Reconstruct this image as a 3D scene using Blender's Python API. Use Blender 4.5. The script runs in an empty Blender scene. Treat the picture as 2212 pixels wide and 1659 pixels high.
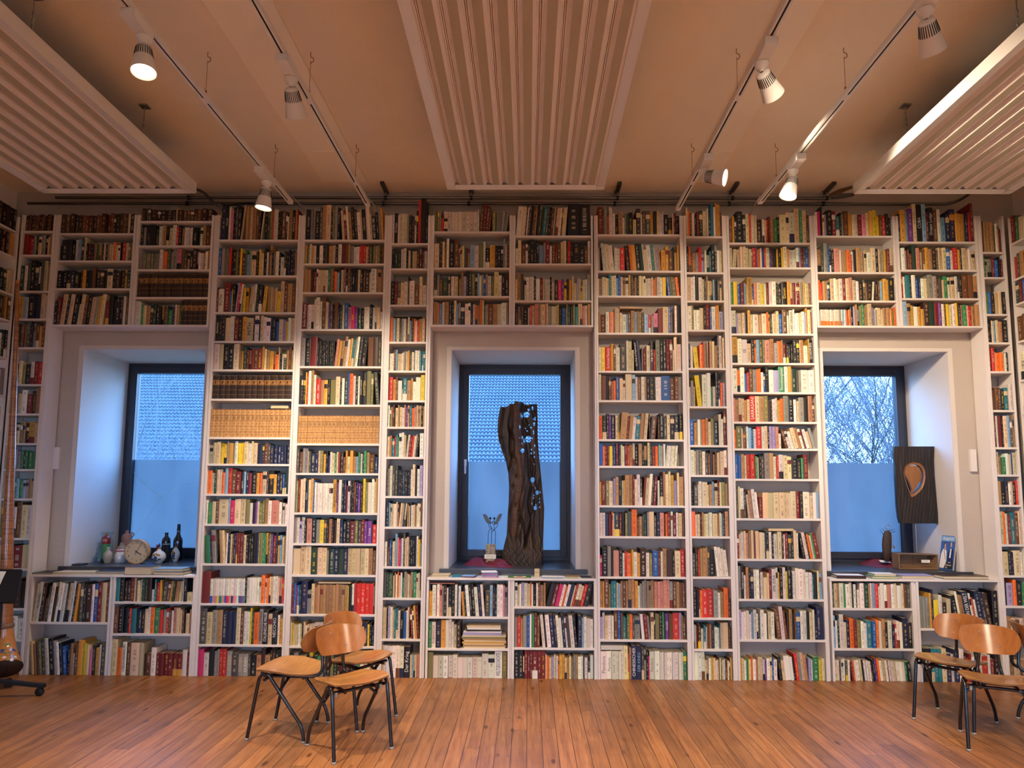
import bpy, math, random
from math import pi, sin, cos, tan, radians, sqrt
from mathutils import Vector, Matrix, Euler
random.seed(7)
SC = bpy.context.scene
COL = SC.collection

# ------------------------------------------------------------------ camera
EYE = Vector((0.0, 0.0, 1.6))
F = 1475.0
CX, CY = 1126.0, 911.0
PITCH = math.atan(149.0 / F)
YAW = radians(0.58)
ROLL = radians(0.30)
CAM_R = Matrix.Rotation(YAW, 3, 'Z') @ Matrix.Rotation(pi / 2 + PITCH, 3, 'X') @ Matrix.Rotation(ROLL, 3, 'Z')
cam_data = bpy.data.cameras.new('camera')
cam = bpy.data.objects.new('camera', cam_data)
COL.objects.link(cam)
cam.matrix_world = Matrix.Translation(EYE) @ CAM_R.to_4x4()
cam_data.sensor_width = 36.0
cam_data.sensor_fit = 'HORIZONTAL'
cam_data.lens = F / 2212.0 * 36.0
cam_data.shift_x = (1106.0 - CX) / 2212.0
cam_data.shift_y = (CY - 829.5) / 2212.0
cam_data.clip_end = 300
SC.camera = cam

def ray(px, py):
    return CAM_R @ Vector(((px - CX) / F, -(py - CY) / F, -1.0))
def aty(px, py, Y):
    d = ray(px, py)
    return EYE + d * (Y / d.y)
def atz(px, py, Z):
    d = ray(px, py)
    return EYE + d * ((Z - EYE.z) / d.z)
def atx(px, py, X):
    d = ray(px, py)
    return EYE + d * (X / d.x)
D = atz(1141, 1467, 0.0).y          # front plane of the shelves
SHD = 0.185                          # shelf depth
WALL = D + SHD + 0.012               # plaster wall plane
CEIL = 4.41
WINY = WALL + 0.72                   # room side of the window frames
def fx(px, py): return aty(px, py, D).x
def fz(px, py): return aty(px, py, D).z

# ------------------------------------------------------------------ materials
def lin(c):
    return tuple((v / 255.0 / 12.92) if v <= 10 else ((v / 255.0 + 0.055) / 1.055) ** 2.4 for v in c)
def srgb(r, g, b, a=1.0):
    return (*lin((r, g, b)), a)
MATS = {}
class N:
    """small node-tree helper"""
    def __init__(self, name):
        self.m = bpy.data.materials.new(name); self.m.use_nodes = True
        self.t = self.m.node_tree; self.t.nodes.clear()
        self.out = self.t.nodes.new('ShaderNodeOutputMaterial')
        self.b = self.t.nodes.new('ShaderNodeBsdfPrincipled')
        self.t.links.new(self.b.outputs[0], self.out.inputs[0])
        MATS[name] = self.m
    def n(self, typ, **kw):
        o = self.t.nodes.new('ShaderNode' + typ)
        for k, v in kw.items(): setattr(o, k, v)
        return o
    def l(self, a, b): self.t.links.new(a, b)
    def set(self, **kw):
        for k, v in kw.items():
            self.b.inputs[k.replace('_', ' ')].default_value = v
        return self
    def math(self, op, a, b=None, clamp=False):
        o = self.n('Math', operation=op, use_clamp=clamp)
        for i, v in enumerate((a, b)):
            if v is None: continue
            if isinstance(v, (int, float)): o.inputs[i].default_value = v
            else: self.l(v, o.inputs[i])
        return o.outputs[0]
    def mix(self, fac, a, b, mode='MIX'):
        o = self.n('Mix', data_type='RGBA', blend_type=mode)
        for s, v in ((o.inputs[0], fac), (o.inputs[6], a), (o.inputs[7], b)):
            if isinstance(v, (int, float)): s.default_value = v
            elif isinstance(v, tuple): s.default_value = v
            else: self.l(v, s)
        return o.outputs[2]
    def noise(self, scale, detail=3, vec=None, rough=0.5, dist=0.0):
        o = self.n('TexNoise'); o.inputs['Scale'].default_value = scale
        o.inputs['Detail'].default_value = detail; o.inputs['Roughness'].default_value = rough
        o.inputs['Distortion'].default_value = dist
        if vec is not None: self.l(vec, o.inputs['Vector'])
        return o.outputs['Fac']
    def ramp(self, fac, stops):
        o = self.n('ValToRGB'); e = o.color_ramp.elements
        while len(e) < len(stops): e.new(0.5)
        for i, (p, c) in enumerate(stops): e[i].position = p; e[i].color = c
        self.l(fac, o.inputs[0]); return o.outputs[0]
    def obj(self, scale=(1, 1, 1), coord='Object'):
        tc = self.n('TexCoord'); mp = self.n('Mapping'); mp.inputs['Scale'].default_value = scale
        self.l(tc.outputs[coord], mp.inputs['Vector']); return mp.outputs[0]
    def bump(self, h, strength=0.3, dist=0.01):
        o = self.n('Bump'); o.inputs['Strength'].default_value = strength
        o.inputs['Distance'].default_value = dist
        self.l(h, o.inputs['Height']); self.l(o.outputs[0], self.b.inputs['Normal'])
    def base(self, c): self.l(c, self.b.inputs['Base Color'])

def plain(name, c, rough=0.5, metal=0.0, bump=0.0, bscale=120, var=0.0, coat=0.0, spec=0.5):
    n = N(name); col = srgb(*c)
    n.set(Base_Color=col, Roughness=rough, Metallic=metal)
    n.b.inputs['Coat Weight'].default_value = coat
    n.b.inputs['Specular IOR Level'].default_value = spec
    if var:
        v = n.noise(9, 4, n.obj())
        n.base(n.mix(n.math('MULTIPLY', v, var), col, tuple(x * 0.45 for x in col[:3]) + (1,)))
    if bump:
        n.bump(n.noise(bscale, 3, n.obj()), bump, 0.002)
    return n.m

def wood(name, c1, c2, axis=0, scale=1.0, rough=0.35, coat=0.0):
    n = N(name)
    s = [14.0 * scale] * 3; s[axis] = 1.2 * scale
    v = n.obj(tuple(s))
    a = n.noise(1.6, 6, v, 0.6, 0.6)
    b = n.noise(7.0, 4, v, 0.7)
    f = n.math('ADD', n.math('MULTIPLY', a, 0.7), n.math('MULTIPLY', b, 0.3))
    n.base(n.ramp(f, [(0.30, srgb(*c2)), (0.68, srgb(*c1))]))
    n.set(Roughness=rough); n.b.inputs['Coat Weight'].default_value = coat
    n.b.inputs['Coat Roughness'].default_value = 0.25
    n.bump(b, 0.08, 0.002)
    return n.m

plain('white_paint', (226, 219, 214), 0.42, var=0.12, bump=0.05, bscale=60)
plain('white_metal', (224, 220, 214), 0.32)
plain('panel_white', (226, 214, 204), 0.45)
plain('panel_felt', (176, 164, 142), 0.85, bump=0.15, bscale=200)
plain('steel_pipe', (120, 118, 112), 0.28, 1.0, var=0.3)
plain('dark_steel', (84, 86, 86), 0.45, 0.7, var=0.3)
plain('black_rubber', (16, 16, 17), 0.6)
plain('black_slot', (6, 6, 6), 0.8)
plain('black_metal', (12, 12, 14), 0.55, 0.0)
plain('chair_tube', (13, 18, 24), 0.22, 0.0, coat=0.5)
plain('grey_plastic', (150, 150, 148), 0.5)
plain('zinc', (170, 170, 168), 0.35, 1.0)
plain('dark_brass', (84, 62, 40), 0.4, 1.0, var=0.4)
plain('brass', (150, 110, 60), 0.35, 1.0)
plain('window_frame', (44, 46, 58), 0.38)
plain('window_seal', (14, 14, 16), 0.6)
plain('sill_slate', (62, 64, 70), 0.28, var=0.2)
plain('paper', (226, 220, 206), 0.8)
plain('cream_paper', (206, 188, 150), 0.85, var=0.25)
plain('ink', (28, 26, 26), 0.7)
plain('cloth_red', (104, 8, 28), 0.6, bump=0.3, bscale=300)
plain('stone_pot', (166, 156, 144), 0.4, var=0.3)
plain('stone_pot_brown', (150, 128, 108), 0.45, var=0.35)
plain('pink_stoneware', (176, 128, 112), 0.5, var=0.3)
plain('white_glaze', (196, 196, 194), 0.12, coat=0.6)
plain('pink_rubber', (205, 105, 120), 0.6)
plain('blue_stopper', (18, 36, 110), 0.25)
plain('cork', (150, 106, 62), 0.8, var=0.4)
plain('gold_print', (150, 110, 45), 0.4)
plain('blue_print', (40, 66, 120), 0.4)
plain('red_print', (140, 40, 34), 0.5)
plain('green_print', (52, 120, 66), 0.5)
plain('white_print', (230, 226, 218), 0.5)
plain('yellow_print', (226, 196, 60), 0.5)
plain('orange_print', (220, 110, 40), 0.5)
plain('pale_blue_print', (128, 168, 205), 0.45)
plain('violet_print', (150, 120, 180), 0.45)
plain('magenta_print', (190, 50, 110), 0.45)
plain('skin_print', (196, 150, 132), 0.5)
plain('hair_print', (48, 40, 44), 0.5)
plain('navy_print', (28, 44, 92), 0.4)
plain('mid_blue_print', (60, 98, 165), 0.4)
plain('bottle_red', (120, 34, 28), 0.25, coat=0.4)
plain('bottle_black', (12, 15, 20), 0.1, coat=0.5)
plain('clock_face', (206, 184, 150), 0.5)
wood('clock_wood', (190, 150, 110), (150, 110, 76), 0, 3)
wood('seat_ply', (186, 132, 70), (150, 98, 48), 0, 1.6, 0.24, 0.35)
wood('back_ply', (172, 108, 54), (140, 84, 40), 2, 1.4, 0.24, 0.4)
wood('ply_edge', (150, 108, 66), (110, 76, 46), 0, 3)
wood('trough_wood', (136, 104, 74), (92, 66, 44), 0, 2, 0.6)
wood('drift_wood', (70, 50, 38), (40, 28, 22), 2, 2.5, 0.7)

def mat_wall(name, c, bump=0.35, stain=0.12):
    n = N(name); v = n.obj()
    a = n.noise(2.2, 5, v, 0.6)
    col = srgb(*c)
    n.base(n.mix(n.math('MULTIPLY', a, stain * 2), col, tuple(x * 0.62 for x in col[:3]) + (1,)))
    n.set(Roughness=0.9)
    n.bump(n.math('ADD', n.noise(42, 6, v, 0.65), n.math('MULTIPLY', n.noise(7, 3, v), 0.6)), bump, 0.012)
mat_wall('plaster', (190, 178, 166))
mat_wall('plaster_white', (224, 220, 216), 0.12, 0.05)
mat_wall('plaster_trim', (214, 207, 200), 0.12, 0.06)
mat_wall('ceiling_paint', (244, 230, 208), 0.16, 0.12)
mat_wall('ceiling_board', (248, 238, 220), 0.06, 0.05)

def mat_floor():
    n = N('floor_boards')
    tc = n.n('TexCoord'); sp = n.n('SeparateXYZ'); n.l(tc.outputs['Object'], sp.inputs[0])
    x, y = sp.outputs[0], sp.outputs[1]
    W = 0.098
    xs = n.math('DIVIDE', x, W); idx = n.math('FLOOR', xs); fr = n.math('FRACT', xs)
    wn = n.n('TexWhiteNoise', noise_dimensions='1D'); n.l(idx, wn.inputs['W'])
    # board ends
    L = 2.6
    ysh = n.math('ADD', n.math('DIVIDE', y, L), wn.outputs['Value'])
    yi = n.math('FLOOR', ysh); yf = n.math('FRACT', ysh)
    wn2 = n.n('TexWhiteNoise', noise_dimensions='2D')
    cb0 = n.n('CombineXYZ'); n.l(idx, cb0.inputs[0]); n.l(yi, cb0.inputs[1]); n.l(cb0.outputs[0], wn2.inputs['Vector'])
    cb = n.n('CombineXYZ')
    n.l(n.math('MULTIPLY', x, 26.0), cb.inputs[0]); n.l(n.math('MULTIPLY', y, 1.5), cb.inputs[1])
    n.l(n.math('MULTIPLY', wn2.outputs['Value'], 90.0), cb.inputs[2])
    g = n.noise(1.5, 6, cb.outputs[0], 0.62, 0.8)
    base = n.ramp(g, [(0.25, srgb(104, 68, 40)), (0.5, srgb(150, 102, 62)), (0.78, srgb(178, 128, 82))])
    tint = n.ramp(wn2.outputs['Value'], [(0.0, (0.72, 0.70, 0.68, 1)), (1.0, (1.12, 1.05, 0.98, 1))])
    c = n.mix(1.0, base, tint, 'MULTIPLY')
    # worn patches
    p = n.ramp(n.noise(1.1, 5, tc.outputs['Object'], 0.65), [(0.42, (1, 1, 1, 1)), (0.70, (0.72, 0.66, 0.62, 1))])
    c = n.mix(1.0, c, p, 'MULTIPLY')
    # knots
    vo = n.n('TexVoronoi'); cb2 = n.n('CombineXYZ')
    n.l(n.math('MULTIPLY', x, 7.0), cb2.inputs[0]); n.l(n.math('MULTIPLY', y, 2.6), cb2.inputs[1]); n.l(cb2.outputs[0], vo.inputs['Vector'])
    vo.inputs['Scale'].default_value = 1.0
    k = n.ramp(vo.outputs['Distance'], [(0.06, (0.22, 0.16, 0.12, 1)), (0.13, (1, 1, 1, 1))])
    c = n.mix(0.85, c, k, 'MULTIPLY')
    gap = n.math('LESS_THAN', n.math('MINIMUM', fr, n.math('SUBTRACT', 1.0, fr)), 0.018)
    gap2 = n.math('LESS_THAN', yf, 0.0012)
    gg = n.math('MAXIMUM', gap, gap2)
    c = n.mix(gg, c, srgb(38, 22, 14))
    n.base(c)
    r = n.ramp(n.noise(3, 4, tc.outputs['Object']), [(0.3, (0.30, 0.30, 0.30, 1)), (0.7, (0.48, 0.48, 0.48, 1))])
    n.l(r, n.b.inputs['Roughness'])
    n.bump(n.math('SUBTRACT', n.math('MULTIPLY', g, 0.15), gg), 0.25, 0.003)
mat_floor()

def mat_glass():
    n = N('glass')
    t = n.n('BsdfTransparent'); t.inputs[0].default_value = (0.94, 0.96, 0.97, 1)
    gl = n.n('BsdfGlossy'); gl.inputs['Roughness'].default_value = 0.02
    lw = n.n('LayerWeight'); lw.inputs[0].default_value = 0.5
    fr = n.math('ADD', n.math('MULTIPLY', n.math('POWER', lw.outputs['Facing'], 5.0), 0.85), 0.012)
    mx = n.n('MixShader'); n.l(fr, mx.inputs[0]); n.l(t.outputs[0], mx.inputs[1]); n.l(gl.outputs[0], mx.inputs[2])
    n.l(mx.outputs[0], n.out.inputs[0]); n.t.nodes.remove(n.b)
mat_glass()
def mat_film():
    n = N('frosted_film')
    t = n.n('BsdfTranslucent'); d = n.n('BsdfDiffuse')
    c = n.ramp(n.noise(2.4, 4, n.obj((1.2, 1, 0.45))), [(0.3, (0.29, 0.30, 0.31, 1)), (0.7, (0.36, 0.365, 0.37, 1))])
    n.l(c, t.inputs[0]); d.inputs[0].default_value = (0.4, 0.4, 0.42, 1)
    mx = n.n('MixShader'); mx.inputs[0].default_value = 0.12
    n.l(t.outputs[0], mx.inputs[1]); n.l(d.outputs[0], mx.inputs[2]); n.l(mx.outputs[0], n.out.inputs[0]); n.t.nodes.remove(n.b)
mat_film()
def mat_glassware(name, tint, rough=0.05):
    n = N(name)
    t = n.n('BsdfTransparent'); t.inputs[0].default_value = (*tint, 1)
    gl = n.n('BsdfGlossy'); gl.inputs['Roughness'].default_value = rough
    lw = n.n('LayerWeight'); lw.inputs[0].default_value = 0.5
    fr = n.math('ADD', n.math('MULTIPLY', n.math('POWER', lw.outputs['Facing'], 3.0), 0.7), 0.06)
    mx = n.n('MixShader'); n.l(fr, mx.inputs[0]); n.l(t.outputs[0], mx.inputs[1]); n.l(gl.outputs[0], mx.inputs[2])
    n.l(mx.outputs[0], n.out.inputs[0]); n.t.nodes.remove(n.b)
mat_glassware('jar_glass', (0.80, 0.90, 0.90)); mat_glassware('green_glass', (0.10, 0.32, 0.20))
def emit(name, c, s):
    n = N(name); n.b.inputs['Base Color'].default_value = (0.8, 0.8, 0.8, 1)
    n.b.inputs['Emission Color'].default_value = (*c, 1); n.b.inputs['Emission Strength'].default_value = s
emit('lamp_lens', (1.0, 0.86, 0.66), 14.0)
def mat_granite():
    n = N('granite'); v = n.obj()
    c = n.ramp(n.noise(150, 3, v, 0.6), [(0.40, srgb(40, 38, 36)), (0.47, srgb(150, 136, 116)), (0.62, srgb(176, 164, 146))])
    n.base(c); n.set(Roughness=0.7)
mat_granite()
def mat_trunk():
    n = N('carved_wood'); v = n.obj((9, 9, 1.1))
    a = n.noise(2.2, 6, v, 0.65, 0.8)
    n.base(n.ramp(a, [(0.3, srgb(28, 20, 15)), (0.55, srgb(62, 44, 30)), (0.78, srgb(104, 74, 50))])); n.set(Roughness=0.55)
    n.bump(n.math('ADD', a, n.math('MULTIPLY', n.noise(60, 4, n.obj((1, 1, 0.4))), 0.4)), 0.5, 0.01)
    n2 = N('sawn_wood'); v = n2.obj((3, 3, 40))
    a = n2.noise(2.0, 5, v, 0.65, 0.3)
    n2.base(n2.ramp(a, [(0.3, srgb(50, 30, 17)), (0.7, srgb(98, 62, 34))])); n2.set(Roughness=0.6)
    n2.bump(a, 0.4, 0.004)
    n3 = N('burnt_wood'); v = n3.obj((6, 6, 1.5))
    a = n3.noise(2.2, 6, v, 0.65, 0.6)
    n3.base(n3.ramp(a, [(0.35, srgb(17, 14, 13)), (0.62, srgb(36, 25, 19)), (0.78, srgb(80, 48, 28))])); n3.set(Roughness=0.5)
    n3.bump(a, 0.3, 0.005)
mat_trunk()
wood('drop_wood', (150, 100, 58), (112, 70, 38), 2, 1.2, 0.4)
def mat_horn():
    n = N('horn_cane'); tc = n.n('TexCoord'); sp = n.n('SeparateXYZ'); n.l(tc.outputs['Object'], sp.inputs[0])
    w = n.math('SINE', n.math('MULTIPLY', sp.outputs[2], 620.0))
    a = n.noise(3.0, 5, n.obj((1, 1, 22)), 0.7)
    n.base(n.ramp(a, [(0.28, srgb(92, 50, 22)), (0.55, srgb(158, 96, 44)), (0.75, srgb(186, 122, 62))])); n.set(Roughness=0.26)
    n.b.inputs['Coat Weight'].default_value = 0.5
    n.bump(w, 0.25, 0.001)
    wood('horn_wood', (196, 130, 66), (166, 102, 48), 2, 1.0, 0.25, 0.4)
mat_horn()
def mat_roof():
    n = N('roof_tile'); a = n.noise(0.9, 5, n.obj()); b = n.noise(9, 3, n.obj())
    f = n.math('ADD', n.math('MULTIPLY', a, 0.5), n.math('MULTIPLY', b, 0.5))
    n.base(n.ramp(f, [(0.3, srgb(48, 52, 60)), (0.7, srgb(72, 77, 87))])); n.set(Roughness=0.6)
mat_roof()
plain('bark', (70, 66, 62), 0.9, var=0.5)
plain('birch_bark', (104, 106, 110), 0.8, var=0.4)
plain('twig', (104, 100, 106), 0.9)
plain('house_wall', (150, 150, 150), 0.9, var=0.2)
plain('outdoor_ground', (70, 78, 60), 0.95, var=0.4)
def mat_wrap():
    n = N('patterned_paper'); v = n.obj((1, 1, 1))
    ck = n.n('TexChecker'); ck.inputs['Scale'].default_value = 46; n.l(v, ck.inputs['Vector'])
    ck.inputs['Color1'].default_value = srgb(168, 168, 172); ck.inputs['Color2'].default_value = srgb(140, 140, 148)
    n.base(ck.outputs[0]); n.set(Roughness=0.6)
mat_wrap()

# ---- books: one shader, colour and lettering from mesh attributes
def mat_book():
    n = N('book_cover')
    ca = n.n('VertexColor', layer_name='Col'); ia = n.n('VertexColor', layer_name='Ink')
    un = n.n('UVMap', uv_map='spine_unit'); um = n.n('UVMap', uv_map='spine_metre'); pa = n.n('UVMap', uv_map='spine_style')
    s1, s2, s3 = n.n('SeparateXYZ'), n.n('SeparateXYZ'), n.n('SeparateXYZ')
    n.l(un.outputs[0], s1.inputs[0]); n.l(um.outputs[0], s2.inputs[0]); n.l(pa.outputs[0], s3.inputs[0])
    u, v = s1.outputs[0], s1.outputs[1]; x, y = s2.outputs[0], s2.outputs[1]; typ, seed = s3.outputs[0], s3.outputs[1]
    sd = n.math('MULTIPLY', seed, 73.0)
    c1 = n.n('CombineXYZ'); n.l(sd, c1.inputs[0]); n.l(n.math('MULTIPLY', y, 38.0), c1.inputs[1])
    words = n.math('GREATER_THAN', n.noise(1.0, 1, c1.outputs[0]), 0.50)
    c2 = n.n('CombineXYZ'); n.l(n.math('MULTIPLY', x, 210.0), c2.inputs[0]); n.l(n.math('MULTIPLY', y, 330.0), c2.inputs[1]); n.l(sd, c2.inputs[2])
    let = n.math('GREATER_THAN', n.noise(1.0, 1, c2.outputs[0]), 0.47)
    across = n.math('LESS_THAN', n.math('ABSOLUTE', n.math('SUBTRACT', u, 0.5)), 0.17)
    along = n.math('MULTIPLY', n.math('GREATER_THAN', v, 0.10), n.math('LESS_THAN', v, 0.90))
    ink = n.math('MULTIPLY', n.math('MULTIPLY', words, let), n.math('MULTIPLY', across, along))
    ink = n.math('MULTIPLY', ink, n.math('LESS_THAN', typ, 2.5))
    # label patch (style 1) and two-tone foot (style 2)
    is1 = n.math('COMPARE', typ, 1.0); is1.node.inputs[2].default_value = 0.25
    is2 = n.math('COMPARE', typ, 2.0); is2.node.inputs[2].default_value = 0.25
    lab = n.math('MULTIPLY', n.math('GREATER_THAN', v, 0.66), n.math('LESS_THAN', v, 0.84))
    lab = n.math('MULTIPLY', n.math('MULTIPLY', lab, is1), n.math('LESS_THAN', n.math('ABSOLUTE', n.math('SUBTRACT', u, 0.5)), 0.47))
    foot = n.math('MULTIPLY', n.math('MULTIPLY', n.math('LESS_THAN', v, 0.30), n.math('GREATER_THAN', v, -0.5)), is2)
    patch = n.math('MAXIMUM', lab, foot)
    f = n.math('MAXIMUM', n.math('MULTIPLY', ink, 0.6), patch, True)
    wear = n.noise(14, 4, n.obj())
    base = n.mix(n.math('MULTIPLY', wear, 0.25), ca.outputs[0], n.mix(1.0, ca.outputs[0], (0.62, 0.58, 0.52, 1), 'MULTIPLY'))
    n.base(n.mix(f, base, ia.outputs[0]))
    r = n.math('ADD', 0.30, n.math('MULTIPLY', seed, 0.4)); n.l(r, n.b.inputs['Roughness'])
    # old bindings
    for name, stops, gold in (('book_leather', ((34, 24, 17), (58, 38, 24)), (150, 108, 50)), ('book_vellum', ((168, 122, 70), (204, 160, 102)), (112, 50, 26))):
        q = N(name)
        un = q.n('UVMap', uv_map='spine_unit'); s = q.n('SeparateXYZ'); q.l(un.outputs[0], s.inputs[0])
        u, v = s.outputs[0], s.outputs[1]
        w = q.noise(30, 5, q.obj(), 0.65)
        b = q.ramp(w, [(0.3, srgb(*stops[0])), (0.7, srgb(*stops[1]))])
        ok = q.math('GREATER_THAN', v, 0.01)
        fr = q.math('FRACT', q.math('ADD', q.math('MULTIPLY', v, 5.0), 0.12))
        band = q.math('MULTIPLY', q.math('LESS_THAN', fr, 0.10 if gold[0] < 140 else 0.07), ok)
        if name == 'book_leather':
            lb = q.math('MULTIPLY', q.math('GREATER_THAN', v, 0.60), q.math('LESS_THAN', v, 0.80))
            b = q.mix(q.math('MULTIPLY', lb, q.math('GREATER_THAN', w, 0.42)), b, srgb(150, 104, 52))
            b = q.mix(q.math('MULTIPLY', band, 0.8), b, srgb(*gold))
        else:
            b = q.mix(q.math('MULTIPLY', band, 0.75), b, srgb(*gold))
            cu = q.math('ABSOLUTE', q.math('SUBTRACT', u, 0.5)); cv = q.math('ABSOLUTE', q.math('SUBTRACT', fr, 0.55))
            dot = q.math('LESS_THAN', q.math('ADD', q.math('MULTIPLY', cu, 1.2), cv), 0.16)
            b = q.mix(q.math('MULTIPLY', q.math('MULTIPLY', dot, ok), 0.7), b, srgb(92, 44, 22))
            orn = q.math('MULTIPLY', q.math('GREATER_THAN', v, 0.62), q.math('LESS_THAN', v, 0.78))
            orn = q.math('MULTIPLY', orn, q.math('GREATER_THAN', q.noise(260, 2, q.obj()), 0.5))
            b = q.mix(q.math('MULTIPLY', q.math('MULTIPLY', orn, q.math('LESS_THAN', cu, 0.36)), 0.7), b, srgb(70, 48, 24))
        q.base(b); q.set(Roughness=0.42 if gold[0] > 140 else 0.6)
        q.bump(w, 0.15, 0.001)
mat_book()

# ------------------------------------------------------------------ mesh helpers
class MB:
    def __init__(self): self.v = []; self.f = []; self.mi = []; self.sm = []
    def add(self, vs, fs, mi=0, sm=False):
        o = len(self.v); self.v += [tuple(p) for p in vs]
        for f in fs:
            self.f.append(tuple(i + o for i in f)); self.mi.append(mi); self.sm.append(sm)
        return self
    def box(self, lo, hi, mi=0, M=None):
        x0, y0, z0 = lo; x1, y1, z1 = hi
        vs = [Vector(p) for p in ((x0, y0, z0), (x1, y0, z0), (x1, y1, z0), (x0, y1, z0), (x0, y0, z1), (x1, y0, z1), (x1, y1, z1), (x0, y1, z1))]
        if M is not None: vs = [M @ p for p in vs]
        return self.add(vs, [(3, 2, 1, 0), (4, 5, 6, 7), (0, 1, 5, 4), (1, 2, 6, 5), (2, 3, 7, 6), (3, 0, 4, 7)], mi)
    def tube(self, pts, r, seg=10, mi=0, caps=True, closed=False):
        pts = [Vector(p) for p in pts]; n = len(pts)
        rs = r if isinstance(r, (list, tuple)) else [r] * n
        tan_ = []
        for i in range(n):
            if closed: t = pts[(i + 1) % n] - pts[i - 1]
            else: t = pts[min(i + 1, n - 1)] - pts[max(i - 1, 0)]
            tan_.append(t.normalized())
        up = Vector((0, 0, 1)) if abs(tan_[0].z) < 0.9 else Vector((1, 0, 0))
        nr = (up - tan_[0] * up.dot(tan_[0])).normalized()
        vs = []
        for i in range(n):
            nr = (nr - tan_[i] * nr.dot(tan_[i])).normalized(); bi = tan_[i].cross(nr)
            for k in range(seg):
                a = 2 * pi * k / seg
                vs.append(pts[i] + (nr * cos(a) + bi * sin(a)) * rs[i])
        fs = []
        for i in range(n if closed else n - 1):
            j = (i + 1) % n
            for k in range(seg):
                k2 = (k + 1) % seg
                fs.append((i * seg + k, i * seg + k2, j * seg + k2, j * seg + k))
        self.add(vs, fs, mi, True)
        if caps and not closed:
            self.add(vs[:seg], [tuple(range(seg))[::-1]], mi); self.add(vs[-seg:], [tuple(range(seg))], mi)
        return self
    def lathe(self, prof, seg=24, mi=0, M=None, caps=True):
        vs = []
        for (r, z) in prof:
            for k in range(seg):
                a = 2 * pi * k / seg; vs.append(Vector((r * cos(a), r * sin(a), z)))
        if M is not None: vs = [M @ p for p in vs]
        fs = []
        for i in range(len(prof) - 1):
            for k in range(seg):
                k2 = (k + 1) % seg
                fs.append((i * seg + k, i * seg + k2, (i + 1) * seg + k2, (i + 1) * seg + k))
        self.add(vs, fs, mi, True)
        if caps:
            if prof[0][0] > 1e-6: self.add(vs[:seg], [tuple(range(seg))[::-1]], mi)
            if prof[-1][0] > 1e-6: self.add(vs[-seg:], [tuple(range(seg))], mi)
        return self
    def prism(self, outline, y0, y1, mi=0, M=None):
        """outline in x,z extruded along y"""
        n = len(outline)
        vs = [Vector((x, y0, z)) for x, z in outline] + [Vector((x, y1, z)) for x, z in outline]
        if M is not None: vs = [M @ p for p in vs]
        fs = [tuple(range(n)), tuple(range(2 * n - 1, n - 1, -1))] + [(i, i + n, (i + 1) % n + n, (i + 1) % n) for i in range(n)]
        return self.add(vs, fs, mi)
    def ball(self, c, r, seg=12, mi=0, sc=(1, 1, 1)):
        prof = []
        h = seg // 2
        for i in range(h + 1):
            a = -pi / 2 + pi * i / h; prof.append((max(r * cos(a), 1e-5), r * sin(a)))
        return self.lathe(prof, seg, mi, Matrix.Translation(c) @ Matrix.Diagonal((*sc, 1)), False)
    def build(self, name, mats, parent=None, loc=None, bevel=0.0, fixn=True, weld=False, subsurf=0):
        me = bpy.data.meshes.new(name); me.from_pydata(self.v, [], self.f)
        if isinstance(mats, str): mats = [mats]
        for m in mats: me.materials.append(MATS[m])
        me.polygons.foreach_set('material_index', self.mi); me.polygons.foreach_set('use_smooth', self.sm)
        if fixn or weld:
            import bmesh
            bm = bmesh.new(); bm.from_mesh(me)
            if weld: bmesh.ops.remove_doubles(bm, verts=bm.verts, dist=1e-5)
            bmesh.ops.recalc_face_normals(bm, faces=bm.faces); bm.to_mesh(me); bm.free()
        me.update()
        o = bpy.data.objects.new(name, me); COL.objects.link(o)
        if parent is not None: o.parent = parent
        if loc is not None: o.location = loc
        if bevel:
            m = o.modifiers.new('bevel', 'BEVEL'); m.width = bevel; m.segments = 2; m.limit_method = 'ANGLE'; m.angle_limit = radians(40)
        if subsurf:
            m = o.modifiers.new('sub', 'SUBSURF'); m.levels = subsurf; m.render_levels = subsurf
        return o
def smooth_path(pts, n=6):
    pts = [Vector(p) for p in pts]; out = []
    P = [pts[0] * 2 - pts[1]] + pts + [pts[-1] * 2 - pts[-2]]
    for i in range(1, len(P) - 2):
        p0, p1, p2, p3 = P[i - 1:i + 3]
        for k in range(n):
            t = k / n
            out.append(0.5 * ((2 * p1) + (p2 - p0) * t + (2 * p0 - 5 * p1 + 4 * p2 - p3) * t * t + (3 * p1 - p0 - 3 * p2 + p3) * t ** 3))
    out.append(pts[-1]); return out
def tag(o, label=None, cat=None, group=None, kind=None):
    if label: o['label'] = label
    if cat: o['category'] = cat
    if group: o['group'] = group
    if kind: o['kind'] = kind
    return o
def empty(name, loc=(0, 0, 0), rz=0.0):
    o = bpy.data.objects.new(name, None); COL.objects.link(o); o.location = loc; o.rotation_euler.z = rz
    o.empty_display_size = 0.05
    return o
def struct(name, mb, mats, **kw):
    return tag(mb.build(name, mats, **kw), kind='structure')
def copy_tree(o, parent=None):
    c = o.copy(); COL.objects.link(c)
    if parent is not None: c.parent = parent
    for ch in [x for x in bpy.data.objects if x.parent == o]: copy_tree(ch, c)
    return c
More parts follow.
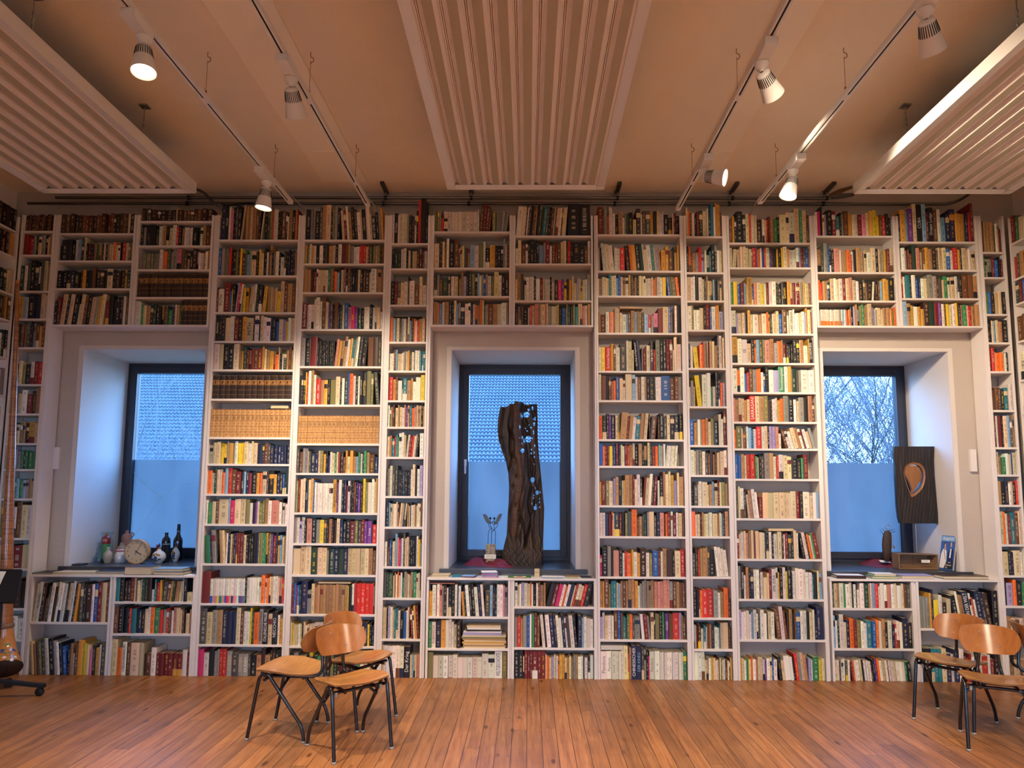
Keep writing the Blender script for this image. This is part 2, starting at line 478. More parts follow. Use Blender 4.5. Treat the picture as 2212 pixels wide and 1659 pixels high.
def text_mesh(body, size, mat, parent, M, name='lettering', fit=None, align='CENTER'):
    cu = bpy.data.curves.new('t', 'FONT'); cu.body = body; cu.size = size; cu.align_x = align; cu.align_y = 'CENTER'
    cu.extrude = 0.0002; cu.resolution_u = 2
    to = bpy.data.objects.new('t', cu); COL.objects.link(to)
    bpy.context.view_layer.update()
    me = bpy.data.meshes.new_from_object(to.evaluated_get(bpy.context.evaluated_depsgraph_get()))
    bpy.data.objects.remove(to); bpy.data.curves.remove(cu)
    if fit and len(me.vertices):
        xs = [v.co.x for v in me.vertices]; w = max(xs) - min(xs)
        if w > fit[0]:
            for v in me.vertices: v.co.x *= fit[0] / w
        ys = [v.co.y for v in me.vertices]; h = max(ys) - min(ys)
        if len(fit) > 1 and h > fit[1]:
            for v in me.vertices: v.co.y *= fit[1] / h
    me.transform(M); me.materials.clear(); me.materials.append(MATS[mat]); me.name = name
    o = bpy.data.objects.new(name, me); COL.objects.link(o); o.parent = parent
    return o
# a frame whose local x = world x, local y = world z (for writing on faces towards -y)
UPRIGHT = Matrix.Rotation(pi / 2, 4, 'X')
SKY = 14.0; REAR = 0.0; EXPO = 0.25
# ------------------------------------------------------------------ the shelves, row by row (top to bottom)
# bay: key, left edge points, right edge points, rows of (height of the board in the photo, usual book height, books)
# book: colour letter, thickness[.height][/ or \ leaning][=ink:title]
BAYS = {
'corner_horn': ([(45, 560), (8, 1000)], [(109, 560), (76, 1000)], [
 (498.5, 15, r'd3 b2 d3/ b3/ R2/ d3/ b2/ d3 b2 d3'), (550, 17.5, r'R4 r5 g3 k2 c3 g3 k2 c2 t3'),
 (628, 24, r'E3 w3.22 G3 k4.26 k3.24 w2 G3.25 c3.26 t2.22'), (688, 21, r'Y4 s3 w2 k6.21 n5 c4.22 w2.20'),
 (750, 20, r'k5 b3 t2 G4.22 k3 g2 b4 Y3.18 b3'), (829.6, 19, r'k4 c3.20 o3.17 k4 w3.19 R4 r3.19'),
 (893, 19, r'c3 t3.17 c3 w4.20 R4 d3 t3.22'), (957, 18, r'w3.20 T2 c3 o2 t2 k3 Y5.18 c2'),
 (1013, 16.5, r'e2 k2 e2 l2 g2 e2 R2 e2 e3 e2 R1'), (1076.7, 16.5, r'e2 l2 g2 e2 s2 e2 l2 g2 t2 c2'),
 (1162, 30, r'o3 b3 Y3 w2 b4 c4.28 w3.28'), (1228, 22, r'c3 w2 k2 R5 c3.20'), (1314, 25, r'b3 c2 R4 d3 k2'),
 (1381, 18, r'O3.18 R4.19 w2.20 w2'), (1453, 16, r'c2 Y3 b2 o2 t3')]),
'clock_top_a': ([(123, 560), (115, 680)], [(285, 560), (276, 680)], [
 (503.5, 17, r'd4 b3 d4 k3 d4 b3 R2 d4 d3 b3 O2 d4 R3 b3 d2 k4 d3 b2 d2 c2.17 d4'),
 (562.5, 15, r'k3 k5.18 k4.18 k3 w3.18 s3.18 k2 c2.20 k2.15 R2 k2 n2 t2 e3.15 t2 k2 w2.15 k2 t2 c2 w2 O2.16 c2 w2 k3.16 r3.16 c2 o2 c2'),
 (622.5, 16, r'k5.15 k4 k4 n4.16 k5 b3 Y3.16 k3 k3 b3.18 k5 d4 k3 c5.17 k3 d4 k2 d3 Y2 E4.16'),
 (701, 26, r'k3.20 R3 c5.26/ k3.25/ c4.27/ k5.26/ w2.18/ c4.27/ b3/ k4.25/ c4.24/ g3/ Y3.25/ c4.27/ R4.20 k4 k3.22 k4 k3 w3.24 G3.27')]),
'clock_top_b': ([(299, 530), (290, 680)], [(457, 530), (444, 680)], [
 (477, 11, r'd3 G2\ G2\ d4 d3 d4 d5 d3 c1.13 d4 b3 b3 b3 d3 b3 d4 d4'),
 (530, 17.5, r'k3.18 g2 n3 k2 k5 E3.15 w3.17 c2 t2 k3 c3 w4.18 r2 k3 t3 w2.16 w2.16 w2.16 w2.16 k5 E2 w3.16 t3 b3 t2'),
 (581.5, 16, r'g2.14 g2.14 o2.14 g2.14 o2.14 g2.14 o2.14 g2.14 g2.14 w3.17 O4.16 G3.18 c2 g4.17 p4.18 b3.17 G2 t2 k3 d3.18 c2 w2 w2 c2 w2 t2'),
 (641.5, 20, r'L4 L6 L4 L4 L6 L6 L6 L5 L6 L6 L6 L6'),
 (701, 17, r'w5.20 e2 c3.17 t4 k3 E3 d3 k2 Y2.17 b3 G2 e4.13 k2 w2 t3.17 e2.17 L5.21 L5.21 L5.21 L5.21 L5.21')]),
'clock_low_a': ([(65, 1344)], [(232, 1344)], [
 (1344, 33, r'c3.33/ w4.34=k:MILNDING/ d4.33/ t3.20/ G3.30/ w4.33/ d3.30/ w3.34=k:SWINDERT/ w3.33/ w4.33/ k2/ c4.33/ w3.35/ k2/ Y3.33/ G4.33 k3.32 d6.32 w3.32 B4.33 R5.34 c5.34 b3.30'),
 (1452, 28, r'c3.29\ t3.26\ G3\ o3.28\ G4.30\ w4.31\8 k5.31\8 g3.29\8 w3.28\8 k3.27\8 B4.24\8 k3.24 t3 w2.18 b4.26 Y5.30 y4.27 c3.26 p4.22 k3 Y4.23 w2 G5.26')]),
'clock_low_b': ([(247, 1300)], [(415, 1300)], [
 (1300, 19.5, r'T4.20 k4 d3 d4.18 R4.20 c2.20 k1 c3 w2.19 E3.21 E3.20 d4.21 w3.10 T2.19 r4.16 Y2 G4.18/ b3.18/ Y3.18/ E2/ t4.19/ c3.20/ w2 k3.21 c6.8'),
 (1369, 22, r'b4.22 k5.23 k4.22 k2 r2 T5.21 k2 n3.20 k3 c3 w3.22 O4.22 e5.22 r3.20 g3.20 r3.21 b2 w2 P3.22 c4.22 c2 b2 k2 c3.17 t2'),
 (1456, 20, r'c5.31 O4.24 w4.29=k:CREAVADARIUM b4.28 c7.28 c4.28 d2 b5.19 w4.24 R3.19 R4.19 R4.19 R4.19 R4.19 R5.19 w4.22 R2')]),
'tall_clock': ([(469, 560), (427, 1450)], [(640, 570), (608, 1450)], [
 (517.5, 29, r'G1.29 n4.29 k3.29=w:STILLER w2.28 p3.26 k2.28 G3.29 k3.29 c2.30/ t3.29 t2.28 c2.28 t4.30 b3.28 k2.30 w1.29/ k3.29 G2.30 o3.27 r1.25 w4.26 k2.24 k2.25 b4.25 d2.24 w1.20 t4.26 k3.26=w:Werner_Bockel O2.25 R1.26'),
 (594.7, 22, r'B3.23 g3.24 o2.22 g2.23 t1 r2.24 k2.22 k3.22 o2 d2 y2.23 R4.19 e1 s3.18 g2 c5.21 k3.20 y2 c3.19 k1.22 k2.23 w2.20 d1.24 t2.26 k2 g2 w3.21 k2 w4.16 E2.21 k2.20 n2.22 k3.21 n2 t2.20'),
 (674, 24, r'R2.21 w6.20=k:PUTH R7.25 B2.18 y1.20 k3.24 l2.25/ r3.25/ w2.24/ y3.21 Y3.21 c4.22/ w3.24=r:DAS_MANSCH/ k2.24 k4.24 Y4.22/ t3.22 c3.22 t2.20 c3.21 y4.18 c4.27 b4.26 t5.25 b4.25'),
 (736.5, 22, r'k3.22=w:Rheinhaus k3.21 k3.22 c5.20 w4.21 R4.20 k3.20 Y4.21 c6.20=k:MITH d1 w5.22 k1 c3.22 w3.21 w4.20 n2.19 k3.19 B3.17 c4.19 l3.18 y2.17 w3.20 c3.20'),
 (798, 20, r'w5.22 c4.22 k5.21 k5.21 c5.22 t2.16 Y2.16 E3.20 R2.17 t3.17 R3.18 b4.18 R4.18 Y2 c2.18 t3.17 Y2.16 Y2.16 t2.16 O3.13 c1 k2.14 w2.14 E3.16 t2.17 b2.20 o2.17'),
 (861.5, 20, r'L6 L5 L5 L6 L7 L6 L5 L6 L5 L7 L6 L6'),
 (944.5, 23, r'V4 V5 V4 V6 V2 V5 V4 V5 V5 V4 V4 V3 V4 V3 V5 V5 V5 V3 V3'),
 (1002, 19, r'g4.16 c3.18 c4.19 y3.18 y4.17 g2.19 Y4.18 o2 w3.19 y3.18 y2.18 Y2.18 c4.19 w4.18 c2 c4.18 n5.17 n2 b4.18 G2.17 n3.16 n4.16 n3.16 n3.16 n3.16 n3.16'),
 (1067, 21, r'O4.20 c3.18 E2.22 c3.21 w2.21 O3.18 s3.22 r4.22 b4.21 R5.19 d3.19 s2.19 n3.20 R3.18 k5.19 Y3.18 O3.18 c4.19 d2 k5.20 Y3.17 n3.18 k3.18 B2.17 n2.18 E2.20'),
 (1132, 21.5, r'w2.20 e3.18 c4.19 b3.21 c10.21 s2.22 m4.20 c6.21 c5.21 o4.21 w3.18 k2.18 v2.19 c2 o3.18 o2.20 t4.22 w3.20 P7.20 w3.19 k1 w2.18 w2.17'),
 (1217.7, 27, r'e6.24\ n2.27\ g5.29\ k1 t3.29\ c3.28\ w2.26 k3.27 c2.25 b2.24 n3.26 R2.26 R3.26 R3.26 k1 c3.24 k3 k3 k3 k3.26 n3 o2 o3 e2.26 e2.26 Y2.26 b2 o2.25 v2.25 n1 R3.24 n2 Y2.24 s3.24 c2.23 t2.24'),
 (1303.8, 23, r'R8.27 W3 W2 W3 W2 W3 W2 W2 W3 W2 W2 W3 W2 W2 W3 W2 k2.23 w3 w2 w3 w2 w3 w2 O4.24 w2 O2 c2 c2 w2 w3 c2 P3 r2'),
 (1392.4, 29, r'G6.30 c6.27 g5.29 t5.29 n4.28 n5.28 n4.28 c4.31 b3.28 w3.28 w3.28 y2.31 E2.28 O5.27 g4.30=k:MERVEILLES_D’ITALIE k5.29=w:ITALIENISCHE_MALER c4.26 k5.28=w:NECCHIO w2.25 Y3.22'),
 (1457, 22, r'm4.23 w4.20 k4.23 g2 g2.23 r3.23 r3.23 g4.21=c:DUDEN G5.19 g4.19=c:DUDEN g4.19=w:DUDEN G2.19 k4.18 t4.18 d3.23 t4.18 d2 d2 k3 k2')]),
'tall_chairs': ([(654, 545), (626.6, 1430)], [(827, 545), (809, 1430)], [
 (517.5, 26, r'k5.26 g2 g3.25 k5.25 G3.28 t4.29 c5.30 k2 o2.28 g3.29 k3.27 c3.25\ R3.25\ w2.29\ t3.24\ k3.28\ d3.26\ w4.24\ c2\ k4.26=c:Hallensiefe\ w1.31\ w3.30\ c2.22\ k4.20=w:KRET_LITER_UBEL\ k3\ g3.29\ Y2.27\ '),
 (569, 16.5, r'Y2 g3 w2 Y2 w3 k3 w4 k2 G2 d2 t4 c3 k3 w4.17 R4 b3 t2 g4 w3 w3 r2 r2 r3 c2 b2 o2 E2 o2 c2 o3 d2 b2'),
 (631, 20.5, r't5 t3 k3 R4.18 w2.20 c3 c3 c2 w3 e3.21 t3 b2 O3.18 s3.17 k2 c2 g2 R2 d2 b3.21 k2 k3.20=w:Theodor k4.20 c3.19 k3 b2 d5.18 c2.17 w6.20=k:DE_WELT_DES_MAYAS t2 t4 t2'),
 (710.6, 22, r'R5.22=w:Emilio_Wolfmandt w2 w3 w3 c2.26 w4.27 w3.24 b4.27 c3.23 v2 G3.22 k2 b4.23 n2.18 E3.21 c2 B4.22 p4.19=k:Lenny_Lebrandt m4.20=y:PEPP v3.19 E4.18 k3.18 w6.19 k3.21 w3.19 c2 c4.19 w2.15'),
 (791, 25, r'g5.24 k6.24 R8.25 k2.22 k2.22 k2.22 k2.22 k2.22 k2.22 k2.22 k2.22 k2.22 k2.22 P3.23/ Y3.22/ t3.22/ t3.26/ w3.23/ Y3/ T3/ g2/ w3.25/ k4.25/ k5.24/ b6.25 d6.25 G3.24'),
 (874, 27, r'k2.25 k2.25 k3.25 y1 r2.27 w3.29 t3.29 w3 r5.22 t4.21 Y4.21 k3.22 o6.21 c5.24 k2.20 w3.23 E4.23 B2 O4.27 w3.25 k3.26 w2 k3.28=w:TUTANCHAMUN k5.27=y:ÄGYPTEN o5.29 o3 G4.28\ '),
 (958, 23, r'V2 V3 V3 V2 V3 V4 V4 V3 V3 V4 V3 V4 V3 V4 V3 V3 V4 V3 V3 V4 V3 V3 V3'),
 (1022, 19, r'G2.21 b3.18 g3.21 g3.21 c1 G2 n5.17 n3 c2.19 o3.19 Y3.16 k2 n2.15 w2.18 c3.17 e2.17 c2 R2 d3 b2.14 Y2 c3.14 Y3 t3.14 s2.14 e2.18 w2.17 k2 e3.19 t3.18 b5.16 n4.14'),
 (1107.6, 28, r'o3.27 R3.28 c3.28 c3.29 k4.27=w:Picasso c3.28 Y3.29 B2.28 w2.26 w2 w2 w3 w2 w2 w3 w2 w2 w3 Y4.28=k:Das_große_neue_Buch d1 v2 w4.28 k3 n3 R2.23 w3.27 k2 k3 R2 n3 v3.25 k3 y3.29 o3 w5.26 w3 c2 Y2.29'),
 (1174, 21, r'g2.22 w3.22 l2 w3.22 k2 P6.21 k4.21 g4.20 y4.20 G3.20 k2 t3.21 k2 d3 c3.21 n3 k3 k4.20 R5.19 o3 G3 R3 v3.19 v4.19=w:Linux k1 r4.16'),
 (1241.8, 22.5, r'c7.22 c5.24 c6.24 E6.23 c1 c4.23 c4.23 g2.21 E5.22 n4.22 E5.22 n4.22 c4 c4 c4 c4 c4 t4 b3'),
 (1327, 26, r'R2.25 B2.26 R1 B2 E2 n6.28 g4.20 c3.26 t2.23 t3.25 t3.25 t3.25 t3.25 t3.25 t3.25 t3.25 t3.25 t3.25 t3.25 y1 k3.24 w2.26 r2.27 r4.26 r4.26 r4.26 r4.26 g1'),
 (1396, 19.5, r'c2 y1 c2 c2 w2 c2 k1 c2 w2 c2 w2 c3 w8.20 b3.20 O4.18 c3 t4 b4 R3 Y3 k3 c3 b3 Y3.20 n3 n3 y2 k2 n2'),
 (1462, 20, r'k4 g4 k3 Y4 k3 y3 k4 e3 g3 G3 k3 o3 E3 d4 R4 b4 Y3 B4 e3 w3 c3 w3 t3')]),
'slim_winged': ([(842.5, 555), (826.6, 1440)], [(922, 555), (907.6, 1440)], [
 (525, 25, r'w2.24 k4.26=w:De_Kuyn w2.24 c3 w3.25 c3 g2 k3.24 k3 w2 k2.28 r3.37 k6.38 k2.28'),
 (579.5, 17.5, r'k3 E3 E4 w3.17 w3 k2 c3 k2 c3.15 c2 b3.15 d4 R2.16 w3.15'),
 (658, 21, r'k3.20 R3 G3.20 c3 w4.20 k1.24 w5.21 b5.17 c3.24 w4.17'),
 (738, 20, r'O3.21 s3.20 n1 c3.20 G2 g2 w3.20 b2 c2 s2 k2.22 O2.20 w2 r2 Y3.20 c3 R1'),
 (800.5, 16.5, r'w2.15 w3.15 b2.18 s2.18 c3 c2 w2 g2 c3 Y2 G2 w3 k1 w3 w2 T2 T2 T2'),
 (864.6, 20, r'r4.20 Y3.18 b2.20 w4.17 c1.10 T4.19 t4.17 Y2 w3.16 w5.20 y4.22'),
 (921.8, 18, r'w2 e2 O2 d3.19 c4 t2 c3 w3 P2 v3 t2 T3 O3 P3 c2 t3 w1 k3.20 Y1'),
 (987, 19, r'c3 t3 T4.16 r2 T2 e2 w4.20 w3.21 c3 w3/ R3/ r3/ w2/ c2/ k3/ w5.20'),
 (1071.6, 24, r'G2.23 g2 w3.26 G3.26 G3.26 k2.22 k2.22 k2.22 k2.22 k2.22 k2.22 k2.22 k2.22 w2 c3.27 k2.26 w3 l4.26'),
 (1138, 20, r'n5.22 s2.20 c2 c2 c2 w2 c2 t2 c3/ c2/ k2/ c2/ t2 c2 k2 w3 c2 t2 c2 w3.20 c2 b2.21'),
 (1224, 24, r'w3.21 b4.16 B3 k2 c4.21 s4.28 P2 m3 l2 w2 G3.28 c2 c4.25 k3.25 k3.25 k3.25 k3.25 w3.26 y3.23 g2.20'),
 (1291.6, 21.5, r'G4.22 E2 E7.21=o:Der_Spatlboden c2.19 t2 w2.20 O2.22 c2 w3.21 e3.17 g3 t2 c2 g2 t2 g2 e4.22 w2 c3 R1'),
 (1380.5, 26, r'c3.27 c2 k2 l3.28 w3 c2 T3.25 T3.25 w3.24 k4.24=c:Profitlars B4.23 w2 c2.27 R3.25\ w2\ Y3.28\ R3.27\ '),
 (1467, 24, r'c2.28 w5.27 w5.27 w5.27 w5.27 w5.27 k7.26=w:Der_Krieg c2.19 s2.19 c2.19 c2.19 P3.19')]),
'trunk_top_a': ([(936, 600), (935, 690)], [(1100, 600), (1099, 690)], [
 (499.7, 19, r'o3.18 o2 g2.19 r3.12 Q4 Q4 Q4 Q4 Q4 Q4 Q4 Q4 Q4 w2.19 b3.23/ R3.23/ b3.22/ R2/ o4.19 g2/ g2/ g2/ g2/ g2/ g2.18/'),
 (578, 20, r'c4.21 n1.20 d2.26 c2.22 t2 w2.25 k5.24 b4.24 k1 c2.18 c2 G3.17 t2 s4.20 w4.19 o4.21 w2.22 k4.17 Y5.20 k2 k3 k2 g2.25 w1 b2'),
 (639, 19, r'd2 k1 g2 b3.15 E5.15 c2.17 k1 w3.17 c4.17 k1 c2.15 t2.20 l3.17 k2.21 E3.20 o3.19 k2 s2 w2 g2.18 B2.17 g2 w3.17 o3.17 c4.21 w3.18 k3.18 d3.19'),
 (701.5, 19, r't4.20 O1 s3.18 w2 t4.20 k3 k2 c2.21 s2 g2.19 k4.18 w3.18 w2 k2 w2.18 O2.17 t2 O2.22 c2.21 k1 s1 t2 b4.18 t4.18 c2 w2 w4.19 g2')]),
'trunk_top_b': ([(1113, 600), (1112, 690)], [(1277, 600), (1277, 690)], [
 (508.6, 25, r'w4.25/ c3.25/ k1/ w1/ G2/ k2/ b2/ t1/ k2/ G2/ E2/ T2/ G2/ k2/ b2/ c1/ G1/ c2/ w2/ b1/ c2.24/ c1/ k9.26 k9.26'),
 (569, 19, r'w2.13 c3.20 b4.17 w2.17 k2 k4.20 n2 k2.19 s4.16 g2.18 R4.20 w2.15 b3.17 R2 b3.18 c2 c3.20 k1 r3.19 k2 k6.18 k4 b3.15 w2'),
 (648.6, 20, r'c2.18 t3.24 G3.23 k1 w2.20 w3.20 w3.20 w2.20 k2 w4.18 R3.20 c2 w2 w3 k2 w3.16 d3.18 m4.17 v2 y3.16 k2.18 Y3 c2 c3.15 l2.19 c2 y2.13 w3.18 w2 g3.22'),
 (701.5, 18, r'k3.18 g1 R2 G2.16 k4.15 w2.15 r2 c3.17 P4.18 t2 c4.18 O1 w2 g3.17 c4.16 w2 y1 k3.15 B4.15 o2 E2 k3 o2 T3.16 c2 c2 P3.17 w2 t3.18')]),
'trunk_low_a': ([(925, 1330)], [(1097, 1330)], [
 (1332, 27, r'Y4.21 w4.27 r1 w3.27 P3.27 g2 d3.26 w2 k4.25 k4.27 w3.27 k1.27 w3 Y3.21\ k2\ w4.27\ k3.27\ k3.27\ w4.25\ n4.27\ w3.27\ G6.21 s3.27 k3.25 n2 w3.27 w4.27 p2.26 g3.25'),
 (1401, 23, r'e3.22 w4.22=r:KUBANISCH n5.22 Y4.24 w3.24 w3.25 w2 c3.20 d4.22 _44'),
 (1466, 19, r'o4.22 w4.19 w4 w4 w4 w4.20 w4 w4 w4 w4 w4 w5.21 w5.20 w6.24=n:WELTGESCHICHTE o4.23')]),
'trunk_low_b': ([(1111, 1310)], [(1283, 1310)], [
 (1310.6, 20, r'w3.20 c2 w2 l3 w4.20 c3.19 O1 w2.19 k3.18 w2 b2 t4.18 t2 k5.20/14 R4.20/14 m4.20/14 w3.19/16 O2/16 w3.19/16 n4.20/16 c2/16 r2/16 w3.20/14 c3/14 r3.20/14 k5.20/8'),
 (1399.5, 28, r'g3.25 r4.25 t2.24 g4.26 B3.27 w2.28 e3.28 R3.28 b3 w3.28\ k2\ w4.28\ n4.28\ n3\ w3.27\ w3.25\ n3\ w2\ G3.25\ w4.27\ k3.28\ n4.27 s2 w3.26 w4.25 w3.24'),
 (1467.6, 20, r'k4.24 k4.24 c1 R3.24 R2.24 R2.24 R5.24 R3.24 R4.24 c1 O2.19 c2 l2 c2 w2 O1 Y3 Y2 c2 Y2 c2 o2 g2 t2 w3.19 w2 k1 w3 k2 w3.20')]),
'tall_trunk': ([(1290, 545), (1298.7, 1440)], [(1469, 545), (1486, 1440)], [
 (506, 20, r'R5.24 k1 g3.24 r2.17 w3.23 w3.18 k3.17 t4.20 w2.15 g2 E2 k4.19 c3.13 d4.22 w2.18 b3 G5.20 Y3.19 k3.20 c3 w2 w2.20 k4.17 k4.15 w1 R2 k3.16'),
 (584.5, 22, r'w2.20 k1 w3.24\ w2.23\ c2\ w4.22\ w3.20 w3.19 r5.20 k4.22\ O2.23\ Y4.22\ k4.23\ E3.23\ w1.23\ c3.18\ w4.22\ T3.22\ c2\ l2\ t2.20\ Y4.18 Y3 b4.17 k2 Y3.16 Y2'),
 (638.5, 17, r'w1 t3.15 w3.16 c2 c2.15 T3.18 c3 w2 s2.15 B3.18 c2 t3.16 w3.16 Y2 k1 G2.17 R2.14 t2 k2.17 c3.17 c2 w2 c2.15 w4 c2.16 O2.14 t2 w4.16 w2 y4.16 B3.18\ o2\ o2\ o2\ O3.18\ '),
 (718.7, 19, r't2.18 b4.16 w3.18 O4.18 t5.21 c2.17 w3.16 s2.16 b2.17 t3 s2.18 t2 o2 b2 s4.16 r2.16 g2.15 p4.17 R4.21 c5.22 B2.23 t1 k2 w2.23 k3.24'),
 (801, 20, r'w2.20 y4.20 r5.20=w:Das_Karmann_Manuskript Y3.23 b2.22 w4.20 G6.23 w2.26 c3.25 c2.18 k3.27=w:Die_Welt_im_Puppenspiel\ n3.26\ g1 R3.19 c4.22 k3.25=w:THE_CELTS r2 g4.26 k3.27 k3.27 R3.27 R3.27 w1 c3.29 w4.23=O:UNVERGESSENES'),
 (864.5, 21.5, r'w2.22 b4.21 n2 b2 t2.16 O2.17 B3.20 c3.19 w2.17 c5.22 s3.22 w2.20 b3.19 w3.20 t2 n2 k4.20 G1 w3.20 w2.20 B7.21 b4.19 b3.20 g3.20'),
 (949, 21, r'O3.20 k4.20 d2 v2.21 k4.21 c2 o2 t6.23/ R2/ t3.20/ w3.19/ T4.20/ t4.22/ c3.22/ k1 b5.20/ d2.19 k4.22 G3.19 c3.21 k4.21 k4.21 k3.22'),
 (1006.6, 18.5, r'B3.19 O2.17 R2 R2.17 y3.17 d1 B2 R2.19 k2 c2 w2.17 R2.19 r2 t3 c2.19 k3 t3.19 k2 t3 c2.20 E2 R3.17 O3.17 s2 c2 w2.19 w2.20/ w2.20/ w2.20/ w2.20/ w2.20/ _6'),
 (1092, 24, r'Y2.20 R4.21=c:TANIZAKI o3.21 c4.21 l2.23 t3.24 k3.25 c2 Y1 t4.26 t3.26 R2.25 c2 w3.26 G2 R2.24/ c3/ w3.27/ E2/ R3.25/ w2 k3.25 t2.29 c3.27 c2.29 Y3.26 l3.21 c2.28 t4.25'),
 (1158.7, 20, r'w2.20 w3.20 n3.19 R3.19 O1 w1 k5.20 R2 k3.20 o2 G4.21 O5.23 b2.16 t3.17 G1 E3.19 g2 c5.21 G2 n3.20 P4.20 d1 O2 R3.20 w2.21 R3.19 w2 c3 b2'),
 (1246, 22, r'm2.18 k5.24 g3.26 k2.25 P5.22 k3.24 w2.20 r2.21 O4.20 Y2 w3.21 Y3 d5.24 w3.20 o3.20 B5.22 R2 w2 t4.24 d5.23 k2.20 c5.22 r4.23'),
 (1314, 23.5, r't2 Y2.23 b4.24 o2.20 T2.23 T3.23 c2 s2.21 t2 b3.23 t2.23 t3 t3 Y3.23 w2.19 g2 g2.23 g2 t2.23 g2 t3 P3 P3 P3.23 P3 P3 g3.23 b3.23 t3 b3 b3'),
 (1382, 22, r'l2.19 w2 c3.20 w3.20 w2 b4.24 B3.24 b2.22 T3.19 R1.18 e2.21 O3.21 G2.20 g5.19 w3.23\ R3.23\ g2\ c3.23 k1 o4.22 k3.23 e2.23 k1 v3.22=w:SOLIDE b4.22 r6.23 l2.23 t1 b3.19'),
 (1469.6, 25, r'w5.24=g:Pandora w4.24=g:Pandora w4.24 w2.24 w2.24 w2.25 c4.29 r1 t2.27 n4.29=w:CHINESISCHER n4.29=s:DER_KRIEG G2.27 g2 k2.26 m1.20 w4.24=g:Pandora w4.24 w2 w2 w2 w2 w3 w2 w3 w2 w2 e3.24')]),
'slim_middle': ([(1481.5, 560), (1502, 1440)], [(1560, 560), (1585.6, 1440)], [
 (510, 22, r'c2.25 O2.22 b2.20 w3.20 k2 R3.21 E4.22 c4.22 w2.24 k2 T3.28 w2.25 Y2.28 Y3.27 R1'),
 (588, 19, r'k2.22 O2.22 b2 t3.17 g3 r3.22 l3.16 w2 g3.15 T2 k3.24 G2 w3.19 c2'),
 (649, 20, r'c4.20 w3.20 w2.21 k3.21 w4.20 c2 k2.20 t2 c2.17 t3.17 s2.18 k3.17 G2 c2.17 _1'),
 (712, 19, r'w4.20 o2.21 w3.17 w3.17 c4.19 k2.20 R4.22 B2.19 w4.20 Y3.21 l4.16'),
 (794.7, 23, r'n2.21 w3.19 y5.18\ O4.20 r1 t3.21 b3.22 t3.23 c3.23 t3.19 k2.28 w3.28=k:VERSPIELTER_FASCHISMUS R1 c2.26'),
 (877.5, 22, r'w2.17 g3.22 c2.17 y5.26\ w5.27 w4.28 e2.17 w3.17 k3.29 n2.20 O3.20 l2.20'),
 (961.5, 22, r'B4.22 Y3.19 g1 w3.22 t2 O3.22 t3.23 c3.20 o3.23 k5.21 w3.26 w2 R3.29'),
 (1026, 20, r'w4.21 c2 g3.21 o3.21 w3.20 G3.19 b2 d3.21 t2 b2 c3.19 c4.20 w3.21'),
 (1092.7, 20, r'k3.17 G4.17 c1 w3.21 c5.20 c2 t3 s2.21 c3 R2.22 c2 o4.20 t2'),
 (1158.7, 20, r'O4.21 w2 c3 d2 t2 c2 c3 w2 w2 c2 c3 t2 c2 s1 d3.20 t4.21'),
 (1246, 24, r'G3.20 d3.24 r2 t3.24 t3.24 t2 G2.24 k5.23 w3.25\ w3.25\ w3.24\ w3.23\ _1'),
 (1334.7, 23, r'k3.24 k2 R1 O2.23 r5.24 r5.24 g4.23 w2 t3.22 O4.25 d2.16'),
 (1402.5, 20, r's1.20 c1 R2.20 d3.21 w3.17 T2 w1.19 b3.20 t2 n3.19 w3.18 w2 T1 c3.22 c5.22 d3.18'),
 (1470, 18.5, r'w4.24 w4.24 w4.24 c2 c2 w2 c2 Y2 c2 w2 c2 R1 c2 k1 c2 w2 b2 c2 k1 Y2')]),
'tall_teardrop': ([(1575, 550), (1600.8, 1440)], [(1751, 560), (1785.6, 1440)], [
 (524, 23, r'b3.20 Y2.23 k2.21 k6.27 k3.24 c3.25 r2.25 w3.24 c2 d5.20 w2.20 c2.19 r2.20 R2 t3.20 e3.20 k2 c6.24 c3.26 w5.26 c5.29 e3.28 c4.28 b2'),
 (577.5, 17.5, r'c3.17 c4.18/ c3.16 c3 c3 c3.17 c3 b1 r5.17 B1 O3.16 w2.17 B2.17 r2.17 c4.17 B2.16 R2 k4.16 y2 k3.16 y2.17 c4 t3 w4 w3 w3.17 s2 R3.17 G2 B3.17 b1'),
 (658, 19, r'e3.19 y4.20 B3.18 R4.19 s2 c1 Y5.24=b:RUHMKINDFEHRE B2.16 P3 c4.19 y3.18 w2 R3.19 w3.20 w4.20 k2 k4.17 k5.20=y:Dasein Y3.20 c2 R3.19 R4.18 c2.20 g2 Y2 c4.18 b2'),
 (720.5, 18.5, r'w5.20 l2.17 c4.18 c3 n3 Y3.20 c3 w6.17 t3.16 c5.17 O2 Y2 G2 c4.17 c3 B3.17 b5.21 w3.16 w4.20=k:L’ART_GAULOIS w2.21 w2 w3.18 c2 w4.19 l1 Y2.22 c3.21 R1'),
 (784, 20, r'Y5.22 w4.21 w5.20=k:EE c4.17 k3.20 O2 s3.20 G3.20 o2 P5.20 t4.21 g3.17 O4.19 t2 R3.17 k2.16 k2.16 k2.16 k3 k3 t4.20 w4.15 Y1 k4.20=w:QUADFLIEG'),
 (847, 19.5, r'w4.20 O3.19 w4.21 B2.16 r2.17 b3.20 g3.19 O2 O2.20 w2.17 B2.16 k3.22 w4.19 l4.19 e5.22=w:Personalmanagement w3.22 Y3.22 E4.20 G2 g2 w6.19 w5.19'),
 (911, 20, r'P2.20 t3 c3.20 c3 Y2 c3.19 r5.22=w:SARRASANI c4.22 t4.22 o4.22 d3.18 k1 w3.19 w2.20 Y3 O3.20 g5.22 k5.21 w3.19 c2 g5.21 k4.21 t4.22 b3.17'),
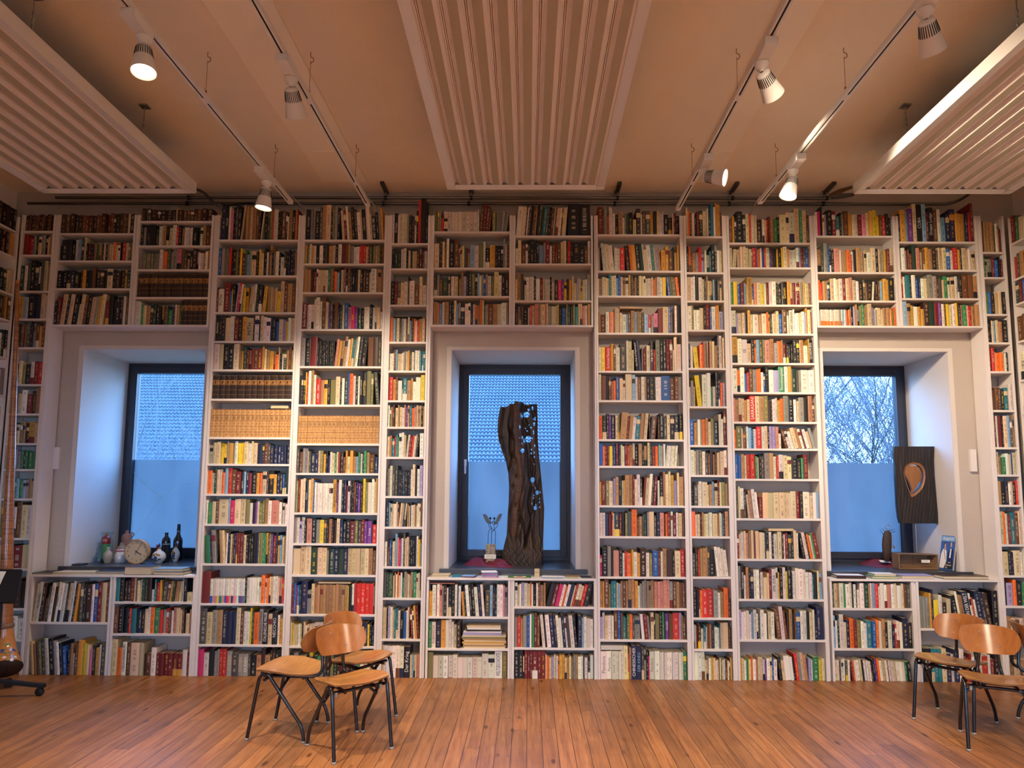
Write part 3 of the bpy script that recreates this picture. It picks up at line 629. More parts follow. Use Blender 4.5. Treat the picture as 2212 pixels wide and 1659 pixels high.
 (969, 18, r'O2.16 o6.19 w2 b3.14 w2 s3 B2.17 T1 w3.17 r5.19 w3.19 c3.19 k2 l3.19 l3.19 P3.19 w3.13 b3.17\13 w3.15\13 w3.15\13 c4.18\13 t4.18\13 w3.17\15 R1.17\15 w4.17\15 c3.15\17 g3.18\17'),
 (1034.5, 20, r'B3.21 B3.20 t3 c2.20 r4.21 r4.21 e2.19 c2 k2.21 G3.19 g5.22 t4.22 w3.19 r2 w4.21 c4.20 c4.19 k5.17 k4.17 e2 R4.21 _9'),
 (1120, 22, r'G2.27 c2.27 w3.26 G2 c2.20\ t3.24\ w3.25\ w2.22\ R3.18 c5.22 c5.22 c5.22 c5.22 c2.22 c2.22 c2.22 c5.23 R3.23 k3.23 w6.23 c3 w3.22 s2.22'),
 (1207.6, 23, r'R2.20 c2 w3.23 c2 P3.22 t3 c3 R2 c4.23 c4 w2 E1 k3.22 w3 k2 w4.21 c4 d2 w2 R3.22 E4.21 n2 c3.24 w2 k3.22\10 w3.23\10 k2.22\10 O2.21\10 c2\10 e2.22\10 R4.22\ '),
 (1294.4, 24, r'g3.28 k3.29=w:Tanzen_in_Leipzig w2.20 t3.27 k2.25 n3.22 w3 w3 k1 w3.23 c4.18 c2 R3.25 w4.26=k:EMIL_ZOLA w2.27 Y2 k3.26 w3.27 y2 k4.27 G1 w3.24 w3.26 w5.26 w3.25 w3 w3 T2.21 k3.23 c2 s3.22'),
 (1382, 24, r'l2.25 w3.23 w2 w3.24 w2 s2 w3.25 w2 G2.18 w4.25 w3.22 k1 c3 w4.23 b4.25\ w4.28\ b2\ d2.22 t3.26 k2 b2.25 B4.23 w3.24 w3.25 k3 c3 w2.25 k2 n4.28 n3.28'),
 (1470, 19, r'Y2 c2 w2 e2 y1 w2 O2 w3 P2 c2 c3 w2 v2 w3 c2 B2 w4 k3.20\ c3\ w6.21\ w3.20\ k2\ r3.23\ g3.24\ c3.24\ t3.22\ l3 w2 e6.20 y3 c3')]),
'drop_top_a': ([(1764, 560), (1771, 680)], [(1930.5, 560), (1939, 680)], [
 (509, 20, r'w2 m3.21 k2.25 c2 l3 k5.22 R4.21 T4.17 k2.20 g2.19 b5.21 Y4.19 w3.18 c3 R4.18 p4.18 c3.20 Y4.21 y4.22 y3.17 b3.18 r3.17 k3.19 k3.16'),
 (587.6, 19, r't5.20 G3.20 g4.25 B2.23 k2.20 k3.19 P6.20 w3.19 t5.18 O4.19 r2.15 w2.18 k3.19 t5.21 c3.18 R1 c3.19 w4.17 c5.21 k3.20 c2 g2 o2 Y3.19 R3.20 c4.20'),
 (649, 17.5, r'O3.18 r2 t3.17 t2 n3.16 c4.19 w3.19 c3.18 w4.19 R3.19 c4.19 P4.20 c4 w3.17 k4.16 G2 t3.15 k5.16/ w2/ k3.17 b2 s3.17 Y4.19 Y2 k6.20'),
 (703.5, 16, r'X2.14 X2.14 X2.14 X2.14 X2.14 X2.14 X2.14 X2.14 X2.14 X2.14 X2.14 X2.14 g2.14 X2.14 s2.14 w2.14 g1.14 O2.14 O2.14 O1.14 k3.17 l2 t2.18 s3 o3.17 e3.18 t4 c5.19 l3 g3 c3.16 c3.16 c2 t4.16 t4 O2 e2 O2')]),
'drop_top_b': ([(1943, 560), (1952, 680)], [(2111.5, 560), (2116.6, 680)], [
 (521.8, 27, r'n2.24 Y5.27 s2 v5.28 c4.32 k5.31=w:CUBA s4.32 R2 k5.29=w:Dream_Lodge b4.28 w3.28 s5.21 n4.25 n5.28 Y3.24 Y3.24 Y3.24 n4.24 r2.25 R3.33'),
 (582.5, 18, r't2.16 w4.19 w3.17 R2 b3.14 E4.21 P4.19 c4.16 b2 Y4.19 t4.18 d5.18 G2 c2.19 c3 c4.19 B4.18 w4.17 r5.19 Y3 n2 c5.19 c2 w3.18 c4'),
 (644, 19, r'r3.20 w2.19 T4.20 k2 w4.20 B4.17 n2 w4.17 c3 g5.20 g4.19 b3.17 G3.18 c2.16 e4.19 w3.18 c4.18 w3.19 k2.19 k3 b6.20 b5.20 t4.19'),
 (706, 18.5, r's5.21 t4.19 Y3.18 w5.17 Y3 Y3.15 d5.21 E5.21 R4.20 v3.20 w3.19 b2 y3.19 c3 w3.19 y3.20 k2 P2.18 e4.18 c2 r2 r2.17 t3.17 t4')]),
'drop_low_a': ([(1799, 1314)], [(1971, 1314)], [
 (1314, 21, r'G2.20 c3.21 t2 w4.21 e2.21 w4.20 w3 k1 w3.20 n1 w3.15 w4.21 E4.21 t2 w2.21 s3.21 r3.21 w2 w4.21 w3.20 P4.20 w3 c3.21 w4 c3.21 b3.21 G3'),
 (1401, 23, r's2.28 w2 E2.27 w4.29 c3.22 n3.24 O4.25 R3.24 o4.23 w3.23 w3.21 T5.23 B4.23 O3.24 w3.23 t3.25=k:Syring k3.22 w4.23 n3.20 r2.20 w3.23 w3.22 n5.26 k4.22'),
 (1464.5, 18, r'c3 w2 k1 w2 w2 G2 w2 R2\ O2\ w2\ w3\ c2\ k1\ w3\ w2\ w2\ k2\ n2\ v2\ O2.19\ w3\ c2\ w2\ n1\ w2\ w3\ c2\ w3\ w3\ w2\ e2\ k3\ g2\ ')]),
'drop_low_b': ([(1986, 1300)], [(2158, 1300)], [
 (1358, 28, r'g3.27 g3.26 g3.26 Y2.30 n2.33 y5.24 w3.28 d4.22 c4.25 k4.28\ w2.32\ t4.28\ n6.32=w:BACK_IN_DER_WELT\10 w2.30\10 r2\10 w2\10 n4.32\10 n3.31\8 d4.30\5 k5.32'),
 (1464, 24, r'k2.28 k3.28=w:DAS_MERIAN k3.28=w:MERIAN T3.28 T3.28 T3.28 c4.28 n4 w3 n4.28 w4.28 k3 r2.20 R2 w3 r3.20 w3 r4.22 w2 R4.20 k3 g3')]),
'corner_far': ([(2123, 560), (2167, 1200)], [(2171, 560), (2212, 1200)], [
 (544, 26, r'b3.26 t4.26 t4.26 t4.26 G2.23 w3.24 c2.20 R3.20'), (598.5, 17, r'e2.17 c3.16 g5.16 R3.17 B4.15 k1 r2.13 R2'),
 (678, 19, r'e3.18 B3.19 k4.18 c5.19 c4.20 k4.19'), (739.5, 19, r'k3 k2 c3.19 s3.18 c4.19 t4.18 k6.19'),
 (801.8, 18, r'R3.20 r3.20 w2.17 O4.16 O4.16 w2 w2.16 k3'), (885.6, 20, r'b4.17 b4 b3 k4 T5.19 w4.22'),
 (966, 27, r'R2.27 w2.27 R5.27 k2 c5.27 s3.27 G3.25 t2'), (1025, 18, r'c4.19 t3.15 e4.15 w4.18 c3.17 B2.18 c4'),
 (1090.6, 20, r't4.20 k5.20 n4.20 w3 c3.20 k4.19 r2'), (1176, 28, r'c4.28 O2 w3.26 R3.25 T5.27 b4.27 c3'),
 (1243, 20, r'c5.20 k2 n3 c6.21 w2'), (1309, 20, r'k3.22 l6.19 O3.22 k5.20 e3'), (1390, 22, r't4 c4 b4 w4 t3'), (1464, 20, r't4 c4 b4 w3')]),
}
# bookcases: bays, feature used to tell them apart, does it stand on the floor, label
CASES = [
 (['corner_horn'], 'behind the horn', 1, 'narrow white corner bookcase behind the long wooden horn'),
 (['clock_top_a', 'clock_top_b'], None, 0, 'white shelf unit over the window with the clock'),
 (['clock_low_a', 'clock_low_b'], None, 1, 'low white bookcase under the window with the clock'),
 (['tall_clock'], 'tall bookcase beside the clock', 1, 'tall white bookcase beside the clock window, with leather and vellum sets'),
 (['tall_chairs'], 'tall bookcase behind three chairs', 1, 'tall white bookcase behind the group of three chairs'),
 (['slim_winged'], 'slim bookcase beside winged figures', 1, 'slim white bookcase on the winged-figure side of the trunk window'),
 (['trunk_top_a', 'trunk_top_b'], None, 0, 'white shelf unit over the window with the carved trunk'),
 (['trunk_low_a', 'trunk_low_b'], None, 1, 'low white bookcase under the window with the carved trunk'),
 (['tall_trunk'], 'tall bookcase beside carved trunk', 1, 'tall white bookcase nearest the carved trunk, white slipcases in its bottom row'),
 (['slim_middle'], 'slim bookcase between tall ones', 1, 'slim white bookcase standing between two tall bookcases'),
 (['tall_teardrop'], 'tall bookcase beside teardrop panel', 1, 'tall white bookcase beside the window with the teardrop panel'),
 (['drop_top_a', 'drop_top_b'], None, 0, 'white shelf unit over the window with the teardrop panel'),
 (['drop_low_a', 'drop_low_b'], None, 1, 'low white bookcase under the window with the teardrop panel'),
 (['corner_far'], 'corner bookcase past teardrop panel', 1, 'narrow white corner bookcase past the teardrop panel'),
]
WHERE = {'corner_horn': 'behind the horn', 'clock_top_a': 'over clock window, corner bay', 'clock_top_b': 'over clock window, inner bay',
 'clock_low_a': 'under clock window, corner bay', 'clock_low_b': 'under clock window, inner bay', 'tall_clock': 'tall bookcase beside clock',
 'tall_chairs': 'tall bookcase behind chairs', 'slim_winged': 'slim bookcase beside winged figures', 'trunk_top_a': 'over trunk window, left bay',
 'trunk_top_b': 'over trunk window, right bay', 'trunk_low_a': 'under trunk window, left bay', 'trunk_low_b': 'under trunk window, right bay',
 'tall_trunk': 'tall bookcase beside trunk', 'slim_middle': 'slim bookcase between tall ones', 'tall_teardrop': 'tall bookcase beside teardrop',
 'drop_top_a': 'over teardrop window, inner bay', 'drop_top_b': 'over teardrop window, corner bay', 'drop_low_a': 'under teardrop window, inner bay',
 'drop_low_b': 'under teardrop window, corner bay', 'corner_far': 'corner bookcase past teardrop'}
PAL = {'w': (224, 218, 204), 'c': (210, 190, 150), 't': (166, 126, 84), 'b': (104, 66, 40), 'd': (58, 36, 26), 'k': (22, 22, 26), 'g': (140, 138, 130),
 'G': (74, 74, 68), 'n': (28, 36, 68), 'B': (36, 88, 162), 's': (128, 166, 196), 'T': (40, 118, 130), 'e': (48, 128, 78), 'E': (34, 62, 48),
 'o': (122, 118, 72), 'y': (228, 194, 48), 'Y': (204, 150, 62), 'O': (226, 108, 36), 'r': (196, 46, 36), 'R': (114, 34, 34), 'p': (212, 128, 156),
 'm': (202, 40, 100), 'v': (108, 58, 140), 'l': (160, 152, 192), 'P': (198, 134, 116), 'L': (44, 31, 22), 'V': (190, 145, 90), 'W': (224, 218, 206),
 'X': (222, 214, 200), 'Q': (214, 202, 180)}
CNAME = {'w': 'white', 'c': 'cream', 't': 'tan', 'b': 'brown', 'd': 'dark brown', 'k': 'black', 'g': 'grey', 'G': 'dark grey', 'n': 'navy', 'B': 'blue',
 's': 'pale blue', 'T': 'teal', 'e': 'green', 'E': 'dark green', 'o': 'olive', 'y': 'yellow', 'Y': 'ochre', 'O': 'orange', 'r': 'red', 'R': 'maroon',
 'p': 'pink', 'm': 'magenta', 'v': 'purple', 'l': 'lavender', 'P': 'salmon', 'L': 'black leather', 'V': 'vellum', 'W': 'white', 'X': 'white', 'Q': 'white'}
# ------------------------------------------------------------------ bookcases and books
import re
TOK = re.compile(r"^([A-Za-z])(\d+)(?:\.(\d+))?(?:=([A-Za-z]):([^/\\]+))?(?:([/\\])(\d+)?)?$")
BT = 0.019                                   # board thickness
POST_TOP = fz(1100, 465)
ORD = ['', 'first', 'second', 'third', 'fourth', 'fifth', 'sixth', 'seventh', 'eighth', 'ninth', 'tenth', 'eleventh', 'twelfth', 'thirteenth', 'fourteenth', 'fifteenth', 'sixteenth']
bay_geo = {}
for key, (Lp, Rp, rows) in BAYS.items():
    xl = sum(fx(*p) for p in Lp) / len(Lp); xr = sum(fx(*p) for p in Rp) / len(Rp)
    px = (Lp[0][0] + Rp[0][0]) / 2
    zs = []
    for i, r in enumerate(rows):
        pxm = px
        if len(Lp) > 1:
            t = (r[0] - Lp[0][1]) / (Lp[1][1] - Lp[0][1]); pxm = px + t * ((Lp[1][0] + Rp[1][0]) / 2 - px)
        zs.append(fz(pxm, r[0]))
    floor_row = rows[-1][0] > 1440
    if floor_row: zs[-1] = 0.0
    bay_geo[key] = dict(xl=xl, xr=xr, zs=zs, rows=rows, floor=floor_row)
# the low units carry a ledge board; the units over a window stand on a long bottom board
LEDGE = {'clock': fz(240, 1242), 'trunk': fz(1100, 1249), 'drop': fz(1970, 1251.5)}
for key, g in bay_geo.items():
    if '_low_' in key: g['top'] = LEDGE[key.split('_')[0]] - BT
    else: g['top'] = None

def board(mb, x0, x1, z, y0=D, y1=D + SHD): mb.box((x0, y0, z - BT), (x1, y1, z))
case_of = {}
for bays, where, onfloor, label in CASES:
    b0 = bay_geo[bays[0]]; xc = (bay_geo[bays[0]]['xl'] + bay_geo[bays[-1]]['xr']) / 2
    zbase = 0.0 if onfloor else min(bay_geo[b]['zs'][-1] for b in bays) - BT
    root = empty('bookcase', (xc, D, zbase)); tag(root, label, 'bookcase', 'white bookcases along the back wall')
    off = Vector((-xc, -D, -zbase))
    def part(mb, name, mat='white_paint'):
        mb.v = [tuple(Vector(p) + off) for p in mb.v]; return mb.build(name, mat, root, bevel=0.0012)
    low = '_low_' in bays[0]
    ptop = (LEDGE[bays[0].split('_')[0]] - BT - 0.0005) if low else POST_TOP
    for bi, bk in enumerate(bays):
        g = bay_geo[bk]; case_of[bk] = label
        for s, x in ((0, g['xl']), (1, g['xr'])):
            m = MB(); x0, x1 = (x - BT, x) if s == 0 else (x, x + BT)
            m.box((x0, D + 0.001, zbase if onfloor else zbase + BT + 0.0005), (x1, D + SHD, ptop)); part(m, 'side_panel')
        for i, z in enumerate(g['zs']):
            if g['floor'] and i == len(g['zs']) - 1: continue
            if not onfloor and i == len(g['zs']) - 1: continue
            m = MB(); board(m, g['xl'] + 0.0003, g['xr'] - 0.0003, z); part(m, 'shelf')
        if bi == 0 and len(bays) == 2:                      # post between the two bays
            g2 = bay_geo[bays[1]]; m = MB()
            m.box((g['xr'] + BT + 0.0005, D + 0.010, zbase + (0 if onfloor else BT + 0.0005)), (g2['xl'] - BT - 0.0005, D + SHD, ptop)); part(m, 'filler_strip')
    if not onfloor:
        m = MB(); z = bay_geo[bays[0]]['zs'][-1]
        for bk in bays: bay_geo[bk]['zs'][-1] = z
        m.box((bay_geo[bays[0]]['xl'] - BT, D - 0.001, z - BT), (bay_geo[bays[-1]]['xr'] + BT, D + SHD, z)); part(m, 'bottom_board')
# recessed filler strips between neighbouring cases belong to the tall ones
order = sorted(bay_geo.items(), key=lambda kv: kv[1]['xl'])
tall = [k for k in bay_geo if '_low_' not in k and '_top_' not in k]
tall.sort(key=lambda k: bay_geo[k]['xl'])
def nearest_gap(k, side):
    g = bay_geo[k]
    if side > 0:
        c = [h['xl'] for q, h in bay_geo.items() if h['xl'] > g['xr']]; return min(c) - g['xr'] if c else 9
    c = [h['xr'] for q, h in bay_geo.items() if h['xr'] < g['xl']]; return g['xl'] - max(c) if c else 9
roots = [o for o in bpy.data.objects if o.name.startswith('bookcase')]
def root_of(label): return [o for o in roots if o['label'] == label][0]
for k in tall:
    g = bay_geo[k]; r = root_of(case_of[k])
    gap = nearest_gap(k, 1)
    if gap < 0.12 and gap > 2 * BT + 0.004:
        m = MB(); m.box((g['xr'] + BT + 0.0008 - r.location.x, 0.010, 0), (g['xr'] + gap - BT - 0.0008 - r.location.x, SHD, POST_TOP)); m.build('filler_strip', 'white_paint', r)
    gap = nearest_gap(k, -1)
    if gap < 0.12 and gap > 2 * BT + 0.004 and not any(abs(bay_geo[q]['xr'] - (g['xl'] - gap)) < 0.002 and q in tall for q in bay_geo):
        m = MB(); m.box((g['xl'] - gap + BT + 0.0008 - r.location.x, 0.010, 0), (g['xl'] - BT - 0.0008 - r.location.x, SHD, POST_TOP)); m.build('filler_strip', 'white_paint', r)

# ---------------- books
class Book: pass
ALL = []
def jit(c, a=0.10):
    f = 1 + random.uniform(-a, a); return tuple(max(2, min(250, v * f * (1 + random.uniform(-0.04, 0.04)))) for v in c)
def ink_for(letter):
    L = sum(PAL[letter]) / 3
    if letter == 'W': return random.choice([PAL['y'], PAL['P'], PAL['B'], PAL['m'], PAL['p'], PAL['T'], PAL['v'], PAL['n'], PAL['w']])
    if letter == 'X': return PAL['O']
    if L > 120: return random.choice([PAL['k'], PAL['k'], PAL['k'], PAL['b'], PAL['R'], PAL['n']])
    return random.choice([PAL['w'], PAL['c'], PAL['c'], PAL['Y'], PAL['w'], PAL['y'] if random.random() < .3 else PAL['c']])
def style_for(letter):
    if letter in 'WX': return 2.0
    r = random.random()
    return 1.0 if r < 0.06 else 2.0 if r < 0.10 else 3.0 if r < 0.24 else 0.0

def layout(bk):
    g = bay_geo[bk]; rows = g['rows']
    for ri, (yb, H0, s) in enumerate(rows):
        z = g['zs'][ri] + 0.0008
        ceil_z = (g['zs'][ri - 1] - BT) if ri > 0 else (g['top'] if g['top'] else 99)
        items = []
        for t in s.split():
            if t[0] == '_': items.append(('gap', float(t[1:]) * 10)); continue
            m = TOK.match(t)
            c, w, h, ic, title, ld, la = m.groups()
            b = Book(); b.c = c; b.wpx = int(w) * 10 * random.uniform(0.92, 1.08)
            b.hpx = (int(h) if h else H0 * random.uniform(0.88, 1.04)) * 10 * random.uniform(0.985, 1.015)
            if not h and items and items[-1][0] == 'book' and items[-1][1].c == c and items[-1][1].auto: b.hpx = items[-1][1].hpx * random.uniform(.998, 1.002)
            b.auto = not h
            b.lean = (radians(float(la) if la else 5.0) * (1 if ld == '/' else -1)) if ld else 0.0
            if ld: b.lean *= random.uniform(0.85, 1.15)
            b.title = title.replace('_', ' ') if title else None; b.ic = ic
            b.bay = bk; b.row = ri; b.z = z
            items.append(('book', b))
        # heights in metres
        pxc = (rows[0][0] * 0 + (BAYS[bk][0][0][0] + BAYS[bk][1][0][0]) / 2)
        for k, b in items:
            if k != 'book': continue
            b.h = fz(pxc, yb - b.hpx / 3.95) - fz(pxc, yb)
            b.h = min(b.h, (ceil_z - z - 0.006) / max(cos(b.lean), 0.9) - (0.03 if b.lean else 0))
            b.h = max(b.h, 0.05)
        # equal leans inside a run so that neighbours stay parallel
        i = 0
        while i < len(items):
            if items[i][0] == 'book' and items[i][1].lean:
                j = i; sg = items[i][1].lean > 0
                while j < len(items) and items[j][0] == 'book' and items[j][1].lean and (items[j][1].lean > 0) == sg: j += 1
                av = sum(items[q][1].lean for q in range(i, j)) / (j - i)
                for q in range(i, j): items[q][1].lean = av
                i = j
            else: i += 1
        width = g['xr'] - g['xl'] - 0.006
        def place(scale, real=False):
            x = g['xl'] + 0.003; hist = []; far = x
            for k, b in items:
                if k == 'gap': x += b * scale; continue
                w = b.wpx * scale; th = b.lean
                if th < 0: x = max(x, g['xl'] + 0.003 + b.h * sin(-th))
                for hx, hh, ht in hist[-8:]:
                    if ht > th: x = max(x, hx + min(hh * cos(ht), b.h * cos(th)) * (tan(ht) - tan(th)))
                if real: b.w = w - 0.0008; b.x = x + 0.0004
                x += w / cos(th)
                hist.append((x, b.h, th)); far = max(far, x + b.h * sin(max(th, 0)))
            return max(far, x) - g['xl']
        lo, hi = 0.00001, 0.004
        for _ in range(40):
            mid = (lo + hi) / 2
            if place(mid) > width: hi = mid
            else: lo = mid
        sc = lo
        place(sc, True)
        bl = [b for k, b in items if k == 'book']
        for i, b in enumerate(bl):
            b.left = bl[i - 1] if i else None; b.right = bl[i + 1] if i + 1 < len(bl) else None
            b.i = i; b.n = len(bl)
            b.d = min(SHD - 0.012, max(0.085, b.h * random.uniform(0.66, 0.76)))
            b.y = D + random.uniform(0.006, 0.022) + (0.0 if b.d > 0.13 else random.uniform(0, 0.015))
            b.y = min(b.y, D + SHD - b.d - 0.002)
            b.rgb = lin(jit(PAL[b.c])); b.ink = lin(ink_for(b.c)); b.sty = style_for(b.c) if not b.title else 3.0
            b.seed = random.random()
            b.area = b.w * b.h
        ALL.extend(bl)
        g.setdefault('scales', []).append(sc)
for bk in BAYS: layout(bk)
# stacks of two half-height boxes (the white boxes on the top board)
extra = []
for b in ALL:
    if b.c == 'Q':
        h = b.h / 2 - 0.001
        t = Book(); t.__dict__.update(b.__dict__); t.z = b.z + h + 0.001; t.h = h; t.area = t.w * h; t.seed = random.random(); b.h = h; b.area = b.w * h; extra.append(t)
ALL += extra

def book_geo(b):
    """vertices of cover (U-shaped, rounded spine) and page block, local: x across, y depth, z up, origin at the foot of the spine's lower left corner"""
    w, h, d = b.w, b.h, b.d
    ct = min(0.0028, w * 0.16); r = min(0.004, w * 0.18) if w > 0.014 else 0.0008
    outer = [(0, d), (0, r * 0.9), (w * 0.18, r * 0.25), (w * 0.5, 0), (w * 0.82, r * 0.25), (w, r * 0.9), (w, d)]
    inner = [(w - ct, d), (w - ct, r + ct), (ct, r + ct), (ct, d)]
    prof = outer + inner; n = len(prof)
    vs = [(x, y, 0) for x, y in prof] + [(x, y, h) for x, y in prof]
    fs = [(i, (i + 1) % n, (i + 1) % n + n, i + n) for i in range(n)]
    # caps as quads
    caps = [(0, 1, 9, 10), (1, 2, 9), (2, 3, 9), (3, 4, 8, 9), (4, 5, 8), (5, 6, 7, 8)]
    fs += [tuple(reversed(c)) for c in caps] + [tuple(i + n for i in c) for c in caps]
    px0, px1, py0, py1, pz = ct + 0.0002, w - ct - 0.0002, r + ct + 0.0002, d - 0.004, 0.003
    pv = [(px0, py0, pz), (px1, py0, pz), (px1, py1, pz), (px0, py1, pz), (px0, py0, h - pz), (px1, py0, h - pz), (px1, py1, h - pz), (px0, py1, h - pz)]
    pf = [(3, 2, 1, 0), (4, 5, 6, 7), (1, 2, 6, 5), (2, 3, 7, 6), (3, 0, 4, 7)]
    return vs, fs, pv, pf
def book_uv(b, vs, f, is_spine):
    if not is_spine: return [(-1, -1)] * len(f), [(0, 0)] * len(f)
    return [(vs[i][0] / b.w, vs[i][2] / b.h) for i in f], [(vs[i][0] + b.seed * 3, vs[i][2] + b.seed * 7) for i in f]
def book_mat(b): return 1 if b.c == 'L' else 2 if b.c == 'V' else 0
def book_pose(b):
    """matrix placing the local book on its shelf; leaning turns about the lower corner it rests on"""
    if b.lean >= 0:   # top goes right: rests on its lower right corner
        return Matrix.Translation((b.x + b.w / cos(b.lean) if b.lean else b.x, b.y, b.z)) @ Matrix.Rotation(b.lean, 4, 'Y') @ Matrix.Translation((-b.w if b.lean else 0, 0, 0))
    return Matrix.Translation((b.x, b.y, b.z)) @ Matrix.Rotation(b.lean, 4, 'Y')
BOOK_MATS = ['book_cover', 'book_leather', 'book_vellum', 'paper_edge']
plain('paper_edge', (204, 190, 160), 0.9, var=0.25)
def book_mesh(name, books, mats=BOOK_MATS, local=False, pages=True):
    V = []; Fs = []; MI = []; cols = []; inks = []; u1 = []; u2 = []; u3 = []
    for b in books:
        vs, fs, pv, pf = book_geo(b); M = Matrix.Identity(4) if local else book_pose(b)
        o = len(V); V += [tuple(M @ Vector(p)) for p in vs]
        mi = book_mat(b)
        for k, f in enumerate(fs):
            Fs.append(tuple(i + o for i in f)); MI.append(mi)
            a, c = book_uv(b, vs, f, 1 <= k <= 4)
            u1 += a; u2 += c; u3 += [(b.sty if 1 <= k <= 4 else 3.0, b.seed)] * len(f)
            cols += [(*b.rgb, 1)] * len(f); inks += [(*b.ink, 1)] * len(f)
        if pages:
            o = len(V); V += [tuple(M @ Vector(p)) for p in pv]
            for f in pf:
                Fs.append(tuple(i + o for i in f)); MI.append(3); n = len(f)
                u1 += [(-1, -1)] * n; u2 += [(0, 0)] * n; u3 += [(3, 0)] * n; cols += [(.6, .55, .42, 1)] * n; inks += [(0, 0, 0, 1)] * n
    me = bpy.data.meshes.new(name); me.from_pydata(V, [], Fs)
    for m in mats: me.materials.append(MATS[m])
    me.polygons.foreach_set('material_index', MI)
    for nm, dat in (('Col', cols), ('Ink', inks)):
        at = me.color_attributes.new(nm, 'FLOAT_COLOR', 'CORNER'); at.data.foreach_set('color', [v for c in dat for v in c])
    for nm, dat in (('spine_unit', u1), ('spine_metre', u2), ('spine_style', u3)):
        uv = me.uv_layers.new(name=nm); uv.data.foreach_set('uv', [v for c in dat for v in c])
    me.update()
    return me
def page_mesh(b):
    _, _, pv, pf = book_geo(b); me = bpy.data.meshes.new('page_block'); me.from_pydata(pv, [], pf); me.materials.append(MATS['paper_edge']); me.update(); return me

def row_word(b):
    g = bay_geo[b.bay]; n = len(g['rows']); k = n - b.row
    return 'bottom row' if k == 1 else 'top row' if b.row == 0 else ORD[k] + ' row up'
def kind_word(b):
    if b.c == 'Q': return 'box'
    return 'binder' if (b.c == 'k' and b.w > 0.030 and b.row == 0 and b.bay == 'trunk_top_b') else 'book'
def neighbours(b):
    l = CNAME[b.left.c] if b.left else None; r = CNAME[b.right.c] if b.right else None
    if l and r: return f'between {l} and {r}' if l != r else f'between two {l} ones'
    return f'first on board before {r}' if r else f'last on board after {l}'
N_SINGLE = 284
cand = [b for b in ALL if b.bay != 'corner_far' or b.row < 9]
cand.sort(key=lambda b: -(b.area + (1 if b.title else 0)))
single = cand[:N_SINGLE]; ids = set(id(b) for b in single)
labels = {}
used = {}
def sizeword(b, peers):
    return ''
for b in single:
    if b.c in 'LV' or (b.left and b.left.c == b.c and b.right and b.right.c == b.c):
        # one volume of a run of look-alikes: count along the run
        run = [b]; q = b.left
        while q is not None and q.c == b.c: run.insert(0, q); q = q.left
        pos = len(run); q = b.right; total = pos
        while q is not None and q.c == b.c: total += 1; q = q.right
        nm = {'L': 'black leather volumes', 'V': 'ornamented vellum volumes'}.get(b.c, CNAME[b.c] + ' books')
        o = ORD[pos] if pos < len(ORD) else f'{pos}th'
        lab = f'{o} from left of the {nm}, {row_word(b)}, {WHERE[b.bay]}'
    else:
        lab = f'{CNAME[b.c]} {kind_word(b)} {neighbours(b)}, {row_word(b)}, {WHERE[b.bay]}'
    if b.title: lab = f'{CNAME[b.c]} {kind_word(b)} titled {b.title}, {row_word(b)}, {WHERE[b.bay]}'
    labels.setdefault(lab, []).append(b)
final = {}
for lab, bs in labels.items():
    if len(bs) == 1: final[id(bs[0])] = lab
    else:
        hs = sorted(bs, key=lambda b: (b.i, b.z))
        for k, b in enumerate(hs): final[id(b)] = f'{ORD[min(k + 1, 16)]} from left: {lab}' if not (b.c == 'Q') else (f'{ORD[b.i - 3]} from left, {"upper" if b.z > bay_geo[b.bay]["zs"][b.row] + 0.01 else "lower"} layer of white boxes, {row_word(b)}, {WHERE[b.bay]}')
seen_l = {}
INK_MAT = {'w': 'white_print', 'k': 'ink', 'y': 'yellow_print', 'r': 'red_print', 'O': 'orange_print', 'c': 'cream_paper', 'n': 'navy_print', 's': 'pale_blue_print', 'b': 'dark_brown_print', 'g': 'grey_print', 'o': 'olive_print'}
plain('dark_brown_print', (70, 46, 28), 0.5); plain('grey_print', (110, 108, 110), 0.5); plain('olive_print', (150, 150, 96), 0.5)
for b in single:
    lab = ' '.join(final[id(b)].split()[:16])
    while lab in seen_l: lab = 'other ' + ' '.join(lab.split()[:15])
    seen_l[lab] = 1
    me = book_mesh('book', [b], pages=False, local=True)
    o = bpy.data.objects.new('book' if b.c != 'Q' else 'book_box', me); COL.objects.link(o)
    o.matrix_world = book_pose(b)
    tag(o, lab, 'book', 'books standing on the shelves')
    p = bpy.data.objects.new('page_block', page_mesh(b)); COL.objects.link(p); p.parent = o
    if b.title:
        # German spines read upwards; a few read downwards
        M = Matrix.Translation((b.w / 2, -0.0006, b.h * 0.52)) @ UPRIGHT @ Matrix.Rotation(pi / 2 if len(b.title) != 5 or b.title != 'CUBA' else -pi / 2, 4, 'Z')
        text_mesh(b.title, b.w * 0.82, INK_MAT.get(b.ic, 'ink'), o, M, 'spine_title', fit=(b.h * 0.86, b.w * 0.8))
rest = [b for b in ALL if id(b) not in ids]

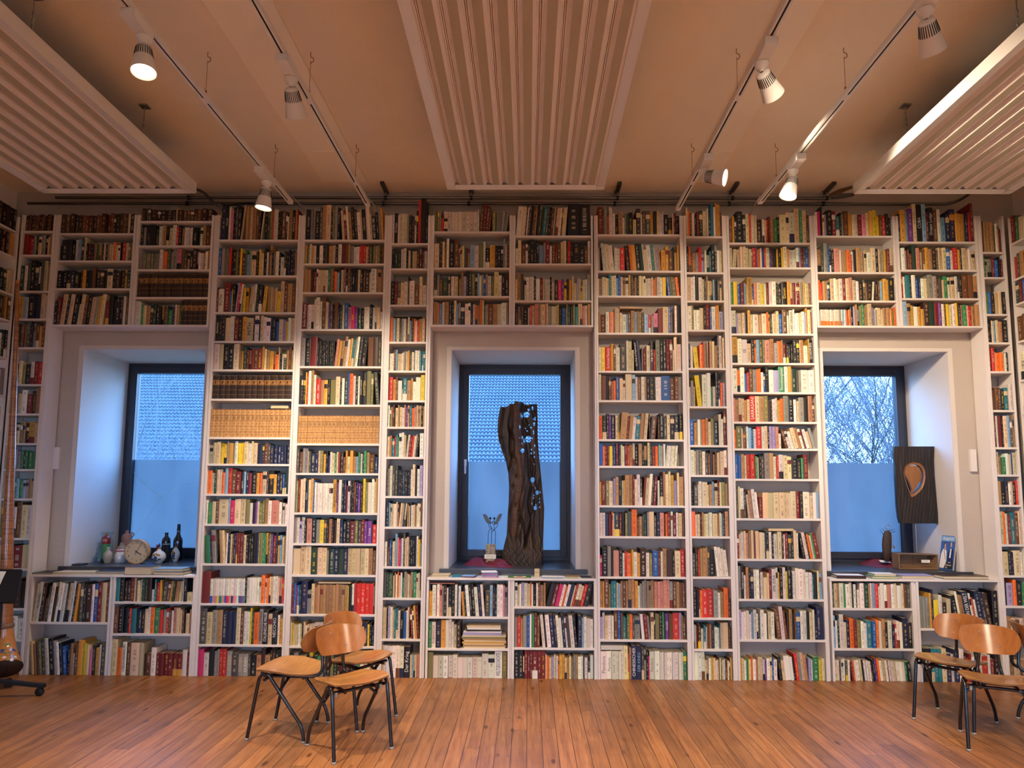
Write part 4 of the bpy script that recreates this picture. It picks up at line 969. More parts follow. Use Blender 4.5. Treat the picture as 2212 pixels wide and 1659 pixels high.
# ---------------- bookcases along the two side walls: only their far ends show
XK = atx(10, 1000, 1.0).x if False else fx(44, 545) * 0.5 + fx(8, 1000) * 0.5 - BT - 0.004
XR = fx(2177, 529) * 0.4 + fx(2195, 739) * 0.6 + 0.0
SIDE = []
def side_case(name_label, X, sgn, ys, rows, ylen):
    """front plane at x = X; books face +x (sgn=1) or -x (sgn=-1); runs from the corner towards the room"""
    root = empty('bookcase', (X, D - ylen / 2, 0)); tag(root, name_label, 'bookcase', 'bookcases along the side walls')
    off = Vector((-X, -(D - ylen / 2), 0))
    yb, ya = D - 0.004, D - ylen
    def pt(mb, nm):
        mb.v = [tuple(Vector(p) + off) for p in mb.v]; mb.build(nm, 'white_paint', root, bevel=0.0012)
    def bx(y0, y1, z0, z1, nm, dx=0.0):
        m = MB(); a, b2 = sorted((X - sgn * dx, X - sgn * SHD)); m.box((a, y0, z0), (b2, y1, z1)); pt(m, nm)
    bx(yb - BT, yb, 0, POST_TOP - 0.03, 'side_panel', 0.001); bx(ya, ya + BT, 0, POST_TOP - 0.03, 'side_panel', 0.001)
    zs = [aty(px, py, D).z for px, py in ys]
    for i, z in enumerate(zs):
        if z > 0.05: bx(ya + BT + 0.0003, yb - BT - 0.0003, z - BT, z, 'shelf')
    Rm = Matrix.Rotation(pi / 2 * sgn, 4, 'Z')
    for i, (z, s) in enumerate(zip(zs, rows)):
        top = zs[i - 1] - BT - 0.006 if i else 99
        y = yb - BT - 0.004
        for t in s.split():
            m = TOK.match(t); b = Book(); b.c = m.group(1); b.w = int(m.group(2)) * 0.0085; b.h = min(int(m.group(3) or 20) * 0.0105, top - z) * random.uniform(.95, 1)
            if y - b.w < ya + BT: break
            b.d = min(SHD - 0.012, b.h * 0.7); b.rgb = lin(jit(PAL[b.c])); b.ink = lin(ink_for(b.c)); b.sty = style_for(b.c); b.seed = random.random()
            b.x0 = X - sgn * random.uniform(0.006, 0.02)
            if abs(b.x0 - X) + b.d > SHD - 0.003: b.x0 = X - sgn * (SHD - 0.004 - b.d)
            # local spine looks to -y; turn it to face the room
            if sgn > 0: b.M = Matrix.Translation((b.x0, y - b.w, z + 0.0008)) @ Rm
            else: b.M = Matrix.Translation((b.x0, y, z + 0.0008)) @ Rm
            b.lean = 0; b.title = m.group(5)
            if b.title:
                o = bpy.data.objects.new('book', book_mesh('book', [b], pages=False, local=True)); COL.objects.link(o); o.matrix_world = b.M; b.sty = 3.0
                tag(o, 'wide white book with bold black letters on the side-wall bookcase at the photo edge', 'book', 'books standing on the shelves')
                p = bpy.data.objects.new('page_block', page_mesh(b)); COL.objects.link(p); p.parent = o
                for t_, zz in (('VA', .62), ('WA', .50)): text_mesh(t_, .036, 'ink', o, Matrix.Translation((b.w * .62, -0.0006, b.h * zz)) @ UPRIGHT, 'spine_title', fit=(b.w * .7,))
            else: SIDE.append(b)
            y -= b.w + 0.0006
side_case('white bookcase on the side wall behind the horn, mostly out of frame', XK, 1,
 [(42, 503), (40, 558), (34, 637), (31, 694), (26, 774), (22, 855), (14, 930), (10, 1000), (6, 1080), (2, 1165), (0, 1240), (0, 1325), (0, 1395), (0, 1467)],
 ['k5 k5 d5 k5 d5', 'Y3 Y3 t3 k4 O3 k3 k4 O2', 'c4.22 c3 E4 k5 G4', 'b3 Y3 b3 d4 k3', 'k4.24 E4.24 w3 c3 s3', 'g4.24 w3.22 k4 g3', 'w3 w3 c3 k4 w3', 'w3 c3 d3 k4', 'k4 g3 w3', 'k5 d4 k3', 'k4 b3 d4', 'b4 d3 t3', 'd4 k4', 'd4 b4'], 1.3)
side_case('white bookcase on the side wall past the teardrop panel, mostly out of frame', XR, -1,
 [(2177, 529), (2183, 606), (2188, 659), (2195, 739), (2201, 822), (2206, 893), (2210, 970), (2214, 1035), (2218, 1100), (2222, 1185), (2226, 1250), (2230, 1320), (2232, 1395), (2236, 1467)],
 ['R5.24 e4.22 w3 c3 w3 R4', 'r4 G4.22 t6.22 k3', 'E5.19 R4.20 B5 w3', 'b6.22 b6.22 w3', 'w7.24=k:VA w6.22', 'w5 c4 k4', 'p3 w4 c3', 'k4 w4', 'c4 t4', 'w4 b4', 'c4 k4', 'g4 w4', 'c4 t4', 'c4 t4'], 1.3)
_old_pose = book_pose
def book_pose(b): return b.M if hasattr(b, 'M') else _old_pose(b)
o = bpy.data.objects.new('shelved_books', book_mesh('shelved_books', rest + SIDE)); COL.objects.link(o)
tag(o, 'the smaller and thinner books filling the shelves between the larger ones', 'books', kind='stuff')

# ---------------- books lying on others or flat on a board
LYING = []
def lying_book(name, label, c, x, y, z, w, d, t, rz=0.0, ink=None, group=None, cat='book', cover=True, spine='front'):
    """flat book: w along x, d along y, t thick; spine towards the room or at the side"""
    root = empty(name, (x, y, z), rz); tag(root, label, cat, group)
    ct = min(0.003, t * 0.2); m = MB()
    m.box((-w / 2, -d / 2, 0), (w / 2, d / 2, ct)); m.box((-w / 2, -d / 2, t - ct), (w / 2, d / 2, t))
    if spine == 'front': m.box((-w / 2, -d / 2, ct), (w / 2, -d / 2 + 0.003, t - ct))
    elif spine == 'left': m.box((-w / 2, -d / 2, ct), (-w / 2 + 0.003, d / 2, t - ct))
    elif spine == 'back': m.box((-w / 2, d / 2 - 0.003, ct), (w / 2, d / 2, t - ct))
    else: m.box((w / 2 - 0.003, -d / 2, ct), (w / 2, d / 2, t - ct))
    mat = 'cover_' + c
    if mat not in MATS: plain(mat, PAL[c] if c in PAL else (120, 120, 120), 0.38, var=0.15)
    m.build('cover', mat, root, bevel=0.0006)
    p = MB(); e = 0.0035
    p.box((-w / 2 + e, -d / 2 + e, ct + 0.0002), (w / 2 - e, d / 2 - e, t - ct - 0.0002)); p.build('page_block', 'paper_edge', root)
    return root
# ------------------------------------------------------------------ the room
XL_WALL = XK - SHD - 0.02
XR_WALL = XR + SHD + 0.02
YREAR = -3.2
def P(px, py, Y): return aty(px, py, Y)
# window niches in the back wall: x range at the wall plane, sill and head height
NW = P(1243, 765, WALL).x - P(975, 765, WALL).x
niche_l = P(180, 768, WALL).x; niche_m = P(975, 765, WALL).x; niche_r = P(2047, 765, WALL).x - NW
NICHES = [niche_l, niche_m, niche_r]
NTOP = P(1100, 756, WALL).z
SILL_TOP = aty(1100, 1229, WALL - 0.015).z
SILL_T = 0.042
NBOT = SILL_TOP - SILL_T
WTH = 0.86                                    # wall thickness
m = MB(); xs = [XL_WALL - 0.3]
for x in NICHES: xs += [x, x + NW]
xs.append(XR_WALL + 0.3)
for i in range(len(xs) - 1):
    if i % 2 == 0: m.box((xs[i], WALL, 0), (xs[i + 1], WALL + WTH, CEIL))
    else:
        m.box((xs[i], WALL, 0), (xs[i + 1], WALL + WTH, NBOT)); m.box((xs[i], WALL, NTOP), (xs[i + 1], WALL + WTH, CEIL))
struct('wall_back', m, 'plaster')
m = MB(); m.box((XL_WALL - 0.3, YREAR, 0), (XL_WALL, WALL + WTH, CEIL)); struct('wall_left', m, 'plaster_white')
m = MB(); m.box((XR_WALL, YREAR, 0), (XR_WALL + 0.3, WALL + WTH, CEIL)); struct('wall_right', m, 'plaster_white')
# rear wall behind the camera with four windows of its own
RW = [(-4.0, 1.1), (-2.5, 1.1), (1.3, 1.1), (2.8, 1.1)]; RZ = (0.9, 2.5)
m = MB(); xs = [XL_WALL - 0.3]
for x, w in RW: xs += [x, x + w]
xs.append(XR_WALL + 0.3)
for i in range(len(xs) - 1):
    if i % 2 == 0: m.box((xs[i], YREAR - 0.3, 0), (xs[i + 1], YREAR, CEIL))
    else:
        m.box((xs[i], YREAR - 0.3, 0), (xs[i + 1], YREAR, RZ[0])); m.box((xs[i], YREAR - 0.3, RZ[1]), (xs[i + 1], YREAR, CEIL))
struct('wall_rear', m, 'plaster_white')
m = MB(); m.box((XL_WALL - 0.3, YREAR - 0.3, -0.2), (XR_WALL + 0.3, WALL + WTH, 0)); struct('floor', m, 'floor_boards')
m = MB(); m.box((XL_WALL - 0.3, YREAR - 0.3, CEIL), (XR_WALL + 0.3, WALL + WTH, CEIL + 0.25)); struct('ceiling', m, 'ceiling_paint')
# lighter plaster borders round the niches
nt = 0
for x in NICHES:
    m = MB(); b = 0.040; e = 0.004; y0, y1 = WALL - e, WALL - 0.0004
    m.box((x - b, y0, NBOT), (x - 0.0005, y1, NTOP + b * 0.7)); m.box((x + NW + 0.0005, y0, NBOT), (x + NW + b, y1, NTOP + b * 0.7)); m.box((x, y0, NTOP + 0.0005), (x + NW, y1, NTOP + b * 0.7))
    # smooth white reveals
    m.box((x, WALL - 0.002, SILL_TOP), (x + 0.004, WINY + 0.05, NTOP - 0.004)); m.box((x + NW - 0.004, WALL - 0.002, SILL_TOP), (x + NW, WINY + 0.05, NTOP - 0.004)); m.box((x, WALL - 0.002, NTOP - 0.004), (x + NW, WINY + 0.05, NTOP))
    nt += 1; struct(f'trim_{nt}', m, 'plaster_trim')
# slate sills
for x in NICHES:
    m = MB()
    m.box((x - 0.075, WALL - 0.03, SILL_TOP - SILL_T), (x + NW + 0.10, WALL - 0.0045, SILL_TOP))
    m.box((x + 0.0045, WALL - 0.0045, SILL_TOP - SILL_T + 0.0005), (x + NW - 0.0045, WINY + 0.03, SILL_TOP))
    nt += 1; struct(f'trim_{nt}', m, 'sill_slate', bevel=0.003)
# plasterboard strips on the ceiling above the inner tracks
def ceil_at(px, py): return atz(px, py, CEIL)
for (a, b, c) in (((712, 412), (800, 405), 1), ((1462, 440), (1545, 388), 2)):
    x0 = ceil_at(*a).x; x1 = ceil_at(*b).x
    m = MB(); m.box((x0, -2.8, CEIL - 0.016), (x1, WALL - 0.25, CEIL - 0.0005)); nt += 1; struct(f'trim_{nt}', m, 'ceiling_board', bevel=0.002)
    m = MB(); m.box((x0 + 0.0005, ceil_at(1500, 322).y, CEIL - 0.026), (x1 - 0.0005, ceil_at(1500, 322).y + 0.03, CEIL - 0.0165)); nt += 1; struct(f'trim_{nt}', m, 'ceiling_board')
# wooden battens on the niche sides where the lining board is fixed
for px, py, s in ((119, 990, 1), (2106, 995, -1)):
    p = P(px, py, WALL); m = MB(); x0, x1 = sorted((p.x + s * 0.002, p.x + s * 0.055)); m.box((x0, WALL - 0.03, p.z - 0.10), (x1, WALL - 0.0005, p.z + 0.10)); nt += 1; struct(f'trim_{nt}', m, 'white_paint', bevel=0.001)

# ---------------- windows
wf_h = (SILL_TOP + 0.001, NTOP - 0.0045)
def bars(mb, x0, x1, z0, z1, w, y0, y1):
    mb.box((x0, y0, z0), (x0 + w, y1, z1)); mb.box((x1 - w, y0, z0), (x1, y1, z1)); mb.box((x0 + w, y0, z0), (x1 - w, y1, z0 + w)); mb.box((x0 + w, y0, z1 - w), (x1 - w, y1, z1))
zfilm = P(1100, 997, WINY + 0.05).z
def window(n, x, handle):
    r = empty(f'window_{n}', (0, 0, 0)); tag(r, kind='structure')
    x0, x1 = x + 0.0045, x + NW - 0.0045; z0, z1 = wf_h
    m = MB(); bars(m, x0, x1, z0, z1, 0.052, WINY, WINY + 0.075); m.build('window_frame', 'window_frame', r, bevel=0.002)
    s0, s1, t0, t1 = x0 + 0.040, x1 - 0.040, z0 + 0.040, z1 - 0.040
    m = MB(); bars(m, s0, s1, t0, t1, 0.062, WINY - 0.016, WINY - 0.0006); bars(m, s0 + 0.013, s1 - 0.013, t0 + 0.013, t1 - 0.013, 0.050, WINY, WINY + 0.06); m.build('sash', 'window_frame', r, bevel=0.002)
    g0, g1, h0, h1 = s0 + 0.060, s1 - 0.060, t0 + 0.060, t1 - 0.060
    m = MB(); bars(m, g0 - 0.006, g1 + 0.006, h0 - 0.006, h1 + 0.006, 0.010, WINY + 0.018, WINY + 0.024); m.build('glazing_seal', 'window_seal', r)
    m = MB(); m.box((g0 - 0.004, WINY + 0.026, h0 - 0.004), (g1 + 0.004, WINY + 0.032, h1 + 0.004)); m.build('glass_pane', 'glass', r)
    m = MB(); m.box((g0 - 0.004, WINY + 0.036, h0 - 0.004), (g1 + 0.004, WINY + 0.038, zfilm)); m.build('frosted_film', 'frosted_film', r)
    if handle:
        hx = s0 + 0.034; hz = P(1003, 1000, WINY).z; m = MB()
        m.box((hx - 0.013, WINY - 0.026, hz - 0.03), (hx + 0.013, WINY - 0.0165, hz + 0.035))
        m.tube([(hx, WINY - 0.026, hz + 0.01), (hx, WINY - 0.055, hz + 0.01)], 0.009, 10)
        m.tube(smooth_path([(hx, WINY - 0.055, hz + 0.018), (hx + 0.002, WINY - 0.056, hz - 0.03), (hx + 0.002, WINY - 0.054, hz - 0.11)]), 0.010, 10)
        m.build('window_handle', 'white_metal', r)
    return r, (g0, g1, h0, h1)
w1, g1_ = window(1, NICHES[0], False); w2, g2_ = window(2, NICHES[1], True); w3, g3_ = window(3, NICHES[2], False)
# the long cracks in the pane behind the clock
m = MB(); yc = WINY + 0.0255
def crack(pts, r): m.tube([P(px, py, yc) for px, py in pts], r, 5)
def cr(l, n=5): return [(q.x, q.y) for q in smooth_path([(a, b, 0) for a, b in l], n)]
crack(cr([(288, 1018), (300, 1034), (322, 1054), (348, 1075)]), 0.0022)
crack(cr([(348, 1075), (340, 1088), (315, 1122), (290, 1157)]), 0.0010)
crack(cr([(348, 1075), (372, 1058), (400, 1047), (425, 1043)]), 0.0008)
crack(cr([(395, 1090), (403, 1100), (414, 1109)]), 0.0008)
crack(cr([(305, 868), (325, 838), (350, 815)]), 0.0007)
m.build('crack', 'white_print', w1)

# ledge boards on the low units
for key, a, b, lab in (('clock', 'clock_low_a', 'clock_low_b', 'long white ledge board carrying flat books below the clock'),
                       ('trunk', 'trunk_low_a', 'trunk_low_b', 'long white ledge board strewn with leaflets below the carved trunk'),
                       ('drop', 'drop_low_a', 'drop_low_b', 'long white ledge board with four flat books below the teardrop panel')):
    A, B = bay_geo[a], bay_geo[b]; z = LEDGE[key]; xc = (A['xl'] + B['xr']) / 2
    m = MB(); m.box((A['xl'] - BT - xc, -0.004, -BT), (B['xr'] + BT - xc, SHD + 0.008, 0)); o = m.build('ledge_board', 'white_paint', None, (xc, D, z), bevel=0.0015)
    tag(o, lab, 'board', 'ledge boards under the windows')

# ---------------- pipes under the ceiling
YP = WALL - 0.07
def pz(px, py, Y=YP): return P(px, py, Y)
root = empty('heating_pipe', pz(900, 430)); tag(root, 'upper grey steel pipe running along the wall above the shelves', 'pipe', 'steel pipes under the ceiling')
off = -root.location
def sub(mb, name, mat, parent, off, **kw):
    mb.v = [tuple(Vector(p) + off) for p in mb.v]; return mb.build(name, mat, parent, **kw)
a = pz(120, 430); b = pz(1795, 432)
zu = pz(1100, 427.5).z
m = MB(); m.tube([(a.x, YP, zu), (b.x, YP, zu)], 0.013, 12); sub(m, 'pipe_run', 'steel_pipe', root, off)
pe = atz(1838, 408, 4.02)
m = MB(); m.tube(smooth_path([(b.x, YP, zu), (b.x + 0.10, YP - 0.01, zu + 0.005), (b.x + 0.16, YP - 0.1, zu - 0.01), (pe.x - 0.10, pe.y + 0.12, 4.02)]), 0.012, 10); sub(m, 'flexible_hose', 'dark_steel', root, off)
m = MB(); m.tube([(pe.x - 0.11, pe.y + 0.13, 4.02), (pe.x - 0.06, pe.y + 0.07, 4.03), (pe.x + 0.005, pe.y - 0.01, 4.03)], [0.015, 0.019, 0.013], 10); sub(m, 'valve', 'dark_brass', root, off)
YP2 = WALL - 0.045
root2 = empty('heating_pipe', pz(900, 442, YP2)); tag(root2, 'lower grey steel pipe along the wall, bent towards the room at its far end', 'pipe', 'steel pipes under the ceiling')
off2 = -root2.location; zl = pz(1100, 440, YP2).z
a = pz(60, 440, YP2); b = pz(2040, 441, YP2)
e1 = b + Vector((0.10, -0.03, 0.02)); e2 = b + Vector((0.26, -0.5, 0.06))
m = MB(); m.tube([(a.x, YP2, zl), (b.x - 0.02, YP2, zl)] + smooth_path([(b.x + 0.02, YP2, zl), (b.x + 0.09, YP2 - 0.05, zl + 0.01), (b.x + 0.12, YP2 - 0.2, zl + 0.02), (b.x + 0.16, YP2 - 0.9, zl + 0.06)]), 0.013, 12); sub(m, 'pipe_run', 'steel_pipe', root2, off2)
# brackets: a strut on the ceiling with two hanging clamps
for px, nm in ((408, ''), (833, ''), (1018, ''), (1334, ''), (1582, ''), (1786, '')):
    c = pz(px, 430)
    r = empty('pipe_bracket', (c.x, YP, CEIL)); tag(r, {408: 'dark pipe bracket beside the corner of the ribbed panel nearest the horn', 833: 'dark pipe bracket between the inner track end and the central ribbed panel', 1018: 'dark pipe bracket hidden behind the near edge of the central ribbed panel', 1334: 'dark pipe bracket just past the central ribbed panel, above the tall trunk bookcase', 1582: 'dark pipe bracket between the ends of the two tracks by the lit lamps', 1786: 'dark pipe bracket beside the brass valve'}[px], 'bracket', 'pipe brackets on the ceiling')
    m = MB(); m.box((-0.018, -0.17, -0.028), (0.018, 0.05, -0.0006)); m.build('strut', 'dark_steel', r, bevel=0.002)
    m = MB(); m.tube([(0, 0, -0.03), (0, 0, zu - CEIL + 0.02)], 0.005, 8); m.build('threaded_rod', 'zinc', r)
    m = MB(); dy = YP2 - YP; m.tube([(0.02 - 0.045, dy, -0.0006), (0.02 - 0.045, dy, zl - CEIL + 0.02)], 0.005, 8); m.build('threaded_rod', 'zinc', r)
    m = MB(); m.tube([(-0.012, 0, zu - CEIL), (0.012, 0, zu - CEIL)], 0.020, 12); m.build('pipe_clamp', 'black_rubber', r)
    m = MB(); m.tube([(-0.037, dy, zl - CEIL), (-0.013, dy, zl - CEIL)], 0.020, 12); m.build('pipe_clamp', 'black_rubber', r)

# ---------------- radiant ceiling panels
PZ = 4.02
def ceiling_panel(xa, xb, yend, label, ystart=-2.6):
    W = xb - xa; xc = (xa + xb) / 2
    r = empty('ceiling_panel', (xc, yend, PZ)); tag(r, label, 'ceiling panel', 'ribbed radiant panels hung from the ceiling')
    L = yend - ystart; hw = W / 2
    # side rails: angled flanges
    for s in (-1, 1):
        o = [(s * hw, -0.004), (s * hw, 0.085), (s * (hw - 0.003), 0.085), (s * (hw - 0.003), 0.0), (s * (hw - 0.062), 0.012), (s * (hw - 0.062), 0.008)]
        m = MB(); m.prism(o, -L, 0.0); m.build('side_rail', 'white_metal', r)
    m = MB(); o = [(0.0, -0.004), (0.0, 0.085), (-0.003, 0.085), (-0.003, 0.001), (-0.055, 0.014), (-0.055, 0.010)]
    Mx = Matrix.Rotation(pi / 2, 4, 'Z')
    vs = [(hw - 0.064, y, z) for y, z in o] + [(-(hw - 0.064), y, z) for y, z in o]; n = len(o)
    m.add(vs, [tuple(range(n)), tuple(range(2 * n - 1, n - 1, -1))] + [(i, i + n, (i + 1) % n + n, (i + 1) % n) for i in range(n)])
    m.box((-hw, -0.064, -0.004), (-hw + 0.0635, 0.0015, 0.0)); m.box((hw - 0.0635, -0.064, -0.004), (hw, 0.0015, 0.0)); m.box((-hw + 0.001, -0.002, 0.0), (hw - 0.001, 0.0015, 0.085))
    m.build('end_rail', 'white_metal', r)
    # ribbed sheet: nine raised ribs, each with a pair of slits, between flat strips
    n = 9; w0 = -hw + 0.062; p = (W - 0.124) / n; prof = [(w0, 0.014, 0)]
    for k in range(n):
        c = w0 + p * (k + 0.16)
        for q, z, mt in ((-.16, .014, 0), (-.10, .030, 0), (-.062, .031, 0), (-.060, .052, 0), (-.036, .052, 0), (-.034, .031, 0), (.014, .031, 0), (.016, .052, 0), (.040, .052, 0), (.042, .031, 0), (.10, .028, 0), (.26, .011, 1), (.68, .011, 0), (.835, .014, 0)):
            prof.append((c + p * q, z, mt))
    prof.append((hw - 0.062, 0.014, 0)); prof = [prof[0]] + [b_ for a_, b_ in zip(prof, prof[1:]) if b_[0] > a_[0] + 1e-5]
    m = MB(); k = len(prof)
    vs = [(q, -L, z) for q, z, t in prof] + [(q, -0.056, z) for q, z, t in prof]
    for i in range(k - 1): m.add([vs[i], vs[i + 1], vs[k + i + 1], vs[k + i]], [(0, 1, 2, 3)], prof[i][2])
    m.build('ribbed_sheet', ['panel_white', 'panel_felt'], r, weld=True, fixn=False)
    m = MB(); m.box((-hw + 0.06, -L, 0.055), (hw - 0.06, -0.058, 0.075)); m.build('backing_board', 'grey_plastic', r)
    for s in (-1, 1):
        for dy in (-0.62, -1.75):
            x = s * (hw - 0.1)
            m = MB(); m.tube([(x, dy, 0.086), (x, dy, CEIL - PZ - 0.012)], 0.004, 6)
            for q in range(5): m.ball((x, dy, 0.12 + q * 0.04), 0.009, 8, 0, (1, .6, 1.5))
            m.build('hanging_chain', 'zinc', r)
            m = MB(); m.box((x - 0.03, dy - 0.03, CEIL - PZ - 0.012), (x + 0.03, dy + 0.03, CEIL - PZ - 0.0008)); m.build('ceiling_hook_plate', 'zinc', r)
    return r
pm_l, pm_r = atz(967, 410, PZ), atz(1305, 408, PZ)
ceiling_panel(pm_l.x, pm_r.x, (pm_l.y + pm_r.y) / 2, 'white ribbed ceiling panel hung in the middle, above the carved trunk')
pl_l, pl_r = atz(104, 423, PZ), atz(424, 417, PZ)
ceiling_panel(pl_r.x - (pm_r.x - pm_l.x), pl_r.x, pl_r.y, 'white ribbed ceiling panel in the dark corner above the horn')
pr_l = atz(1844, 418, PZ)
ceiling_panel(pr_l.x, pr_l.x + (pm_r.x - pm_l.x), pr_l.y, 'white ribbed ceiling panel with brightly lit edge, beside the brass valve')
m = MB(); q = Vector((pl_r.x - 0.05, pl_r.y + 0.002, 4.07)); r = tag(empty('flexible_hose', q), 'black hose from the panel nearest the horn down to the wall pipe', 'hose')
m.tube(smooth_path([(0, 0, 0), (0.06, 0.10, 0.0), (0.13, 0.22, -0.05), (0.16, YP2 - q.y, zl - q.z)]), 0.011, 10); m.build('hose', 'black_rubber', r)
m = MB(); m.tube([(0.125, 0.21, -0.047), (0.145, 0.26, -0.06)], 0.017, 10); m.build('hose_fitting', 'dark_steel', r)

# ---------------- lighting tracks and spotlights
TZ = 4.075
TRACKS = {}
def track(name, endpx, label, hooks, nearY=-2.4):
    e = atz(endpx[0], endpx[1], TZ)
    yend = min(e.y, WALL - 0.10)
    r = empty('lighting_track', (e.x, yend, TZ)); tag(r, label, 'lighting track', 'suspended lighting tracks')
    L = yend - nearY; m = MB()
    o = [(-0.019, 0), (-0.019, 0.034), (0.019, 0.034), (0.019, 0), (0.006, 0), (0.006, 0.022), (-0.006, 0.022), (-0.006, 0)]
    vs = [(x, -L, z) for x, z in o] + [(x, 0, z) for x, z in o]; n = len(o)
    m.add(vs, [(i, (i + 1) % n, (i + 1) % n + n, i + n) for i in range(n)] + [(0, 1, 6, 7), (1, 2, 5, 6), (2, 3, 4, 5)] + [(n + 7, n + 6, n + 1, n), (n + 6, n + 5, n + 2, n + 1), (n + 5, n + 4, n + 3, n + 2)])
    m.build('rail', 'white_metal', r)
    m = MB(); m.box((-0.0055, -L, 0.004), (0.0055, -0.07, 0.021)); m.build('slot', 'black_slot', r)
    m = MB(); m.box((-0.0195, -0.06, -0.0015), (0.0195, 0.003, 0.036)); m.build('end_cap', 'white_metal', r)
    m = MB(); m.tube(smooth_path([(0.004, -0.012, 0.034), (0.006, 0.02, 0.075), (0.05, WALL - 0.03 - yend, 0.05), (0.09, WALL - 0.02 - yend, -0.05), (0.09, WALL - 0.02 - yend, -0.13)]), 0.005, 8); m.build('power_cable', 'grey_plastic', r)
    for hp in hooks:
        h = ceil_at(*hp); y = h.y - yend
        m = MB(); m.box((-0.0058, y - 0.03, -0.0012), (0.0058, y + 0.03, 0.003)); m.build('joint_cover', 'white_metal', r)
        m = MB(); m.tube([(0, y, 0.034), (0, y, CEIL - TZ - 0.06)], 0.0016, 6); m.tube([(0, y, 0.034), (0, y, 0.07)], 0.006, 8); w = m.build('suspension_wire', 'brass', r)
        m = MB(); m.tube(smooth_path([(0.0, y, CEIL - TZ - 0.075), (0.018, y, CEIL - TZ - 0.062), (0.017, y, CEIL - TZ - 0.04), (0, y, CEIL - TZ - 0.032), (0, y, CEIL - TZ - 0.001)]), 0.0025, 6); m.build('ceiling_hook', 'brass', w)
    TRACKS[name] = (e.x, yend, r)
track('ol', (628, 441), 'white lighting track carrying two lit lamps, nearest the ribbed panel over the horn', [(433, 112), (585, 312)])
track('il', (795, 446), 'white lighting track with one lamp turned to the wall, on the clock side', [(668, 113), (768, 312)])
track('ir', (1464, 455), 'white lighting track beside the central panel on its teardrop side', [(1591, 105), (1493, 310)])
track('or', (1641, 441), 'brightly lit white lighting track nearest the panel with the brass valve', [(1833, 103), (1681, 310)])
SPOTS = []
def spotlight(tr, y, aim, label, power, lens_on=True, spread=62, blend=0.5, offx=0.0):
    X, ye, _ = TRACKS[tr]
    r = empty('spotlight', (X + offx, y, TZ)); tag(r, label, 'spotlight', 'spotlights on the lighting tracks')
    m = MB(); m.add([(-0.036, -0.05, -0.0016), (0.036, -0.05, -0.0016), (0.036, 0.15, -0.0016), (-0.036, 0.15, -0.0016), (-0.036, -0.05, -0.05), (0.036, -0.05, -0.05), (0.03, 0.15, -0.055), (-0.03, 0.15, -0.055)],
        [(0, 1, 2, 3), (7, 6, 5, 4), (0, 4, 5, 1), (1, 5, 6, 2), (2, 6, 7, 3), (3, 7, 4, 0)]); m.build('adapter_box', 'white_metal', r, bevel=0.004)
    jc = Vector((0, 0.115, -0.056)); m = MB(); m.lathe([(0.040, 0.0), (0.039, -0.012), (0.030, -0.030), (0.014, -0.038), (0.012, -0.05)], 20, 0, Matrix.Translation(jc)); m.build('ball_joint', 'white_metal', r)
    piv = jc + Vector((0, 0, -0.048)); wp = Vector((X + offx, y, TZ)) + piv
    d = (Vector(aim) - wp).normalized()
    M = Matrix.Translation(piv) @ d.to_track_quat('-Z', 'Y').to_matrix().to_4x4()
    m = MB(); m.lathe([(0.012, 0.0), (0.030, -0.004), (0.038, -0.010), (0.043, -0.05), (0.052, -0.10), (0.0645, -0.165), (0.0655, -0.168), (0.0615, -0.168), (0.050, -0.11), (0.038, -0.055), (0.001, -0.053)], 36, 0, M, False)
    head = m.build('lamp_head', 'white_metal', r)
    m = MB()
    for k in range(26):
        a = 2 * pi * k / 26; R0, R1 = 0.0395, 0.0485
        p0 = Vector((cos(a) * R0, sin(a) * R0, -0.020)); p1 = Vector((cos(a) * R1, sin(a) * R1, -0.078))
        t = Vector((-sin(a), cos(a), 0)) * 0.0017; nrm = Vector((cos(a), sin(a), 0)) * 0.0009
        q = [p0 - t + nrm, p0 + t + nrm, p1 + t * 1.2 + nrm, p1 - t * 1.2 + nrm]; q += [v - nrm * 2.2 for v in q]
        m.add([M @ v for v in q], [(0, 1, 2, 3), (7, 6, 5, 4), (0, 4, 5, 1), (1, 5, 6, 2), (2, 6, 7, 3), (3, 7, 4, 0)])
    m.build('vent', 'black_slot', head)
    m = MB(); m.lathe([(0.0575, -0.150), (0.0575, -0.152), (0.0001, -0.153)], 32, 0, M, False); m.build('lens', 'lamp_lens', head)
    li = bpy.data.lights.new('spot_lamp', 'SPOT'); li.energy = power; li.color = LAMP_COL; li.spot_size = radians(spread); li.spot_blend = blend; li.shadow_soft_size = 0.05
    lo = bpy.data.objects.new('spot_lamp', li); COL.objects.link(lo); lo.parent = r
    lo.matrix_local = M @ Matrix.Translation((0, 0, -0.175))
    return r
def ty(px, py): return atz(px, py, TZ - 0.03).y
LAMP_COL = (1.0, 0.80, 0.58)
PW = 1.0
spotlight('ol', ty(255, 40), (-1.55, 2.9, 0), 'large lit spotlight aimed at the floor, nearest the ribbed panel over the horn', 400 * PW, True, 90, 0.8)
spotlight('ol', ty(566, 372) - 0.0, (-2.5, 5.2, 0), 'lit spotlight pointing down at the end of its track above the clock side', 230 * PW, True, 92, 0.8)
spotlight('il', ty(617, 136), (-1.45, D, 1.7), 'unlit-looking spotlight whose lens is turned away to the shelves, on the clock side', 230 * PW, True, 60, 0.8)
spotlight('ir', ty(1650, 100), (3.3, D - .2, 2.5), 'spotlight seen from behind, turned to the shelves past the central panel', 330 * PW, True, 66, 0.8)
spotlight('ir', ty(1523, 345), (4.6, 3.2, 2.9), 'lit spotlight tilted sideways with its round lens facing the room', 240 * PW, True, 70, 0.6)
spotlight('or', ty(1720, 345), (0.75, 4.75, 0.0), 'brightly lit white spotlight aimed down at the shelves, at the end of the outermost track', 270 * PW, True, 80, 0.8)
